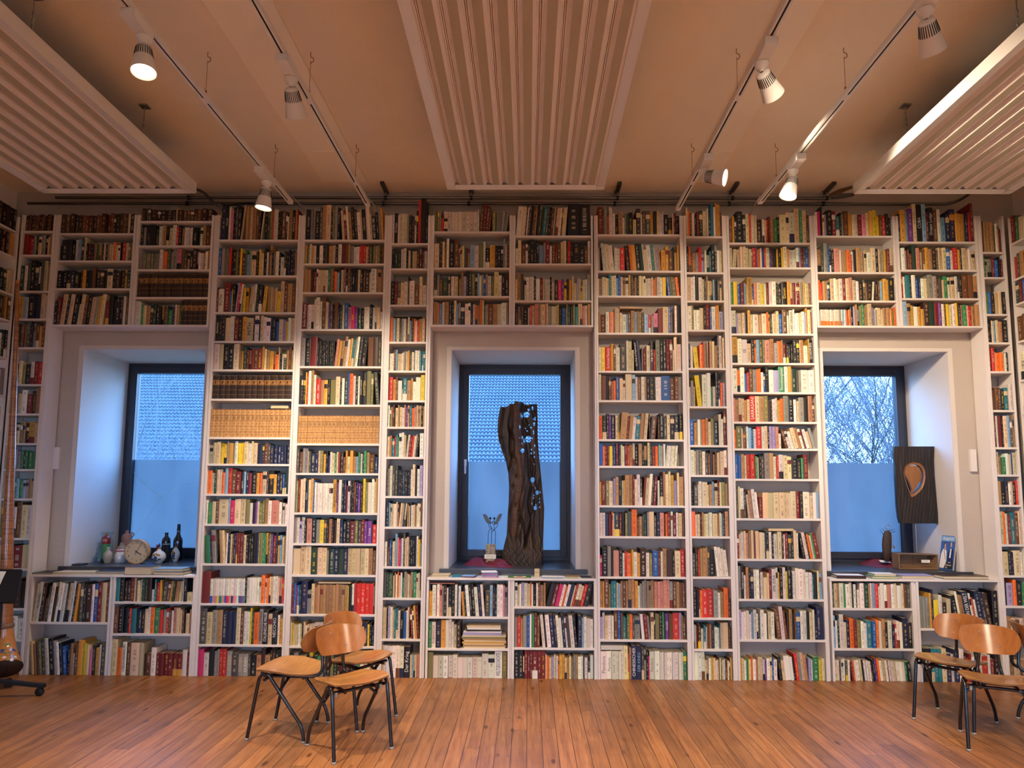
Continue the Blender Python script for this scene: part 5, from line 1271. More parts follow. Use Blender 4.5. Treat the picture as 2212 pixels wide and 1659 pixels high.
spotlight('or', ty(2066, -25), (3.9, 5.4, 1.5), 'spotlight cut off by the upper edge of the photo', 220 * PW, True, 70, 0.8)
# unseen lamps added on the near track parts to raise the room's brightness
spotlight('ir', 1.9, (1.8, D, 2.55), 'spotlight on the near part of the track beside the central panel', 300 * PW, True, 50, 0.9)
spotlight('il', 1.7, (-0.9, D, 1.3), 'spotlight on the near part of the clock-side inner track', 150 * PW, True, 50, 0.9)
spotlight('ir', 0.3, (0.9, 1.6, 0), 'spotlight on the near part of the central track, lighting the floor', 560 * PW, True, 100, 0.8)  # added floor lamps: their bounce lifts floor and ceiling
spotlight('or', 0.9, (2.4, 2.2, 0), 'spotlight on the near part of the outermost track, lighting the floor', 560 * PW, True, 100, 0.8)
spotlight('il', -0.5, (-0.4, 1.0, 0), 'spotlight on the near part of the clock-side track, lighting the floor', 500 * PW, True, 100, 0.8)
spotlight('ol', -0.9, (-2.0, YREAR, 2.0), 'spotlight behind the photographer, turned to the rear wall on the clock side', 500 * PW, True, 90, 0.8)  # added pair: light bounced off the rear wall brightens the ceiling
spotlight('or', -0.9, (2.0, YREAR, 2.0), 'spotlight behind the photographer, turned to the rear wall on the teardrop side', 500 * PW, True, 90, 0.8)

# ------------------------------------------------------------------ chairs
def make_chair(label):
    r = empty('school_chair'); tag(r, label, 'chair', 'plywood school chairs')
    # local: +y is forward (where the sitter looks), seat top about 0.43
    SH = 0.425; W2 = 0.185; R = 0.0115
    # seat
    nx, ny = 18, 18; m = MB(); top = []; bot = []
    for j in range(ny + 1):
        v = -1 + 2 * j / ny
        for i in range(nx + 1):
            u = -1 + 2 * i / nx
            # map the square to a rounded shape, wider in front
            k = sqrt(max(1e-9, 1 - 0.30 * v * v)); k2 = sqrt(max(1e-9, 1 - 0.30 * u * u))
            x = u * k * (0.205 + 0.012 * v); y = v * k2 * 0.200
            z = SH + 0.020 * u * u - 0.014 * max(0, v) ** 3 - 0.008 * (1 - u * u) * (1 - v * v) - 0.012 * abs(u) ** 3 * max(0, v) + 0.010 * max(0, -v) ** 2 + 0.030 * v - 0.012
            top.append((x, y, z)); bot.append((x * 0.99, y * 0.99, z - 0.011))
    n = (nx + 1) * (ny + 1); vs = top + bot; fs = []
    for j in range(ny):
        for i in range(nx):
            a = j * (nx + 1) + i; b = a + 1; c = b + nx + 1; d = a + nx + 1
            fs += [(a, b, c, d), (n + d, n + c, n + b, n + a)]
    m.add(vs, fs, 0, True)
    ring = [i for i in range(nx + 1)] + [(j + 1) * (nx + 1) - 1 for j in range(1, ny + 1)] + [ny * (nx + 1) + i for i in range(nx - 1, -1, -1)] + [j * (nx + 1) for j in range(ny - 1, 0, -1)]
    m.add(vs, [(ring[k], ring[k] + n, ring[(k + 1) % len(ring)] + n, ring[(k + 1) % len(ring)]) for k in range(len(ring))], 1)
    m.build('seat', ['seat_ply', 'ply_edge'], r, fixn=True)
    # backrest: curved oval plywood
    m = MB(); nx, ny = 22, 14; A = []; B = []
    zc, hw, hh = 0.622, 0.172, 0.090
    for j in range(ny + 1):
        v = -1 + 2 * j / ny
        for i in range(nx + 1):
            u = -1 + 2 * i / nx
            x = u * sqrt(1 - 0.34 * v * v) * hw * (1 + 0.06 * v); z = v * sqrt(1 - 0.30 * u * u) * hh
            y = -0.205 - 0.10 * (z / 0.25) + 0.075 * (x / hw) ** 2
            A.append((x, y, zc + z)); B.append((x, y - 0.011, zc + z))
    n = len(A); vs = A + B; fs = []
    for j in range(ny):
        for i in range(nx):
            a = j * (nx + 1) + i; b = a + 1; c = b + nx + 1; d = a + nx + 1
            fs += [(a, b, c, d), (n + d, n + c, n + b, n + a)]
    m.add(vs, fs, 0, True)
    ring = [i for i in range(nx + 1)] + [(j + 1) * (nx + 1) - 1 for j in range(1, ny + 1)] + [ny * (nx + 1) + i for i in range(nx - 1, -1, -1)] + [j * (nx + 1) for j in range(ny - 1, 0, -1)]
    m.add(vs, [(ring[k], ring[k] + n, ring[(k + 1) % len(ring)] + n, ring[(k + 1) % len(ring)]) for k in range(len(ring))], 1)
    bk = m.build('backrest', ['back_ply', 'ply_edge'], r)
    for x, z in ((0.045, zc + 0.042), (-0.052, zc - 0.042), (0.052, zc - 0.044)):
        y = -0.205 - 0.10 * ((z - zc) / 0.25) + 0.075 * (x / hw) ** 2
        s = MB(); s.lathe([(0.0055, 0.0), (0.0045, 0.0012), (0.0001, 0.0016)], 12, 0, Matrix.Translation((x, y + 0.0003, z)) @ Matrix.Rotation(-pi / 2, 4, 'X')); s.build('rivet', 'zinc', bk)
    # legs: a hairpin tube each side, rear leg kinked at the foot
    for s in (-1, 1):
        x = s * W2
        arc = [(0.098 + 0.045 * cos(t), SH - 0.062 + 0.048 * sin(t)) for t in [0.25 + k * (pi - 0.6) / 10 for k in range(11)]]
        f = MB(); half = arc[:6]
        f.tube([(x * 1.03, 0.205, 0.004)] + [(x * 1.03 + (x - x * 1.03) * q, 0.205 + (half[0][0] - 0.205) * q, 0.004 + (half[0][1] - 0.004) * q) for q in (.25, .5, .75)] + [(x, y, z) for y, z in half], R, 12)
        o = f.build('leg', 'chair_tube', r)
        g = MB(); g.lathe([(0.0095, 0.0), (0.0135, 0.001), (0.0135, 0.012), (0.0118, 0.013)], 12, 0, Matrix.Translation((x * 1.03, 0.205, 0.0))); g.build('foot_cap', 'grey_plastic', o)
        f = MB(); half = arc[5:]; e = half[-1]
        kn = [(-0.148, 0.118), (-0.162, 0.088), (-0.172, 0.058), (-0.177, 0.030), (-0.180, 0.004)]
        f.tube([(x, y, z) for y, z in half] + [(x * (1 + .02 * q), e[0] + (kn[0][0] - e[0]) * q, e[1] + (kn[0][1] - e[1]) * q) for q in (.33, .66)] + [(x * (1.02 + .0025 * k), y, z) for k, (y, z) in enumerate(kn)], R, 12)
        o = f.build('leg', 'chair_tube', r)
        g = MB(); g.lathe([(0.0095, 0.0), (0.0135, 0.001), (0.0135, 0.012), (0.0118, 0.013)], 12, 0, Matrix.Translation((x * 1.03, -0.180, 0.0))); g.build('foot_cap', 'grey_plastic', o)
    # under-seat rails that sweep up into the back posts
    for s in (-1, 1):
        f = MB(); f.tube(smooth_path([(s * 0.105, 0.150, SH - 0.046), (s * 0.10, 0.05, SH - 0.044), (s * 0.085, -0.12, SH - 0.046), (s * 0.075, -0.195, SH - 0.040), (s * 0.066, -0.232, SH - 0.005), (s * 0.055, -0.226, SH + 0.08), (s * 0.050, -0.216, SH + 0.17), (s * 0.050, -0.226, SH + 0.21)], 7), R * 0.95, 12)
        f.build('back_post', 'chair_tube', r)
    f = MB(); f.tube([(-W2, 0.105, SH - 0.05), (W2, 0.105, SH - 0.05)], R * 0.9, 10); f.build('cross_rail', 'chair_tube', r)
    f = MB(); f.tube([(-W2, 0.01, SH - 0.135 + 0.0), (-0.10, -0.02, SH - 0.052), (0.10, -0.02, SH - 0.052), (W2, 0.01, SH - 0.135)], R * 0.8, 10); f.build('cross_rail', 'chair_tube', r)
    for s in (-1, 1):
        f = MB(); f.lathe([(0.008, -0.014), (0.009, 0), (0.009, 0.012)], 10, 0, Matrix.Translation((s * 0.150, 0.118, SH - 0.060))); f.build('bumper', 'grey_plastic', r)
    return r
def fl(px, py): return atz(px, py, 0.0)
def set_chair(o, feet, label):
    """feet: front pair and rear pair mid points in the photo"""
    fr = (fl(*feet[0]) + fl(*feet[1])) / 2; re_ = (fl(*feet[2]) + fl(*feet[3])) / 2
    d = fr - re_; o.rotation_euler.z = math.atan2(d.y, d.x) - pi / 2
    c = (fr + re_) / 2; dn = d.normalized(); o.location = (c.x - dn.x * 0.0125, c.y - dn.y * 0.0125, 0); o['label'] = label
c1 = make_chair('x')
set_chair(c1, ((720.6, 1651.6), (852, 1620), (656, 1607), (787, 1581)), 'plywood school chair turned to the room, nearest of the group of three')
c2 = copy_tree(c1); set_chair(c2, ((537, 1596), (602, 1557.5), (672, 1605.5), (721, 1562)), 'plywood school chair facing the clock side, in the group of three')
c3 = copy_tree(c1); set_chair(c3, ((786, 1570), (855, 1539), (674, 1560), (748, 1525)), 'plywood school chair at the back of the group of three, facing the trunk window')
c3.rotation_euler.z -= radians(15); c3.location.x += 0.03; c3.location.y -= 0.05; c2.location.x -= 0.03
c4 = copy_tree(c1); set_chair(c4, ((1967, 1555), (2104, 1588), (2026, 1531), (2159, 1559)), 'plywood school chair with pale seat in front of the low teardrop bookcase')
c5 = copy_tree(c1); set_chair(c5, ((2095.7, 1622), (2252, 1645), (2085, 1581), (2213, 1600)), 'nearest plywood school chair at the teardrop side, cut by the photo edge')
c6 = copy_tree(c1); c6.location = (3.62, 4.86, 0); c6.rotation_euler.z = math.atan2(-0.30, 0.95) - pi / 2; c6['label'] = 'plywood school chair seen from behind, mostly hidden, at the photo edge'

# ------------------------------------------------------------------ long wooden horn in its corner
HY = D - 0.36
pt = P(38, 614, HY); pb = P(18, 1420, HY)
root = empty('alphorn', (pb.x, HY, 0)); tag(root, 'tall wooden horn wrapped in cane, painted flowers on its bell, in the dark corner', 'horn')
def hx(px, py): q = P(px, py, HY); return Vector((q.x - pb.x, 0, q.z))
def rad(pxw): return pxw / F * HY / 2
line = [hx(37.5, 612), hx(34, 760), hx(28, 900), hx(24, 1000), hx(18, 1120), hx(14, 1237)]
m = MB(); m.tube(smooth_path(line, 5), [rad(7 + 17 * (i / (5 * 5)) ** 1.15) for i in range(5 * 5 + 1)], 20); m.build('tube', 'horn_cane', root)
m = MB(); p0 = hx(37.5, 612); m.tube([p0 + Vector((0, 0, -0.004)), p0 + Vector((0, 0, 0.02)), p0 + Vector((0, 0, 0.025))], [rad(9), rad(9), rad(7)], 16); m.build('mouthpiece', 'horn_wood', root)
m = MB(); m.tube([hx(14, 1237), hx(12.5, 1300), hx(12, 1349)], [rad(24), rad(26), rad(28)], 24); m.build('lower_tube', 'horn_cane', root)
m = MB(); m.tube([hx(12, 1347), hx(12, 1350), hx(12, 1355), hx(12, 1357)], [rad(29), rad(32), rad(32), rad(29)], 28); m.build('ring', 'trough_wood', root)
a = hx(12, 1354); zb = a.z
mouth = Vector((hx(32, 1437).x, -0.10, hx(32, 1437).z))
bp = smooth_path([a, hx(13, 1385) + Vector((0, -0.005, 0)), hx(18, 1415) + Vector((0, -0.035, 0.01)), mouth], 6)
br = [rad(28 + 33 * (i / (len(bp) - 1)) ** 1.6) for i in range(len(bp))]
m = MB(); m.tube(bp, br, 36, 0, False)
tn = (bp[-1] - bp[-2]).normalized()
m.tube([bp[-1], bp[-1] + tn * 0.006, bp[-1] + tn * 0.002, bp[-3], bp[-8]], [br[-1], br[-1] * 0.985, br[-1] * 0.94, br[-3] * 0.92, br[-8] * 0.85], 36, 1, False)
bell = m.build('bell', ['horn_wood', 'drift_wood'], root, fixn=False)
# flowers painted on the bell
def on_bell(px, py):
    """point on the bell surface facing the camera"""
    base = Vector((pb.x, HY, 0)); d = ray(px, py).normalized()
    loc, nr, i_, ds = BELL.ray_cast(EYE - base, d)
    if loc is None: loc, nr, i_, ds = BELL.find_nearest(EYE - base + d * 5.4)
    if nr.dot(d) > 0: nr = -nr
    return loc, nr
from mathutils.bvhtree import BVHTree
BELL = BVHTree.FromPolygons([v.co.copy() for v in bell.data.vertices], [tuple(p.vertices) for p in bell.data.polygons])
def petal(mb, px, py, ang, ln, wd):
    c, nr = on_bell(px, py); t = Vector((0, 0, 1)).cross(nr).normalized(); upv = nr.cross(t)
    ax = t * cos(ang) + upv * sin(ang); bx_ = t * -sin(ang) + upv * cos(ang); pts = []
    for k in range(10):
        a = 2 * pi * k / 10; pts.append(c + ax * (cos(a) * ln / 2 + ln / 2) + bx_ * sin(a) * wd / 2 + nr * 0.0012)
    mb.add(pts + [p - nr * 0.0008 for p in pts], [tuple(range(10)), tuple(range(19, 9, -1))] + [(k, (k + 1) % 10, (k + 1) % 10 + 10, k + 10) for k in range(10)])
gm, bm_, wm, ym = MB(), MB(), MB(), MB()
for px, py, a, l in ((16, 1394, 2.6, .03), (16, 1394, 0.5, .03), (16, 1394, 1.9, .022), (16, 1394, 1.2, .022), (16, 1402, 2.9, .02), (17, 1410, .3, .03), (16, 1410, 2.8, .03), (14, 1420, 3.5, .02), (20, 1420, 5.6, .02)): petal(gm, px, py, a, l, .008)
for px, py, a in ((9, 1406, 2.2), (9, 1406, 2.8), (10, 1408, 3.4), (28, 1405, .4), (28, 1405, 5.8), (29, 1406, 1.0)): petal(bm_, px, py, a, .03, .014)
for cx, cy in ((9, 1420), (25, 1425), (33, 1419)):
    for k in range(8): petal(wm, cx, cy, k * pi / 4, .016, .006)
for px, py in ((15, 1414), (20, 1416), (12, 1412), (23, 1412), (17, 1425), (30, 1427)):
    for k in range(4): petal(ym, px, py, k * pi / 2 + .4, .010, .005)
for mb, mt in ((gm, 'green_print'), (bm_, 'blue_print'), (wm, 'white_print'), (ym, 'gold_print')): mb.build('painted_flower', mt, root, fixn=True)
m = MB(); m.tube([(mouth.x - 0.05, 0.02, 0.0), (mouth.x - 0.05, 0.0, 0.055)], 0.03, 12); m.build('foot_rest', 'drift_wood', root)

# black music stand standing before the horn
SY = D - 0.62
f0 = P(88, 1447, SY)
sx = P(2, 1300, SY).x
root = empty('music_stand', (sx, SY, 0)); tag(root, 'black music stand on wheels in front of the painted horn', 'music stand')
m = MB(); e = P(96, 1455, SY + 0.02)
for ang, ln in ((0.10, e.x - sx), (2.3, 0.42), (4.3, 0.42)):
    d = Vector((cos(ang), sin(ang), 0)); n_ = Vector((-d.y, d.x, 0)) * 0.022
    m.add([n_ + Vector((0, 0, .105)), -n_ + Vector((0, 0, .105)), d * ln - n_ * .9 + Vector((0, 0, .062)), d * ln + n_ * .9 + Vector((0, 0, .062)), n_ + Vector((0, 0, .135)), -n_ + Vector((0, 0, .135)), d * ln - n_ * .9 + Vector((0, 0, .090)), d * ln + n_ * .9 + Vector((0, 0, .090))],
          [(3, 2, 1, 0), (4, 5, 6, 7), (0, 1, 5, 4), (1, 2, 6, 5), (2, 3, 7, 6), (3, 0, 4, 7)])
m.build('base', 'black_metal', root, bevel=0.003)
for ang, ln in ((0.10, e.x - sx), (2.3, 0.42), (4.3, 0.42)):
    c = Vector((cos(ang), sin(ang), 0)) * (ln - 0.035); w = MB(); w.lathe([(0.001, -.012), (.030, -.012), (.032, -.008), (.032, .008), (.030, .012), (.001, .012)], 20, 0, Matrix.Translation(c + Vector((0, 0, .032))) @ Matrix.Rotation(pi / 2, 4, 'X')); w.build('caster', 'black_rubber', root)
zt = P(30, 1265, SY).z
m = MB(); m.tube([(0, 0, .1), (0, 0, zt)], 0.014, 12); m.build('pole', 'black_metal', root)
dl, dr = P(-70, 1268, SY), P(60, 1266, SY)
m = MB(); hw = (dr.x - dl.x) / 2; cxd = (dr.x + dl.x) / 2 - sx
T = Matrix.Translation((cxd, -0.05, zt)) @ Matrix.Rotation(-0.50, 4, 'X')
o = [(-hw, -0.135), (hw - 0.01, -0.135), (hw, -0.12), (hw - 0.055, 0.125), (hw - 0.07, 0.14), (-hw + 0.06, 0.14)]
m.prism(o, -0.004, 0.004, 0, T); m.box((-hw, -0.045, -0.138), (hw - 0.004, -0.003, -0.130), 0, T); m.build('desk', 'black_metal', root, bevel=0.0015)
sheet = MB(); sheet.box((-0.16, -0.0072, -0.125), (0.055, -0.0052, 0.12), 0, T); o = sheet.build('sheet_of_paper', 'paper', None, (sx, SY, 0)); tag(o, 'white sheet of paper on the black music stand, at the photo edge', 'paper')

# ------------------------------------------------------------------ carved things: outline grid with holes, front and back sheet
def holed_slab(left, right, nz, nx, thick, holes, groove, topf, name, mats, parent, Y, origin, front_mat=None):
    """left/right: pixel outlines as (y, x) lists; holes: ellipses in pixels; gives a solid with real openings"""
    def itp(tab, y):
        if y <= tab[0][0]: return tab[0][1]
        for (a, b), (c, d) in zip(tab, tab[1:]):
            if y <= c: return b + (d - b) * (y - a) / (c - a)
        return tab[-1][1]
    y0 = left[0][0]; y1 = left[-1][0]
    P_ = {}; keep = {}
    for j in range(nz + 1):
        for i in range(nx + 1):
            u = i / nx; yt = topf(u); py = yt + (y1 - yt) * j / nz
            px = itp(left, py) + (itp(right, py) - itp(left, py)) * u
            P_[i, j] = (px, py)
    for j in range(nz):
        for i in range(nx):
            cx = sum(P_[i + a, j + b][0] for a in (0, 1) for b in (0, 1)) / 4; cy = sum(P_[i + a, j + b][1] for a in (0, 1) for b in (0, 1)) / 4
            keep[i, j] = not any(((cx - hx_) / rx) ** 2 + ((cy - hy) / ry) ** 2 < 1 for hx_, hy, rx, ry in holes) if not callable(holes) else not holes(cx, cy)
    vs = []; idx = {}
    for s in (0, 1):
        for (i, j), (px, py) in P_.items():
            q = aty(px, py, Y); u = i / nx; t = thick(u, j / nz) / 2
            g = groove(px, py, u, j / nz) if s == 0 else 0
            idx[i, j, s] = len(vs); vs.append((q.x - origin[0], (-t + g if s == 0 else t) + Y - origin[1], q.z - origin[2]))
    fs = []; mi = []
    for (i, j), k in keep.items():
        if not k: continue
        fm = front_mat(i / nx, j / nz, P_[i, j]) if front_mat else 0
        fs.append((idx[i, j, 0], idx[i, j + 1, 0], idx[i + 1, j + 1, 0], idx[i + 1, j, 0])); mi.append(fm)
        fs.append((idx[i, j, 1], idx[i + 1, j, 1], idx[i + 1, j + 1, 1], idx[i, j + 1, 1])); mi.append(0)
        for (di, dj, a, b) in ((-1, 0, (0, 0), (0, 1)), (1, 0, (1, 1), (1, 0)), (0, -1, (1, 0), (0, 0)), (0, 1, (0, 1), (1, 1))):
            if not keep.get((i + di, j + dj), False):
                A = (i + a[0], j + a[1]); B = (i + b[0], j + b[1])
                fs.append((idx[(*A, 0)], idx[(*A, 1)], idx[(*B, 1)], idx[(*B, 0)])); mi.append(0)
    m = MB(); m.add(vs, fs, 0, True); m.mi = mi
    o = m.build(name, mats, parent, fixn=True)
    return o
def C(tab, ox, oy, s): return [(oy + y / s, ox + x / s) for x, y in tab]
TO = (1050, 850, 4.253)
tl = C([(132, 80), (130, 130), (110, 240), (105, 350), (120, 440), (150, 540), (180, 620), (205, 740), (212, 850), (208, 1000), (200, 1100), (195, 1200), (190, 1300), (165, 1400), (150, 1470), (150, 1586)], *TO)
tr = C([(470, 80), (475, 250), (475, 400), (485, 550), (500, 700), (515, 850), (525, 950), (535, 1060), (530, 1200), (525, 1350), (525, 1450), (525, 1586)], *TO)
ths = [(373, 192, 28, 28), (388, 417, 27, 30), (335, 525, 18, 23), (428, 793, 18, 25), (470, 910, 15, 20), (452, 1053, 15, 19), (330, 205, 7, 14), (310, 310, 6, 24), (332, 402, 7, 15), (308, 407, 5, 9), (330, 460, 7, 11), (395, 290, 6, 9), (413, 313, 7, 11), (363, 320, 5, 9), (378, 343, 6, 8), (435, 232, 5, 9), (451, 228, 7, 17), (442, 280, 7, 20), (437, 355, 6, 20), (427, 130, 7, 19), (390, 147, 9, 14), (417, 515, 5, 8), (415, 548, 5, 9), (441, 540, 5, 11), (443, 583, 5, 8), (446, 480, 5, 13), (443, 648, 4, 7), (423, 410, 5, 9), (350, 440, 5, 13), (497, 908, 6, 9), (455, 868, 5, 7), (437, 935, 6, 9), (433, 962, 6, 7), (492, 968, 5, 8), (490, 1000, 6, 9), (493, 1045, 6, 10), (421, 1012, 5, 9), (458, 1025, 6, 10)]
HO = [(TO[0] + x / TO[2], TO[1] + y / TO[2], rx / TO[2], ry / TO[2]) for x, y, rx, ry in ths]
tb = atz(1128, 1222, SILL_TOP + 0.001); TY = tb.y + 0.10
root = empty('carved_trunk_sculpture', (tb.x, TY, SILL_TOP)); tag(root, 'tall dark carved tree-trunk sculpture pierced with round holes, on the slate sill', 'sculpture')
def trunk_top(u):
    x = 132 + u * 338
    for a, b, y in ((0, 215, 128), (215, 262, 105), (262, 345, 80), (345, 400, 98), (400, 480, 95)):
        if x <= b: return TO[1] + y / TO[2]
    return TO[1] + 95 / TO[2]
def trunk_groove(px, py, u, v):
    cx = (px - TO[0]) * TO[2]; cy = (py - TO[1]) * TO[2]
    cw = 235 + 45 * sin(cy / 330.0) + cy * 0.045
    side = cx - cw
    w1 = cx / 27.0 + 0.9 * sin(cy / 150.0 + 0.5) + 0.5 * sin(cy / 71.0 + cx / 60) + (cy / 260.0 if side < 0 else -cy / 420.0)
    w2 = cx / 41.0 + 1.1 * sin(cy / 205.0) - 0.4 * sin(cy / 90.0 + cx / 45)
    deep = max(0.0, sin(w1 * 2)) ** 2 * 0.6 + max(0.0, sin(w2 * 2 + 1.0)) ** 4 * 0.9
    core = math.exp(-(side / 40.0) ** 2)
    fade = 1 - max(0, min(1, (cy - 1330) / 140.0))
    edge = min(u, 1 - u); deep *= min(1, edge / 0.05)
    step = 0.038 * max(0, min(1, (side - 40) / 25.0)) * fade
    knots = sum(0.03 * math.exp(-(((cx - kx) / 14.0) ** 2 + ((cy - ky) / 24.0) ** 2)) for kx, ky in ((150, 425), (282, 760), (248, 860), (272, 1028)))
    bark = 0.006 * sin(cx / 5.0 + 2 * sin(cy / 17.0)) * sin(cy / 23.0 + cx / 19.0)
    return fade * 0.058 * deep * (1 - 0.9 * core) + step - 0.014 * core * fade + knots + bark * (1 - fade * 0.7)
def trunk_thick(u, v): return (0.17 - 0.085 * max(0, min(1, (u - 0.45) / 0.2)) * (1 - max(0, (v - 0.82) / 0.18))) * sqrt(max(0.12, 1 - (2 * u - 1) ** 4 * 0.9))
def trunk_mat(u, v, p):
    cx = (p[0] - TO[0]) * TO[2]; cy = (p[1] - TO[1]) * TO[2]
    return 1 if abs(cx - (235 + 55 * sin(cy / 330.0) + cy * 0.05)) < 34 and cy < 1300 else 0
holed_slab(tl, tr, 330, 100, trunk_thick, HO, trunk_groove, trunk_top, 'trunk', ['carved_wood', 'sawn_wood'], root, TY, (tb.x, TY, SILL_TOP), trunk_mat)

# burnt panel with a teardrop on a thin rod
PO = (1780, 940, 5.0275)
pl = C([(755, 124), (750, 200), (765, 320), (770, 450), (780, 600), (790, 780), (805, 900), (822, 958)], *PO)
pr = C([(1186, 124), (1178, 280), (1185, 430), (1200, 600), (1222, 850), (1225, 972)], *PO)
PY = WALL + 0.30; pbse = aty(1982, 1219, PY)
root = empty('teardrop_panel_sculpture', (pbse.x, PY, SILL_TOP)); tag(root, 'charred wooden panel with a teardrop opening, held up on a thin rod', 'sculpture')
HOLE = [(966, 318), (1010, 325), (1048, 355), (1066, 400), (1069, 450), (1060, 515), (1040, 558), (1010, 596), (975, 626), (940, 642), (923, 605), (903, 555), (888, 510), (872, 460), (866, 410), (875, 365), (905, 332), (935, 320)]
DROP = [(960, 330), (1000, 336), (1034, 362), (1052, 402), (1055, 450), (1046, 500), (1018, 530), (992, 568), (970, 598), (946, 634), (952, 600), (944, 570), (922, 515), (902, 474), (882, 435), (875, 395), (886, 355), (920, 335)]
def inside(poly, x, y):
    c = False; n = len(poly)
    for i in range(n):
        (x0, y0), (x1, y1) = poly[i - 1], poly[i]
        if (y0 > y) != (y1 > y) and x < x0 + (x1 - x0) * (y - y0) / (y1 - y0): c = not c
    return c
def grown(poly, f): 
    cx = sum(p[0] for p in poly) / len(poly); cy = sum(p[1] for p in poly) / len(poly); return [(cx + (x - cx) * f, cy + (y - cy) * f) for x, y in poly]
RING = grown(HOLE, 1.17); RING2 = grown(HOLE, 1.13)
def pc(px, py): return (px - PO[0]) * PO[2], (py - PO[1]) * PO[2]
def panel_hole(px, py):
    x, y = pc(px, py); return inside(HOLE, x, y)
def panel_mat(u, v, p):
    x, y = pc(*p); return 1 if inside(RING, x, y) else 0
def panel_groove(px, py, u, v):
    x, y = pc(px, py); return 0.010 if inside(RING2, x, y) else 0.0010 * sin(px * 0.23 + 1.9 * sin(py / 31) + 2 * sin(px * .11)) + 0.0007 * sin(px * .9 + 3 * sin(py * .04))
holed_slab(pl, pr, 200, 110, lambda u, v: 0.045, panel_hole, panel_groove, lambda u: PO[1] + 124 / PO[2], 'panel', ['burnt_wood', 'drop_wood'], root, PY, (pbse.x, PY, SILL_TOP), panel_mat)
def inner_hole(px, py):
    x, y = pc(px, py); return not inside(DROP, x, y)
holed_slab([(PO[1] + 300 / PO[2], PO[0] + 850 / PO[2]), (PO[1] + 650 / PO[2], PO[0] + 850 / PO[2])], [(PO[1] + 300 / PO[2], PO[0] + 1080 / PO[2]), (PO[1] + 650 / PO[2], PO[0] + 1080 / PO[2])], 130, 86,
           lambda u, v: 0.034 * sqrt(max(0.1, 1 - (2 * u - 1) ** 2)), inner_hole, lambda *a: 0.004, lambda u: PO[1] + 300 / PO[2], 'teardrop', ['drop_wood'], root, PY, (pbse.x, PY, SILL_TOP))
m = MB(); zr = aty(1984, 1134, PY).z - SILL_TOP + 0.02; m.tube([(0.0, 0, 0.012), (0.0, 0, zr)], 0.004, 10); m.build('rod', 'zinc', root)
m = MB(); m.box((-0.06, -0.05, 0.0005), (0.06, 0.05, 0.012)); m.build('foot_plate', 'dark_steel', root, bevel=0.002)

# winged wire couple on a speckled stone
wb = atz(1060, 1219, SILL_TOP)
WO = (920, 1080, 5.978)
root = empty('winged_couple_sculpture', (wb.x, wb.y, SILL_TOP)); tag(root, 'small black wire couple with wings on a speckled stone block', 'sculpture')
WYY = wb.y
def wl(x, y): q = aty(WO[0] + x / WO[2], WO[1] + y / WO[2], WYY); return Vector((q.x - wb.x, 0, q.z - SILL_TOP))
s0, s1 = wl(778, 570), wl(896, 822); hw = (s1.x - s0.x) / 2; cxs = (s0.x + s1.x) / 2; hst = s0.z
m = MB(); m.box((cxs - hw, -hw, 0.001), (cxs + hw, hw, hst)); m.build('stone_base', 'granite', root, bevel=0.003)
def fig(head, neck, arm, legs, wing):
    m = MB(); r = 0.0024
    for path in [neck, arm] + legs: m.tube(smooth_path([wl(*p) for p in path], 6), r, 8)
    m.ball(wl(*head), 0.0115, 14); m.ball(wl(neck[2][0], neck[2][1]), 0.0062, 10); m.ball(wl(neck[-2][0], neck[-2][1]), 0.006, 10); m.build('figure', 'black_metal', root)
    w = MB(); n = len(wing); c0 = [wl(*p) for p in wing]
    w.add([p + Vector((0, -0.0012, 0)) for p in c0] + [p + Vector((0, 0.0012, 0)) for p in c0], [tuple(range(n)), tuple(range(2 * n - 1, n - 1, -1))] + [(i, (i + 1) % n, (i + 1) % n + n, i + n) for i in range(n)])
    w.build('wing', 'dark_steel', root)
fig((831, 236), [(831, 250), (830, 275), (838, 295), (832, 330), (840, 345), (850, 372), (846, 565)], [(838, 295), (812, 310), (815, 340), (838, 365)], [[(850, 372), (820, 385), (806, 440), (801, 568)], [(838, 295), (858, 292), (866, 310), (882, 318)]],
    [(836, 300), (812, 312), (780, 290), (776, 276), (760, 262), (764, 250), (748, 240), (752, 226), (738, 212), (744, 200), (732, 186), (760, 180), (786, 196), (806, 230), (818, 262), (834, 280)])
fig((884, 238), [(884, 252), (882, 276), (886, 296), (880, 330), (884, 350), (880, 385), (876, 398)], [(886, 312), (928, 312), (918, 345), (884, 380)], [[(876, 392), (852, 412), (848, 470), (846, 566)], [(876, 392), (896, 400), (899, 450), (896, 566)], [(886, 296), (868, 276), (856, 282), (850, 296)]],
    [(888, 300), (906, 316), (940, 292), (938, 280), (958, 262), (952, 252), (972, 236), (966, 226), (984, 208), (974, 202), (987, 182), (966, 174), (938, 190), (918, 224), (904, 262), (890, 284)])
c0, c1_ = wl(760, 697), wl(908, 752)
m = MB(); m.box((c0.x, -hw - 0.0035, c1_.z), (c1_.x, -hw - 0.0016, c0.z)); card = m.build('title_card', 'paper', root)
text_mesh('Das Paar  Eisen', 0.011, 'ink', card, Matrix.Translation(((c0.x + c1_.x) / 2, -hw - 0.0040, (c0.z + c1_.z) / 2)) @ UPRIGHT, 'handwriting', fit=((c1_.x - c0.x) * 0.8,))

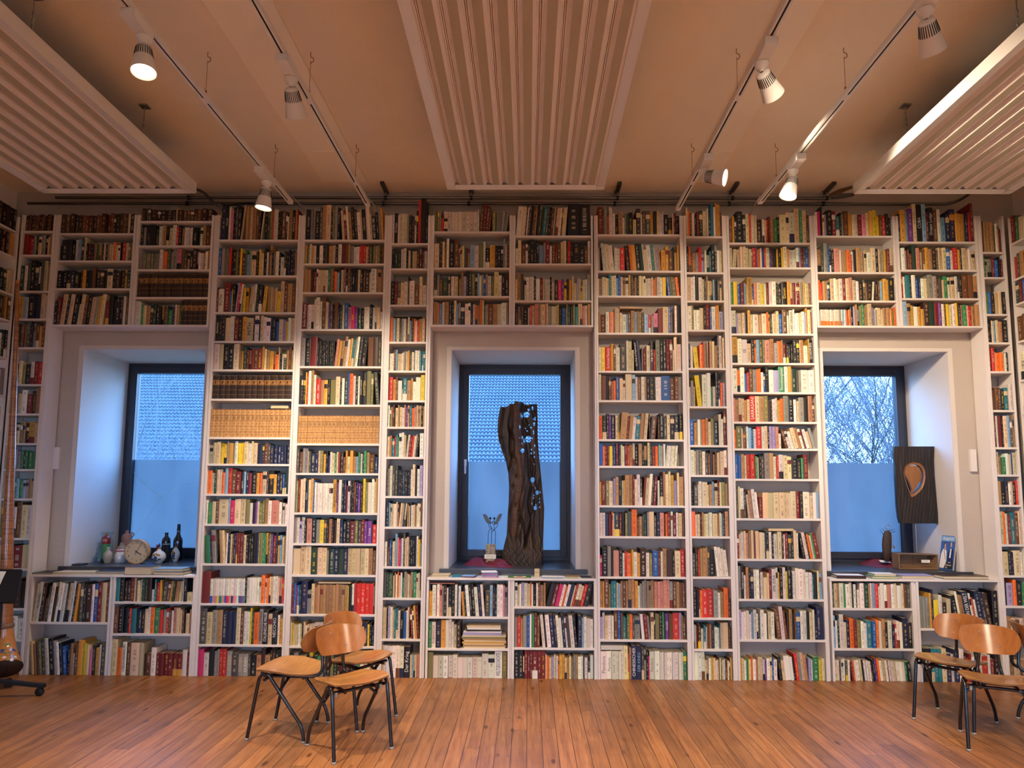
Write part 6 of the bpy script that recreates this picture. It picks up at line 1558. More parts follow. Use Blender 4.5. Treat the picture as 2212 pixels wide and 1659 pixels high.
def cloth(name, label, pts, z, seed, hgt=0.03, avoid=()):
    """crumpled velvet: a fan of folds inside an outline (pixels on the sill)"""
    rnd = random.Random(seed); c = Vector((0, 0, 0)); O = [atz(px, py, z) for px, py in pts]
    for q in O: c += q / len(O)
    n = 64; rings = 12; vs = []; fs = []
    def outline(t):
        k = t * len(O); i = int(k) % len(O); f = k - int(k); return O[i].lerp(O[(i + 1) % len(O)], f)
    ph = [rnd.uniform(0, 6) for _ in range(6)]
    for j in range(rings + 1):
        r_ = j / rings
        for i in range(n):
            t = i / n; e = outline(t); p = c.lerp(e, r_)
            h = (0.5 + 0.5 * sin(t * 34 + ph[0] + 3 * r_) * sin(t * 13 + ph[1] + r_ * 5)) * hgt * (0.25 + 0.75 * sin(pi * min(1, r_ * 0.95))) * (1 - r_ ** 4) + 0.35 * hgt * (1 - r_) * (0.6 + 0.4 * sin(r_ * 9 + t * 19 + ph[2]))
            for ax, ay, ar in avoid:
                d = sqrt((p.x - ax) ** 2 + (p.y - ay) ** 2)
                if d < ar: h = min(h, 0.0)
            vs.append(Vector((p.x - c.x, p.y - c.y, 0.0012 + max(0, h))))
    for j in range(rings):
        for i in range(n): fs.append((j * n + i, j * n + (i + 1) % n, (j + 1) * n + (i + 1) % n, (j + 1) * n + i))
    m = MB(); m.add(vs, fs, 0, True); k = len(vs); low = [Vector((v.x, v.y, 0.0004)) for v in vs[-n:]]
    m.add(list(vs[-n:]) + low, [(i, (i + 1) % n, n + (i + 1) % n, n + i) for i in range(n)])
    o = m.build(name, 'cloth_red', None, (c.x, c.y, z), fixn=True); tag(o, label, 'cloth', 'red velvet cloths on the sills'); return o
cloth('velvet_cloth', 'crumpled dark red velvet cloth under the winged couple', [(1001, 1219), (1014, 1212), (1030, 1210.5), (1056, 1211), (1078, 1211), (1092, 1217), (1112, 1226.2), (1085, 1226.5), (1050, 1224.5), (1012, 1222)], SILL_TOP, 4, 0.062, [(wb.x + cxs, WYY, 0.055)])

# driftwood figure, cloth, trough and cards at the teardrop window
db = aty(1915, 1214, WALL + 0.42)
root = empty('driftwood_figure', (db.x, db.y, SILL_TOP)); tag(root, 'small dark driftwood figure with a wire ring head and spiky arms', 'sculpture')
def dl_(x, y): q = aty(PO[0] + x / PO[2], PO[1] + y / PO[2], db.y); return Vector((q.x - db.x, 0, q.z - SILL_TOP))
m = MB(); prof = [(690, 1372, 14), (682, 1340, 36), (682, 1280, 44), (682, 1200, 50), (684, 1130, 48), (688, 1080, 42), (690, 1050, 30), (690, 1036, 10)]
m.tube([dl_(x, y) for x, y, w in prof], [w / PO[2] / F * db.y for x, y, w in prof], 14)
m.v = [(x, y * 0.7, max(z, 0.001)) for x, y, z in m.v]; m.build('body', 'drift_wood', root)
m = MB(); c = dl_(690, 1000); R_ = 25 / PO[2] / F * db.y
m.tube([c + Vector((cos(a) * R_, 0, sin(a) * R_)) for a in [2 * pi * k / 20 for k in range(20)]], 0.0032, 8, 0, False, True); m.tube([dl_(690, 1026), dl_(690, 1040)], 0.003, 8); m.build('ring_head', 'zinc', root)
m = MB()
for a, b in (((640, 1076), (604, 1020)), ((658, 1046), (626, 1006)), ((700, 1040), (768, 1020)), ((724, 1060), (783, 1040))): m.tube([dl_(*a), dl_(*b)], [0.003, 0.0012], 8)
m.build('spike', 'black_metal', root)
m = MB(); m.tube(smooth_path([dl_(728, 1066), dl_(752, 1110), dl_(756, 1170), dl_(745, 1215)]), 0.0012, 6); m.ball(dl_(757, 1212), 0.008, 10, 0, (1, 1, 1.6)); m.ball(dl_(766, 1226), 0.006, 10); m.build('pendant', 'cork', root)
cloth('velvet_cloth', 'dark red velvet cloth spread under the driftwood figure', [(1853, 1216), (1872, 1211), (1900, 1209.5), (1935, 1210), (1942, 1216.5), (1975, 1218), (2008, 1226), (1990, 1227), (1950, 1226.5), (1895, 1226), (1862, 1220)], SILL_TOP, 9, 0.045, [(db.x, db.y, 0.05)])
tq = aty(1985, 1226, WALL + 0.13)
cloth2_z = 0.0
root = empty('wooden_trough', (tq.x, tq.y + 0.06, SILL_TOP)); tag(root, 'hollowed brown wooden trough lying open towards the room, beside the standing book', 'trough')
x0 = aty(1942, 1224, tq.y).x - tq.x; x1 = aty(2028, 1224, tq.y).x - tq.x; ht = aty(1985, 1196, tq.y).z - SILL_TOP
m = MB(); a = 0.045; yb = 0.085; b_ = 0.055
O = [Vector((x0, -0.06, 0.001)), Vector((x1, -0.06, 0.001)), Vector((x1, -0.06, ht * .95)), Vector((x0, -0.06, ht))]
I = [Vector((x0 + .012, -0.06, 0.012)), Vector((x1 - .012, -0.06, 0.012)), Vector((x1 - .012, -0.06, ht * .95 - .008)), Vector((x0 + .012, -0.06, ht - .008))]
Dp = [Vector((x0 + .05, 0.035, 0.03)), Vector((x1 - .05, 0.035, 0.03)), Vector((x1 - .05, 0.035, ht - .012)), Vector((x0 + .05, 0.035, ht - .012))]
Bk = [Vector((v.x, 0.06, v.z)) for v in O]
m.add(O + I + Dp + Bk, [(i, (i + 1) % 4, 4 + (i + 1) % 4, 4 + i) for i in range(4)] + [(4 + i, 4 + (i + 1) % 4, 8 + (i + 1) % 4, 8 + i) for i in range(4)] + [(8, 9, 10, 11)] + [(i, 12 + i, 12 + (i + 1) % 4, (i + 1) % 4) for i in range(4)] + [(15, 14, 13, 12)])
m.build('hollow_block', 'trough_wood', root, bevel=0.003)
m = MB(); m.tube(smooth_path([(0.0, 0.0345, 0.032), (0.002, 0.0342, ht * .5), (-0.001, 0.0345, ht - 0.014)]), 0.0012, 6); m.build('crack', 'drift_wood', root)
cw = MB(); cw.box((-0.038, -0.0012, -0.013), (0.038, 0.0006, 0.013)); cp = aty(2000, 1212.5, tq.y - 0.006)
o = cw.build('title_card', 'paper', None, (cp.x, tq.y - 0.0035, cp.z - 0.0)); o.rotation_euler.z = -0.02; tag(o, 'white printed card leaning on the wooden trough', 'card')
text_mesh('Holzobjekt', 0.008, 'ink', o, Matrix.Translation((0, -0.0016, 0.003)) @ UPRIGHT, 'print', fit=(0.06,))
cq = atz(1912, 1222, SILL_TOP); m = MB(); m.box((-0.052, -0.02, 0), (0.052, 0.02, 0.001)); o = m.build('title_card', 'paper', None, (cq.x, cq.y, SILL_TOP + 0.040)); o.rotation_euler = (0.45, 0.06, 0.1); tag(o, 'white card lying on the red cloth before the driftwood figure', 'card')

# standing book with a couple on its cover
bA = aty(2027, 1226, WALL + 0.17); bB = aty(2057, 1229, WALL + 0.02); bA.z = bB.z = SILL_TOP; bq = (bA + bB) / 2
BW = (bB - bA).length; BH = 0.31; BYAW = math.atan2(bB.y - bA.y, bB.x - bA.x)
root = empty('picture_book', (bq.x, bq.y, SILL_TOP + 0.002)); tag(root, 'standing blue picture book with a couple in evening dress on its cover', 'book')
Tb = Matrix.Translation((0, 0, 0.002)) @ Matrix.Rotation(BYAW, 4, 'Z') @ Matrix.Rotation(radians(-11), 4, 'X')
def pbx(nm, lo, hi, mat, par=root, bev=0): m = MB(); m.box(lo, hi, 0, Tb); return m.build(nm, mat, par, bevel=bev)
cov = pbx('front_cover', (-BW / 2, 0, 0), (BW / 2, 0.003, BH), 'mid_blue_print'); pbx('page_block', (-BW / 2 + .004, .0032, .003), (BW / 2 - .004, .0215, BH - .003), 'paper_edge'); pbx('back_cover', (-BW / 2, .0217, 0), (BW / 2, .0247, BH), 'navy_print')
def pshape(nm, pts, mat, dep=0.0004, yy=-0.0003):
    m = MB(); m.prism([((x - .5) * BW, z * BH) for x, z in pts], yy - dep, yy, 0, Tb); return m.build(nm, mat, cov)
def ell(cx, cz, rx, rz, n=16): return [(cx + rx * cos(2 * pi * k / n), cz + rz * sin(2 * pi * k / n)) for k in range(n)]
pshape('cover_print', [(0.02, 0.84), (0.98, 0.84), (0.98, 0.98), (0.02, 0.98)], 'pale_blue_print')
pshape('cover_print', [(0.30, 0.03), (0.97, 0.03), (0.97, 0.30), (0.62, 0.30), (0.45, 0.2)], 'ink', 0.0004)
pshape('cover_print', [(0.03, 0.05), (0.36, 0.05), (0.50, 0.25), (0.46, 0.52), (0.40, 0.60), (0.20, 0.60), (0.08, 0.45)], 'white_print', .0006)
pshape('cover_print', [(0.26, 0.56), (0.40, 0.56), (0.36, 0.74), (0.29, 0.74)], 'skin_print', .0008); pshape('cover_print', ell(0.31, 0.735, .085, .075), 'hair_print', .0007); pshape('cover_print', ell(0.325, 0.715, .055, .058), 'skin_print', .0010)
pshape('cover_print', [(0.55, 0.25), (0.93, 0.28), (0.95, 0.55), (0.86, 0.64), (0.66, 0.63), (0.55, 0.5)], 'navy_print', .0006); pshape('cover_print', [(0.68, 0.36), (0.78, 0.36), (0.80, 0.63), (0.70, 0.63)], 'white_print', .0008)
pshape('cover_print', ell(0.76, 0.775, .075, .068), 'hair_print', .0007); pshape('cover_print', ell(0.755, 0.745, .062, .078), 'skin_print', .0010); pshape('cover_print', [(0.27, 0.55), (0.30, 0.56), (0.44, 0.3), (0.41, 0.3)], 'red_print', .0011)
for t_, x, z, s, c_ in (('Angel D', .5, .91, .034, 'white_print'), ('und', .72, .23, .022, 'white_print'), ('Kaiser', .68, .15, .026, 'white_print'), ('Ihr', .55, .075, .022, 'white_print')):
    text_mesh(t_, s, c_, cov, Tb @ Matrix.Translation(((x - .5) * BW, -0.0014, z * BH)) @ UPRIGHT, 'lettering', fit=(BW * .8,))
pass
# ------------------------------------------------------------------ things on the sill with the clock
SO = (60, 1120, 5.978)
def sp(x, y, z=None): return atz(SO[0] + x / SO[2], SO[1] + y / SO[2], SILL_TOP if z is None else z)
def spy(x, y, Y): return aty(SO[0] + x / SO[2], SO[1] + y / SO[2], Y)
def vessel(name, label, cat, cx, base, prof, mat, Yoff=0.0, group=None, seg=28):
    """prof: (half width in crop px, crop y) from the foot upwards"""
    b = sp(cx, base); Y = b.y + Yoff
    r = empty(name, (b.x * Y / b.y, Y, SILL_TOP)); tag(r, label, cat, group)
    k = 1 / SO[2] / F * Y
    def z(y): return spy(cx, y, Y).z - SILL_TOP
    z0 = spy(cx, base, Y).z - SILL_TOP
    P_ = [(w * k, z(y) - z0 + 0.0008) for w, y in prof]
    m = MB(); m.lathe([(0.0005, P_[0][1])] + P_ + [(0.0005, P_[-1][1])], seg); body = m.build('body', mat, r)
    return r, k, (lambda y: z(y) - z0 + 0.0008)
G = 'pots and bottles on the clock sill'
r, k, z = vessel('preserving_jar', 'tall clear preserving jar with wire clip lid behind the red bottle', 'jar', 1003, 560, [(66, 560), (72, 548), (73, 400), (72, 300), (62, 252), (60, 225)], 'jar_glass', 0, G)
m = MB(); m.lathe([(0.0005, z(214)), (70 * k, z(214)), (72 * k, z(206)), (66 * k, z(198)), (60 * k, z(192)), (70 * k, z(188)), (72 * k, z(180)), (68 * k, z(174)), (0.0005, z(173))], 28); m.build('lid', 'jar_glass', r)
m = MB(); m.tube([(72 * k, 0, z(205)), (105 * k, 0, z(192)), (112 * k, 0, z(180))], 0.0014, 6); m.tube(smooth_path([(70 * k, 0, z(222)), (92 * k, 0, z(250)), (100 * k, 0, z(215)), (76 * k, 0, z(196))]), 0.0014, 6); m.build('wire_clip', 'zinc', r)
r, k, z = vessel('stoneware_bottle', 'tall bottle with brown-red shoulders and green label', 'bottle', 996, 576, [(48, 576), (50, 570), (50, 520)], 'ink', 0, G)
m = MB(); m.lathe([(50.4 * k, z(520)), (50.4 * k, z(328))], 28, 0, None, False); m.build('label', 'green_print', r)
m = MB(); m.lathe([(50 * k, z(520)), (50 * k, z(328)), (51 * k, z(326)), (51 * k, z(255)), (44 * k, z(240)), (24 * k, z(228)), (19 * k, z(222)), (19 * k, z(212))], 28); m.build('shoulder', 'bottle_red', r)
m = MB(); m.lathe([(50.6 * k, z(328)), (50.6 * k, z(318))], 28, 0, None, False); m.build('red_band', 'red_print', r)
m = MB(); m.lathe([(17 * k, z(212)), (19 * k, z(188)), (15 * k, z(185)), (0.0005, z(185))], 18); m.build('cork', 'cork', r)
text_mesh('D', 0.022, 'white_print', r, Matrix.Translation((0, -52 * k, z(278))) @ UPRIGHT, 'emblem')
r, k, z = vessel('stoneware_jug', 'small pale stoneware bottle standing before the preserving jar', 'bottle', 1028, 580, [(32, 580), (36, 570), (48, 530), (54, 490), (50, 455), (36, 432), (24, 420), (20, 400), (22, 385), (20, 372)], 'stone_pot', 0, G)
r, k, z = vessel('storage_jar', 'pale glazed jar with a pink rubber ring', 'jar', 1189, 572, [(60, 572), (67, 565), (69, 520), (68, 470), (58, 445), (50, 428)], 'white_glaze', 0, G)
m = MB(); m.lathe([(50 * k, z(425)), (57 * k, z(420)), (58 * k, z(410)), (52 * k, z(404))], 28, 0, None, False); m.build('rubber_ring', 'pink_rubber', r)
m = MB(); m.lathe([(48 * k, z(428)), (53 * k, z(404)), (44 * k, z(398)), (0.0005, z(397))], 28); m.build('lid', 'white_glaze', r)
r, k, z = vessel('stoneware_bottle', 'brownish grey stoneware bottle behind the jar with the pink ring', 'bottle', 1201, 552, [(60, 552), (65, 545), (66, 420), (62, 395), (45, 370), (26, 352), (22, 335), (24, 325), (22, 316)], 'stone_pot_brown', 0.02, G)
r, k, z = vessel('stoneware_bottle', 'tall pinkish stoneware bottle with a small ear handle, behind the clock', 'bottle', 1262, 522, [(58, 522), (62, 515), (62, 260), (58, 225), (40, 200), (22, 190), (18, 182), (21, 172), (20, 156)], 'pink_stoneware', 0, G)
m = MB(); m.tube(smooth_path([(48 * k, 0, z(212)), (62 * k, 0, z(186)), (82 * k, 0, z(190)), (86 * k, 0, z(212)), (74 * k, 0, z(232)), (60 * k, 0, z(232))]), 8 * k, 10); m.build('handle', 'pink_stoneware', r)
r, k, z = vessel('beer_bottle', 'dark short bottle behind the ribbed green glass', 'bottle', 1775, 528, [(48, 528), (52, 520), (53, 300), (48, 265), (34, 245), (22, 232), (20, 205), (22, 200), (22, 182)], 'bottle_black', 0, G)
r, k, z = vessel('wine_bottle', 'tallest dark bottle, against the window pane beside the tall bookcase', 'bottle', 1928, 538, [(50, 538), (55, 530), (56, 300), (52, 265), (34, 235), (23, 205), (21, 165)], 'bottle_black', 0, G)
m = MB(); m.lathe([(22 * k, z(163)), (20 * k, z(120)), (18 * k, z(78)), (14 * k, z(73)), (0.0005, z(73))], 18); m.build('capsule', 'black_rubber', r)
m = MB(); m.lathe([(22.5 * k, z(168)), (22.5 * k, z(160))], 18, 0, None, False); m.build('neck_ring', 'zinc', r)
r, k, z = vessel('ribbed_glass', 'ribbed green glass tumbler between the two flasks', 'glass', 1776, 568, [(42, 568), (44, 560), (48, 335)], 'green_glass', 0.01, G)
m = MB()
for q in range(20):
    a = 2 * pi * q / 20; m.tube([(44.5 * k * cos(a), 44.5 * k * sin(a), z(555)), (48.5 * k * cos(a), 48.5 * k * sin(a), z(340))], 0.0016, 6)
m.build('rib', 'green_glass', r)
m = MB(); m.lathe([(48 * k, z(337)), (50 * k, z(333)), (47 * k, z(329))], 28, 0, None, False); m.build('rim', 'zinc', r)
def flask(label, cx, base, prof, ytop, ybody, ry, stop, depth, prints):
    r, k, z = vessel('painted_flask', label, 'flask', cx, base, prof, 'white_glaze', 0, G)
    m = MB(); m.lathe([(16 * k, z(ytop + 22)), (19 * k, z(ytop)), (0.0005, z(ytop - 1))], 18); m.build('cork', 'cork', r)
    m = MB(); m.lathe([(9 * k, z(ytop)), (12 * k, z(ytop - 14)), (7 * k, z(ytop - 26)), (11 * k, z(ytop - 36)), (0.0005, z(stop))], 18); m.build('stopper', 'blue_stopper', r)
    for (dx, y, rx, ry_, mt) in prints:
        # printed ornaments lie on the belly
        w = 0
        for (pw, py_), (pw2, py2) in zip(prof, prof[1:]):
            if py_ >= y >= py2: w = pw + (pw2 - pw) * (py_ - y) / max(1e-6, py_ - py2)
        if w == 0: continue
        dy = -sqrt(max(1, w * w - dx * dx)) * k - 0.0006
        o = MB(); o.lathe([(1.0, 0.0), (0.6, 0.0005), (0.01, 0.0006)], 16, 0, Matrix.Translation((dx * k, dy, z(y))) @ Matrix.Rotation(math.asin(max(-.9, min(.9, dx / w))), 4, 'Z') @ Matrix.Rotation(pi / 2, 4, 'X') @ Matrix.Diagonal((rx * k, ry_ * k, 1.2, 1)), True); o.build('painted_crest', mt, r)
flask('round white flask with painted coat of arms and blue stopper, beside the clock', 1688, 582, [(40, 582), (48, 574), (44, 566), (66, 548), (82, 510), (84, 490), (74, 455), (52, 430), (28, 415), (22, 405), (20, 395)], 375, 490, 80, 316, .5,
      [(0, 455, 22, 10, 'gold_print'), (-34, 475, 16, 22, 'gold_print'), (36, 475, 16, 22, 'gold_print'), (0, 505, 22, 26, 'blue_print'), (0, 505, 13, 16, 'red_print'), (-40, 520, 18, 12, 'ink'), (42, 520, 18, 12, 'ink'), (0, 540, 30, 8, 'ink'), (-18, 470, 8, 10, 'ink'), (18, 470, 8, 10, 'ink')])
flask('oval white flask with painted figure and blue stopper, before the tallest bottle', 1901, 560, [(24, 560), (30, 552), (26, 546), (42, 520), (52, 480), (50, 440), (34, 405), (20, 385), (17, 376)], 356, 470, 70, 292, .5,
      [(-8, 440, 16, 28, 'gold_print'), (0, 480, 22, 26, 'blue_print'), (12, 450, 8, 22, 'ink'), (-14, 510, 16, 14, 'gold_print'), (8, 515, 12, 10, 'ink')])
r, k, z = vessel('small_bottle', 'little brown corked bottle peeping out behind the round flask', 'bottle', 1668, 560, [(20, 560), (24, 550), (24, 430), (14, 405), (14, 375), (18, 372), (18, 345)], 'bottle_red', 0.05, G)
# clock
cb = sp(1413, 586); CYY = cb.y + 0.015; cc = spy(1413, 426, CYY); R_ = 160 / SO[2] / F * CYY
root = empty('table_clock', (cc.x, CYY, SILL_TOP)); zc = cc.z - SILL_TOP; tag(root, 'round cream table clock with wooden rim on wire feet', 'clock')
Tc = Matrix.Translation((0, 0, zc)) @ Matrix.Rotation(radians(4), 4, 'X') @ Matrix.Rotation(pi / 2, 4, 'X')   # local z -> -y (towards the room)
m = MB(); m.lathe([(R_ * .90, -.03), (R_ * .98, -.028), (R_, -.02), (R_, .014), (R_ * .97, .02), (R_ * .925, .02), (R_ * .915, .012)], 64, 0, Tc, False); m.lathe([(0.0005, -.029), (R_ * .92, -.029)], 48, 0, Tc, False); m.build('rim', 'clock_wood', root)
m = MB(); m.lathe([(0.0005, .010), (R_ * .92, .010)], 64, 0, Tc, False); face = m.build('dial', 'clock_face', root)
for h in range(1, 13):
    a = pi / 2 - h * pi / 6; text_mesh(str(h), R_ * .22, 'dark_brown_print', face, Tc @ Matrix.Translation((cos(a) * R_ * .72, sin(a) * R_ * .72, .0108)), 'numeral')
m = MB()
for q in range(60):
    a = q * pi / 30; Q = Tc @ Matrix.Rotation(a, 4, 'Z'); m.box((R_ * .85, -R_ * .005, .0104), (R_ * .89, R_ * .005, .0108), 0, Q)
m.build('minute_marks', 'dark_brown_print', face)
def hand(nm, ang, ln, w, back=.12):
    m = MB(); m.box((-R_ * back, -w, .0125), (ln, w, .0135), 0, Tc @ Matrix.Rotation(ang, 4, 'Z')); m.build(nm, 'ink', root)
hand('hour_hand', radians(-31), R_ * .46, R_ * .028); hand('minute_hand', radians(58), R_ * .76, R_ * .014, .25); hand('second_hand', radians(156), R_ * .28, R_ * .005)
m = MB(); m.lathe([(R_ * .04, .010), (R_ * .04, .0145), (.0005, .0146)], 16, 0, Tc, False); m.build('hub', 'ink', root)
for s in (-1, 1):
    m = MB(); m.tube([(s * R_ * .50, 0.0, zc - R_ * .84), (s * R_ * .68, -0.03, .002), (s * R_ * .70, 0.03, .002), (s * R_ * .50, .01, zc - R_ * .84)], .0016, 6); m.build('wire_foot', 'zinc', root)
# patterned block and glass plate leaning on the reveal
q = sp(770, 560); root = empty('picture_block', (q.x, q.y + .02, SILL_TOP), -0.35); tag(root, 'small block wrapped in grey diamond pattern, leaning against the white reveal', 'picture block')
bw, bh = 0.118, 0.185
Tq = Matrix.Rotation(radians(-14), 4, 'X'); m = MB(); m.box((-bw / 2, -0.0, .006), (bw / 2, .028, bh), 0, Tq); m.build('block', 'patterned_paper', root, bevel=.002)
m = MB(); m.box((-bw / 2 - .035, .0285, .003), (bw / 2 + .02, .031, bh + .02), 0, Tq); m.build('glass_plate', 'jar_glass', root)
m = MB(); m.box((-bw / 2 - .0006, .004, .012), (-bw / 2 + .002, .024, bh - .01), 0, Tq); m.build('torn_edge', 'dark_brown_print', root)

# ---------------- flat books on the ledge below the clock
LZ = LEDGE['clock'] + 0.0008
def lp(x, y=700): return atz(SO[0] + x / SO[2], SO[1] + y / SO[2], LZ)
def span(a, b, Y):
    return (aty(SO[0] + a / SO[2], 1235, Y).x, aty(SO[0] + b / SO[2], 1235, Y).x)
YB = D + 0.10
def flat(a, b, t, c, label, y0=D + 0.012, d=0.165, rz=0.0, spine='back', z=LZ, nm='flat_book', fn=span):
    x0, x1 = fn(a, b, y0); return lying_book(nm, label, c, (x0 + x1) / 2, y0 + d / 2, z, (x1 - x0), d, t, rz, None, 'books lying flat on the ledges', 'book', True, spine)
flat(330, 850, .020, 'c', 'flat pale book with brown edge on the clock ledge, second from the corner', spine='left', rz=.03)
flat(60, 320, .014, 'k', 'thin black folder on the clock ledge, at the corner end', spine='left', d=0.17)
flat(858, 1225, .008, 'w', 'thin white booklet under the dark blue book on the clock ledge')
flat(880, 1200, .022, 'n', 'dark blue book lying on a white booklet on the clock ledge', z=LZ + .0085)
flat(1245, 1590, .072, 'n', 'thickest flat book on the clock ledge, pages towards the room', y0=D + .008, d=.175)
flat(1620, 2010, .028, 'k', 'lower black book of the pair beside the tall bookcase on the clock ledge', d=.170)
flat(1615, 1990, .026, 's', 'upper pale blue book of the pair beside the tall bookcase on the clock ledge', z=LZ + .0285, d=.165, rz=.02)
m = MB(); q0 = sp(420, 606); q1 = sp(700, 606); m.box((q0.x - .0, q0.y, SILL_TOP + .0008), (q1.x, q0.y + .10, SILL_TOP + .014)); o = m.build('tray', 'dark_steel', None, bevel=.003); tag(o, 'flat dark tray at the corner end of the clock sill', 'tray')

# ---------------- leaflets and small things on the ledge below the carved trunk
MO = (920, 1080, 5.978); LZ = LEDGE['trunk'] + 0.0008
def mspan(a, b, Y): return (aty(MO[0] + a / MO[2], 1246, Y).x, aty(MO[0] + b / MO[2], 1246, Y).x)
flat(70, 300, .022, 'c', 'cream paperback with grey cover at the winged-figure end of the trunk ledge', fn=mspan, z=LZ, nm='flat_book', d=.15)
def leaflet(name, label, a, b, t, mat, y0, d, rz=0.0, n=1, mats=None, cat='leaflet'):
    x0, x1 = mspan(a, b, y0); r = empty(name, ((x0 + x1) / 2, y0 + d / 2, LZ), rz); tag(r, label, cat, 'leaflets on the trunk ledge')
    w = x1 - x0; rnd = random.Random(a)
    for i in range(n):
        m = MB(); dx = rnd.uniform(-.006, .006) if n > 1 else 0; dy = rnd.uniform(-.006, .006) if n > 1 else 0; a_ = rnd.uniform(-.06, .06) if n > 1 else 0
        m.box((-w / 2, -d / 2, i * (t / n) + (.0004 if i else 0)), (w / 2, d / 2, (i + 1) * (t / n)), 0, Matrix.Translation((dx, dy, 0)) @ Matrix.Rotation(a_, 4, 'Z'))
        m.build('sheet' if n > 1 else 'card', (mats[i % len(mats)] if mats else mat), r)
    return r
leaflet('leaflet_stack', 'small stack of teal cards beside the cream paperback', 325, 445, .012, 'x', D + .03, .10, .05, 3, ['cover_T', 'pale_blue_print', 'cover_T']) if 'cover_T' in MATS else None
if 'cover_T' not in MATS: plain('cover_T', PAL['T'], .4); leaflet('leaflet_stack', 'small stack of teal cards beside the cream paperback', 325, 445, .012, 'x', D + .03, .10, .05, 3, ['cover_T', 'pale_blue_print', 'cover_T'])
leaflet('leaflet_stack', 'fanned dark red leaflets between the teal cards and the tall violet stack', 470, 640, .012, 'x', D + .02, .11, -.15, 4, ['red_print', 'red_print', 'blue_print', 'pale_blue_print'])
leaflet('leaflet_stack', 'tallest stack of violet and pink leaflets on the trunk ledge', 715, 915, .048, 'x', D + .02, .13, .08, 12, ['violet_print', 'white_print', 'magenta_print', 'violet_print', 'pale_blue_print'])
leaflet('leaflet', 'white folded leaflet between the violet stack and the green card', 930, 1045, .002, 'white_print', D + .03, .13, .1)
r = leaflet('picture_card', 'green and orange picture card with a red oval in the middle of the trunk ledge', 1060, 1360, .003, 'green_print', D + .012, .15)
w_ = mspan(1060, 1360, D + .012); w_ = w_[1] - w_[0]
for (rx, ry, mt, zz) in ((.30, .32, 'yellow_print', .0034), (.24, .26, 'white_print', .0038), (.17, .17, 'red_print', .0042)):
    m = MB(); m.lathe([(1, 0), (1, .0004), (.001, .0004)], 24, 0, Matrix.Translation((0, 0, zz - .0004)) @ Matrix.Diagonal((rx * w_, ry * .15, 1, 1))); m.build('printed_oval', mt, r)
m = MB(); m.box((-w_ / 2 + .004, -.073, .003), (w_ / 2 - .004, -.055, .0034)); m.build('orange_band', 'orange_print', r)
leaflet('leaflet_stack', 'spread blue leaflets past the little yellow box', 1490, 1770, .008, 'x', D + .02, .12, -.05, 3, ['mid_blue_print', 'pale_blue_print', 'white_print'])
leaflet('leaflet_stack', 'yellow-green leaflets near the tall bookcase end of the trunk ledge', 1820, 1985, .014, 'x', D + .02, .12, -.12, 4, ['green_print', 'yellow_print', 'white_print', 'gold_print'])
leaflet('leaflet', 'grey-green leaflet at the tall bookcase end of the trunk ledge', 2010, 2140, .006, 'cover_o' if 'cover_o' in MATS else 'dark_steel', D + .03, .11, .08)
x0, x1 = mspan(1402, 1466, D + .10); hz = aty(1160, MO[1] + 888 / MO[2], D + .10).z - LZ
root = empty('small_box', ((x0 + x1) / 2, D + .10, LZ)); tag(root, 'little standing pale yellow box on the trunk ledge', 'box')
m = MB(); m.box((-(x1 - x0) / 2, -.018, 0), ((x1 - x0) / 2, .018, hz)); m.build('carton', 'cream_paper', root, bevel=.001)
m = MB(); m.box((-(x1 - x0) / 2 + .006, -.0188, hz * .55), ((x1 - x0) / 2 - .006, -.0182, hz * .62)); m.build('printed_line', 'gold_print', root)

# ---------------- flat books on the ledge below the teardrop panel
RO = (1780, 940, 5.0275); LZ = LEDGE['drop'] + 0.0008
def rspan(a, b, Y): return (aty(RO[0] + a / RO[2], 1246, Y).x, aty(RO[0] + b / RO[2], 1246, Y).x)
flat(150, 460, .026, 'd', 'flat dark framed book with shining pale cover, nearest the tall bookcase on the teardrop ledge', fn=rspan, z=LZ, rz=-.08, d=.15, spine='front')
lr = [o for o in bpy.data.objects if o.get('label', '').startswith('flat dark framed')][0]
x0, x1 = rspan(150, 460, D + .012); m = MB(); m.box((-(x1 - x0) / 2 + .012, -.063, .0262), ((x1 - x0) / 2 - .012, .063, .0268)); m.build('pale_panel', 'white_print', lr)
flat(530, 815, .022, 'e', 'pale green book at the bottom of a pair on the teardrop ledge', fn=rspan, z=LZ, d=.16, rz=-.05)
flat(560, 790, .018, 'w', 'white paperback lying on the pale green book on the teardrop ledge', fn=rspan, z=LZ + .0225, d=.14, rz=-.10, y0=D + .02)
flat(850, 1200, .030, 'l', 'lavender hardback lying alone in the middle of the teardrop ledge', fn=rspan, z=LZ, d=.165, rz=-.02)
flat(1300, 1790, .028, 'd', 'large dark brown book at the corner end of the teardrop ledge', fn=rspan, z=LZ, d=.172)

# ---------------- books lying on top of standing ones, and the low stack
def on_row(bay, row, i0, i1):
    bs = [b for b in ALL if b.bay == bay and b.row == row and b.c != 'Q' and i0 <= b.i <= i1]
    return max(b.z + b.h for b in bs) + .0012
def lie(bay, row, px0, px1, t, c, label, i0, i1, d=.12, rz=0.0, dz=0.0):
    x0, x1 = fx(px0, 1000) if False else aty(px0, BAYS[bay][2][row][0], D).x, aty(px1, BAYS[bay][2][row][0], D).x
    lying_book('flat_book', label, c, (x0 + x1) / 2, D + .025 + d / 2, on_row(bay, row, i0, i1) + dz, x1 - x0, d, t, rz, None, 'books lying on top of standing books', 'book', True, 'front')
lie('tall_clock', 6, 573, 616, .008, 'k', 'thin dark booklet lying on the vellum volumes beside the clock', 13, 18)
lie('tall_clock', 6, 580, 618, .026, 'c', 'cream book lying on a dark booklet above the vellum volumes beside the clock', 13, 18, dz=.0088)
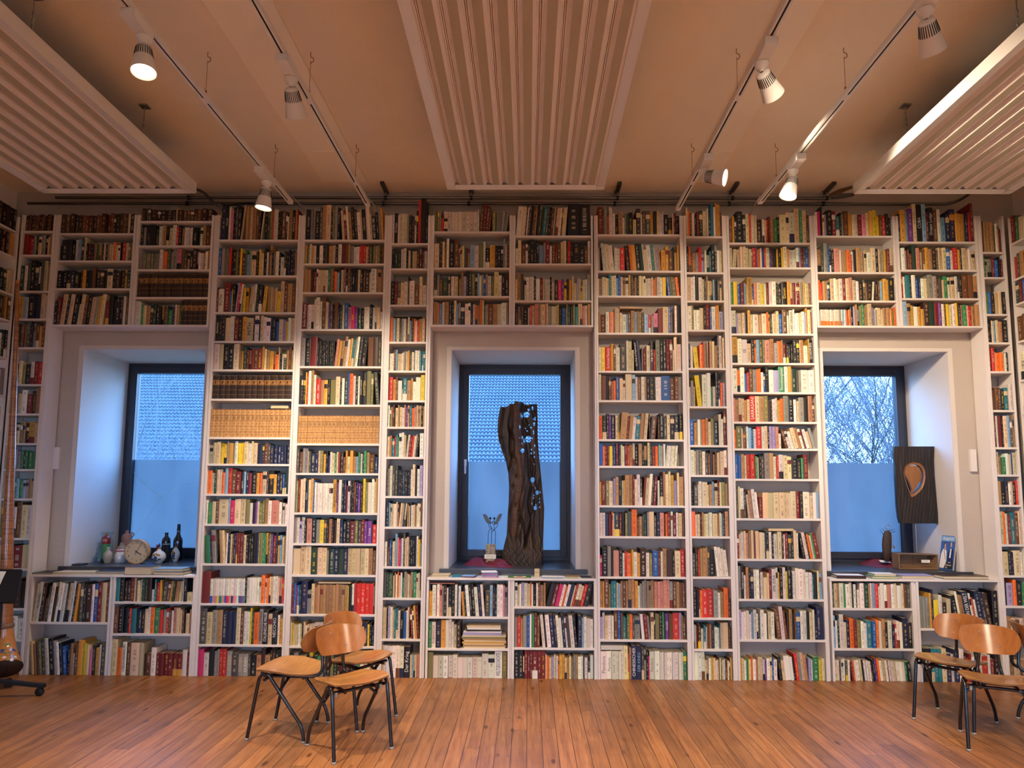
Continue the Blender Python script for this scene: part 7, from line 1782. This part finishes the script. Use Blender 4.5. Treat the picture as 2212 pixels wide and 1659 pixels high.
lie('tall_trunk', 3, 1339, 1390, .022, 't', 'tan book lying across standing books, fourth row from the top beside the trunk', 4, 13, rz=.04)
lie('tall_teardrop', 10, 1664, 1719, .020, 'c', 'cream book lying across the row of art books beside the teardrop window', 10, 21)
lie('tall_chairs', 11, 683, 754, .012, 'c', 'cream folder lying on the light brown set behind the chairs', 7, 17, d=.15)
lie('tall_trunk', 13, 1299, 1353, .018, 'w', 'lowest white book lying on the white slipcases beside the trunk', 0, 5, d=.15)
lie('tall_trunk', 13, 1299, 1353, .018, 'w', 'uppermost white book lying on the white slipcases beside the trunk', 0, 5, d=.15, dz=.0188)
lie('slim_winged', 3, 846, 908, .004, 'g', 'grey sheet lying on the standing books in the slim winged-figure bookcase', 0, 16, d=.11)
lie('trunk_low_a', 0, 927, 981, .008, 'P', 'thin salmon booklet squeezed flat under the trunk ledge', 0, 8, d=.12)
x0s = 995; zz = bay_geo['trunk_low_a']['zs'][1] + .0008
stack = [(1001, 1092, .012, 'c', 'bottom cream booklet'), (999, 1094, .014, 't', 'tan booklet second from the bottom'), (1000, 1090, .010, 'c', 'cream booklet third from the bottom'), (997, 1094, .014, 'Y', 'ochre booklet fourth from the bottom'), (1001, 1093, .012, 'c', 'cream booklet fifth from the bottom'), (998, 1092, .014, 't', 'tan booklet in the middle'),
         (995, 1092, .012, 'o', 'olive booklet above the middle'), (997, 1093, .014, 'c', 'wide cream booklet under the lavender book'), (999, 1084, .022, 'l', 'lavender book'), (1000, 1083, .010, 'w', 'white booklet on the lavender book'), (1006, 1080, .014, 'k', 'black book'), (1008, 1081, .018, 'w', 'white booklet on the black book'), (1007, 1081, .016, 'c', 'topmost cream booklet')]
rnd = random.Random(3)
for a, b, t, c, lab in stack:
    x0, x1 = aty(a, 1400, D).x, aty(b, 1400, D).x
    lying_book('stacked_book', lab + ' of the flat stack under the trunk window', c, (x0 + x1) / 2, D + .012 + .085, zz, x1 - x0 - .003, .155, t, rnd.uniform(-.015, .015), None, 'flat stack under the trunk window', 'book', True, 'front'); zz += t + .0006
# ------------------------------------------------------------------ outside
root = empty('neighbour_house', (-11, 40, 0)); tag(root, 'house across the yard with a large grey tiled roof', 'house')
def roof():
    cw, rh = 0.205, 0.40; ncol, nrow = 150, 46; ang = math.atan(0.70); Y0, Z0, X0 = 33.6, 2.0, -27.0
    seg = 5; prof = [(0.0, 0.0), (.22, .055), (.45, .070), (.66, .045), (.82, .005)]
    xs = []; zs = []
    for c in range(ncol):
        for u, h in prof: xs.append(X0 + (c + u) * cw); zs.append(h)
    n = len(xs); vs = []; fs = []
    for r in range(nrow):
        for e, lift in ((0.0, 0.06), (1.0, 0.0)):
            s = (r + e) * rh
            for x, h in zip(xs, zs):
                vs.append((x + 11, Y0 + s * cos(ang) - (h + lift) * sin(ang) - 40, Z0 + s * sin(ang) + (h + lift) * cos(ang)))
    for r in range(nrow * 2 - 1):
        for i in range(n - 1): fs.append((r * n + i, r * n + i + 1, (r + 1) * n + i + 1, (r + 1) * n + i))
    m = MB(); m.add(vs, fs, 0, False); m.build('tiled_roof', 'roof_tile', root, fixn=False)
    m = MB(); m.box((-16 + 0.5, -5.4, -3), (14.0, 6, 2.0)); m.build('wall', 'house_wall', root)
roof()
m = MB(); m.box((-60, -60, -3.2), (60, 90, -3.0)); o = struct('outdoor_ground', m, 'outdoor_ground')
def tree(name, label, base, h, spread, n1, seed, mat, twig, thick=0.09, dense=3, group='bare trees outside'):
    rnd = random.Random(seed); root = empty(name, base); tag(root, label, 'tree', group)
    tr, tw = MB(), MB()
    def branch(p, d, ln, r, lev):
        pts = [p]; q = p.copy(); dd = d.copy(); k = 4
        for i in range(k):
            dd = (dd + Vector((rnd.uniform(-.25, .25), rnd.uniform(-.25, .25), rnd.uniform(-.05, .22)))).normalized(); q = q + dd * ln / k; pts.append(q.copy())
        (tr if lev < 2 else tw).tube(pts, [max(r * (1 - .65 * i / k), .0045) for i in range(k + 1)], 5 if lev < 2 else 3, 0, False)
        if lev >= dense: return
        for i in range(n1 if lev == 0 else 7 if lev == 1 else 8):
            t = rnd.uniform(.2, 1); b = pts[min(int(t * k), k - 1)].lerp(pts[min(int(t * k) + 1, k)], t * k % 1)
            a = rnd.uniform(0, 2 * pi); side = Vector((cos(a), sin(a), rnd.uniform(.1, .9))).normalized()
            branch(b, (dd * .5 + side * spread).normalized(), ln * rnd.uniform(.34, .55), r * .45, lev + 1)
    branch(Vector((0, 0, 0)), Vector((0, 0, 1)), h, thick, 0)
    tr.build('trunk', mat, root, fixn=False); tw.build('twigs', twig, root, fixn=False)
i = 0
for (X, Y, h, sd, lab) in ((8.2, 16, 9, 1, 'bare bushy tree outside, closest to the tall bookcase edge of the teardrop window'), (10.3, 18, 10, 2, 'bare bushy tree outside in the middle of the teardrop window'),
                           (11.5, 20.5, 12, 3, 'bare tree outside towards the dark frame side of the teardrop window'), 
                           (12.6, 17.5, 8, 6, 'low bare tree outside beside the dark frame of the teardrop window')):
    tree('bare_tree', lab, (X, Y, -3.0), h, 1.0, 22, sd, 'bark', 'twig', .055, 3)
for k, (X, Y, sd, lab) in enumerate(((7.6, 14.5, 21, 'dense bare shrub outside at the bookcase edge of the teardrop pane'), (8.9, 15.0, 22, 'dense bare shrub outside low in the teardrop pane'), (10.2, 15.6, 23, 'dense bare shrub outside at the frame side of the teardrop pane'))):
    tree('bare_shrub', lab, (X, Y, -3.0), 5.6, 1.25, 26, sd, 'bark', 'twig', .03, 3)
tree('birch', 'thin pale birch outside the cracked window', (-8.6, 17.0, -3.0), 8.6, .6, 14, 31, 'birch_bark', 'birch_bark', .035, 2)
tree('birch', 'second thin birch outside the cracked window, nearer its frame', (-9.5, 17.6, -3.0), 7.2, .6, 14, 32, 'birch_bark', 'birch_bark', .03, 2)
def thicket(name, label, n, xr, yr, ztop, seed, mat, ln=1.1, rr=.006):
    rnd = random.Random(seed); m = MB()
    for i in range(n):
        p = Vector((rnd.uniform(*xr), rnd.uniform(*yr), 0)); p.z = -2.5 + (ztop + 2.5) * rnd.random() ** 0.8
        d = Vector((rnd.gauss(0, .55), rnd.gauss(0, .3), rnd.uniform(.15, 1))).normalized(); pts = [p]
        for k in range(3):
            d = (d + Vector((rnd.uniform(-.5, .5), rnd.uniform(-.3, .3), rnd.uniform(-.3, .3)))).normalized(); p = p + d * ln * rnd.uniform(.2, .4); pts.append(p)
        m.tube(pts, [rr, rr * .8, rr * .6, rr * .35], 3, 0, False)
    o = m.build(name, mat, None, fixn=False); tag(o, label, 'twigs', kind='stuff')
thicket('bare_thicket', 'tangle of bare twigs outside the teardrop window', 9000, (6.0, 13.5), (15.5, 19.5), 4.2, 41, 'twig', 1.1, .006)
thicket('pale_thicket', 'tangle of pale leafless twigs outside the cracked window', 2600, (-12.5, -6.4), (15.0, 18.0), 2.7, 42, 'birch_bark', 1.1, .005)

# ------------------------------------------------------------------ light
w = bpy.data.worlds.new('dusk_sky'); SC.world = w; w.use_nodes = True
t = w.node_tree; t.nodes.clear()
o = t.nodes.new('ShaderNodeOutputWorld'); b = t.nodes.new('ShaderNodeBackground'); tc = t.nodes.new('ShaderNodeTexCoord'); sx_ = t.nodes.new('ShaderNodeSeparateXYZ'); rp = t.nodes.new('ShaderNodeValToRGB')
t.links.new(tc.outputs['Generated'], sx_.inputs[0]); t.links.new(sx_.outputs[2], rp.inputs[0])
rp.color_ramp.elements[0].position = 0.0; rp.color_ramp.elements[0].color = (0.38, 0.68, 1.15, 1)
rp.color_ramp.elements[1].position = 0.45; rp.color_ramp.elements[1].color = (0.14, 0.40, 1.0, 1)
t.links.new(rp.outputs[0], b.inputs[0]); b.inputs[1].default_value = SKY; t.links.new(b.outputs[0], o.inputs[0])
def area(name, loc, size, rotx, portal=False, energy=0, col=(1, 1, 1)):
    l = bpy.data.lights.new(name, 'AREA'); l.shape = 'RECTANGLE'; l.size, l.size_y = size
    l.energy = energy; l.color = col
    if not portal: l.spread = radians(120)
    if portal: l.cycles.is_portal = True
    ob = bpy.data.objects.new(name, l); COL.objects.link(ob); ob.location = loc; ob.rotation_euler.x = rotx
for x in NICHES: area('window_portal', (x + NW / 2, WINY + 0.12, (SILL_TOP + NTOP) / 2), (NW, NTOP - SILL_TOP), -pi / 2, True)
for x, wd in RW: area('rear_window_daylight', (x + wd / 2, YREAR - 0.2, (RZ[0] + RZ[1]) / 2), (wd, RZ[1] - RZ[0]), pi / 2, True)
for n, (x, wd) in enumerate(RW):
    r = empty(f'window_{n + 4}'); tag(r, kind='structure'); m = MB(); bars(m, x, x + wd, RZ[0], RZ[1], .07, YREAR - .12, YREAR - .05); m.box((x + wd / 2 - .03, YREAR - .12, RZ[0]), (x + wd / 2 + .03, YREAR - .05, RZ[1])); m.build('window_frame', 'window_frame', r)
vs_ = SC.view_settings; vs_.view_transform = 'Standard'; vs_.look = 'None'; vs_.gamma = 1.0; vs_.use_curve_mapping = False; vs_.exposure = EXPO
SC.cycles.max_bounces = 8; SC.cycles.diffuse_bounces = 5; SC.cycles.glossy_bounces = 3; SC.cycles.transparent_max_bounces = 16; SC.cycles.transmission_bounces = 6
SC.cycles.caustics_reflective = False; SC.cycles.caustics_refractive = False; SC.cycles.sample_clamp_indirect = 6.0
SC.cycles.use_denoising = True
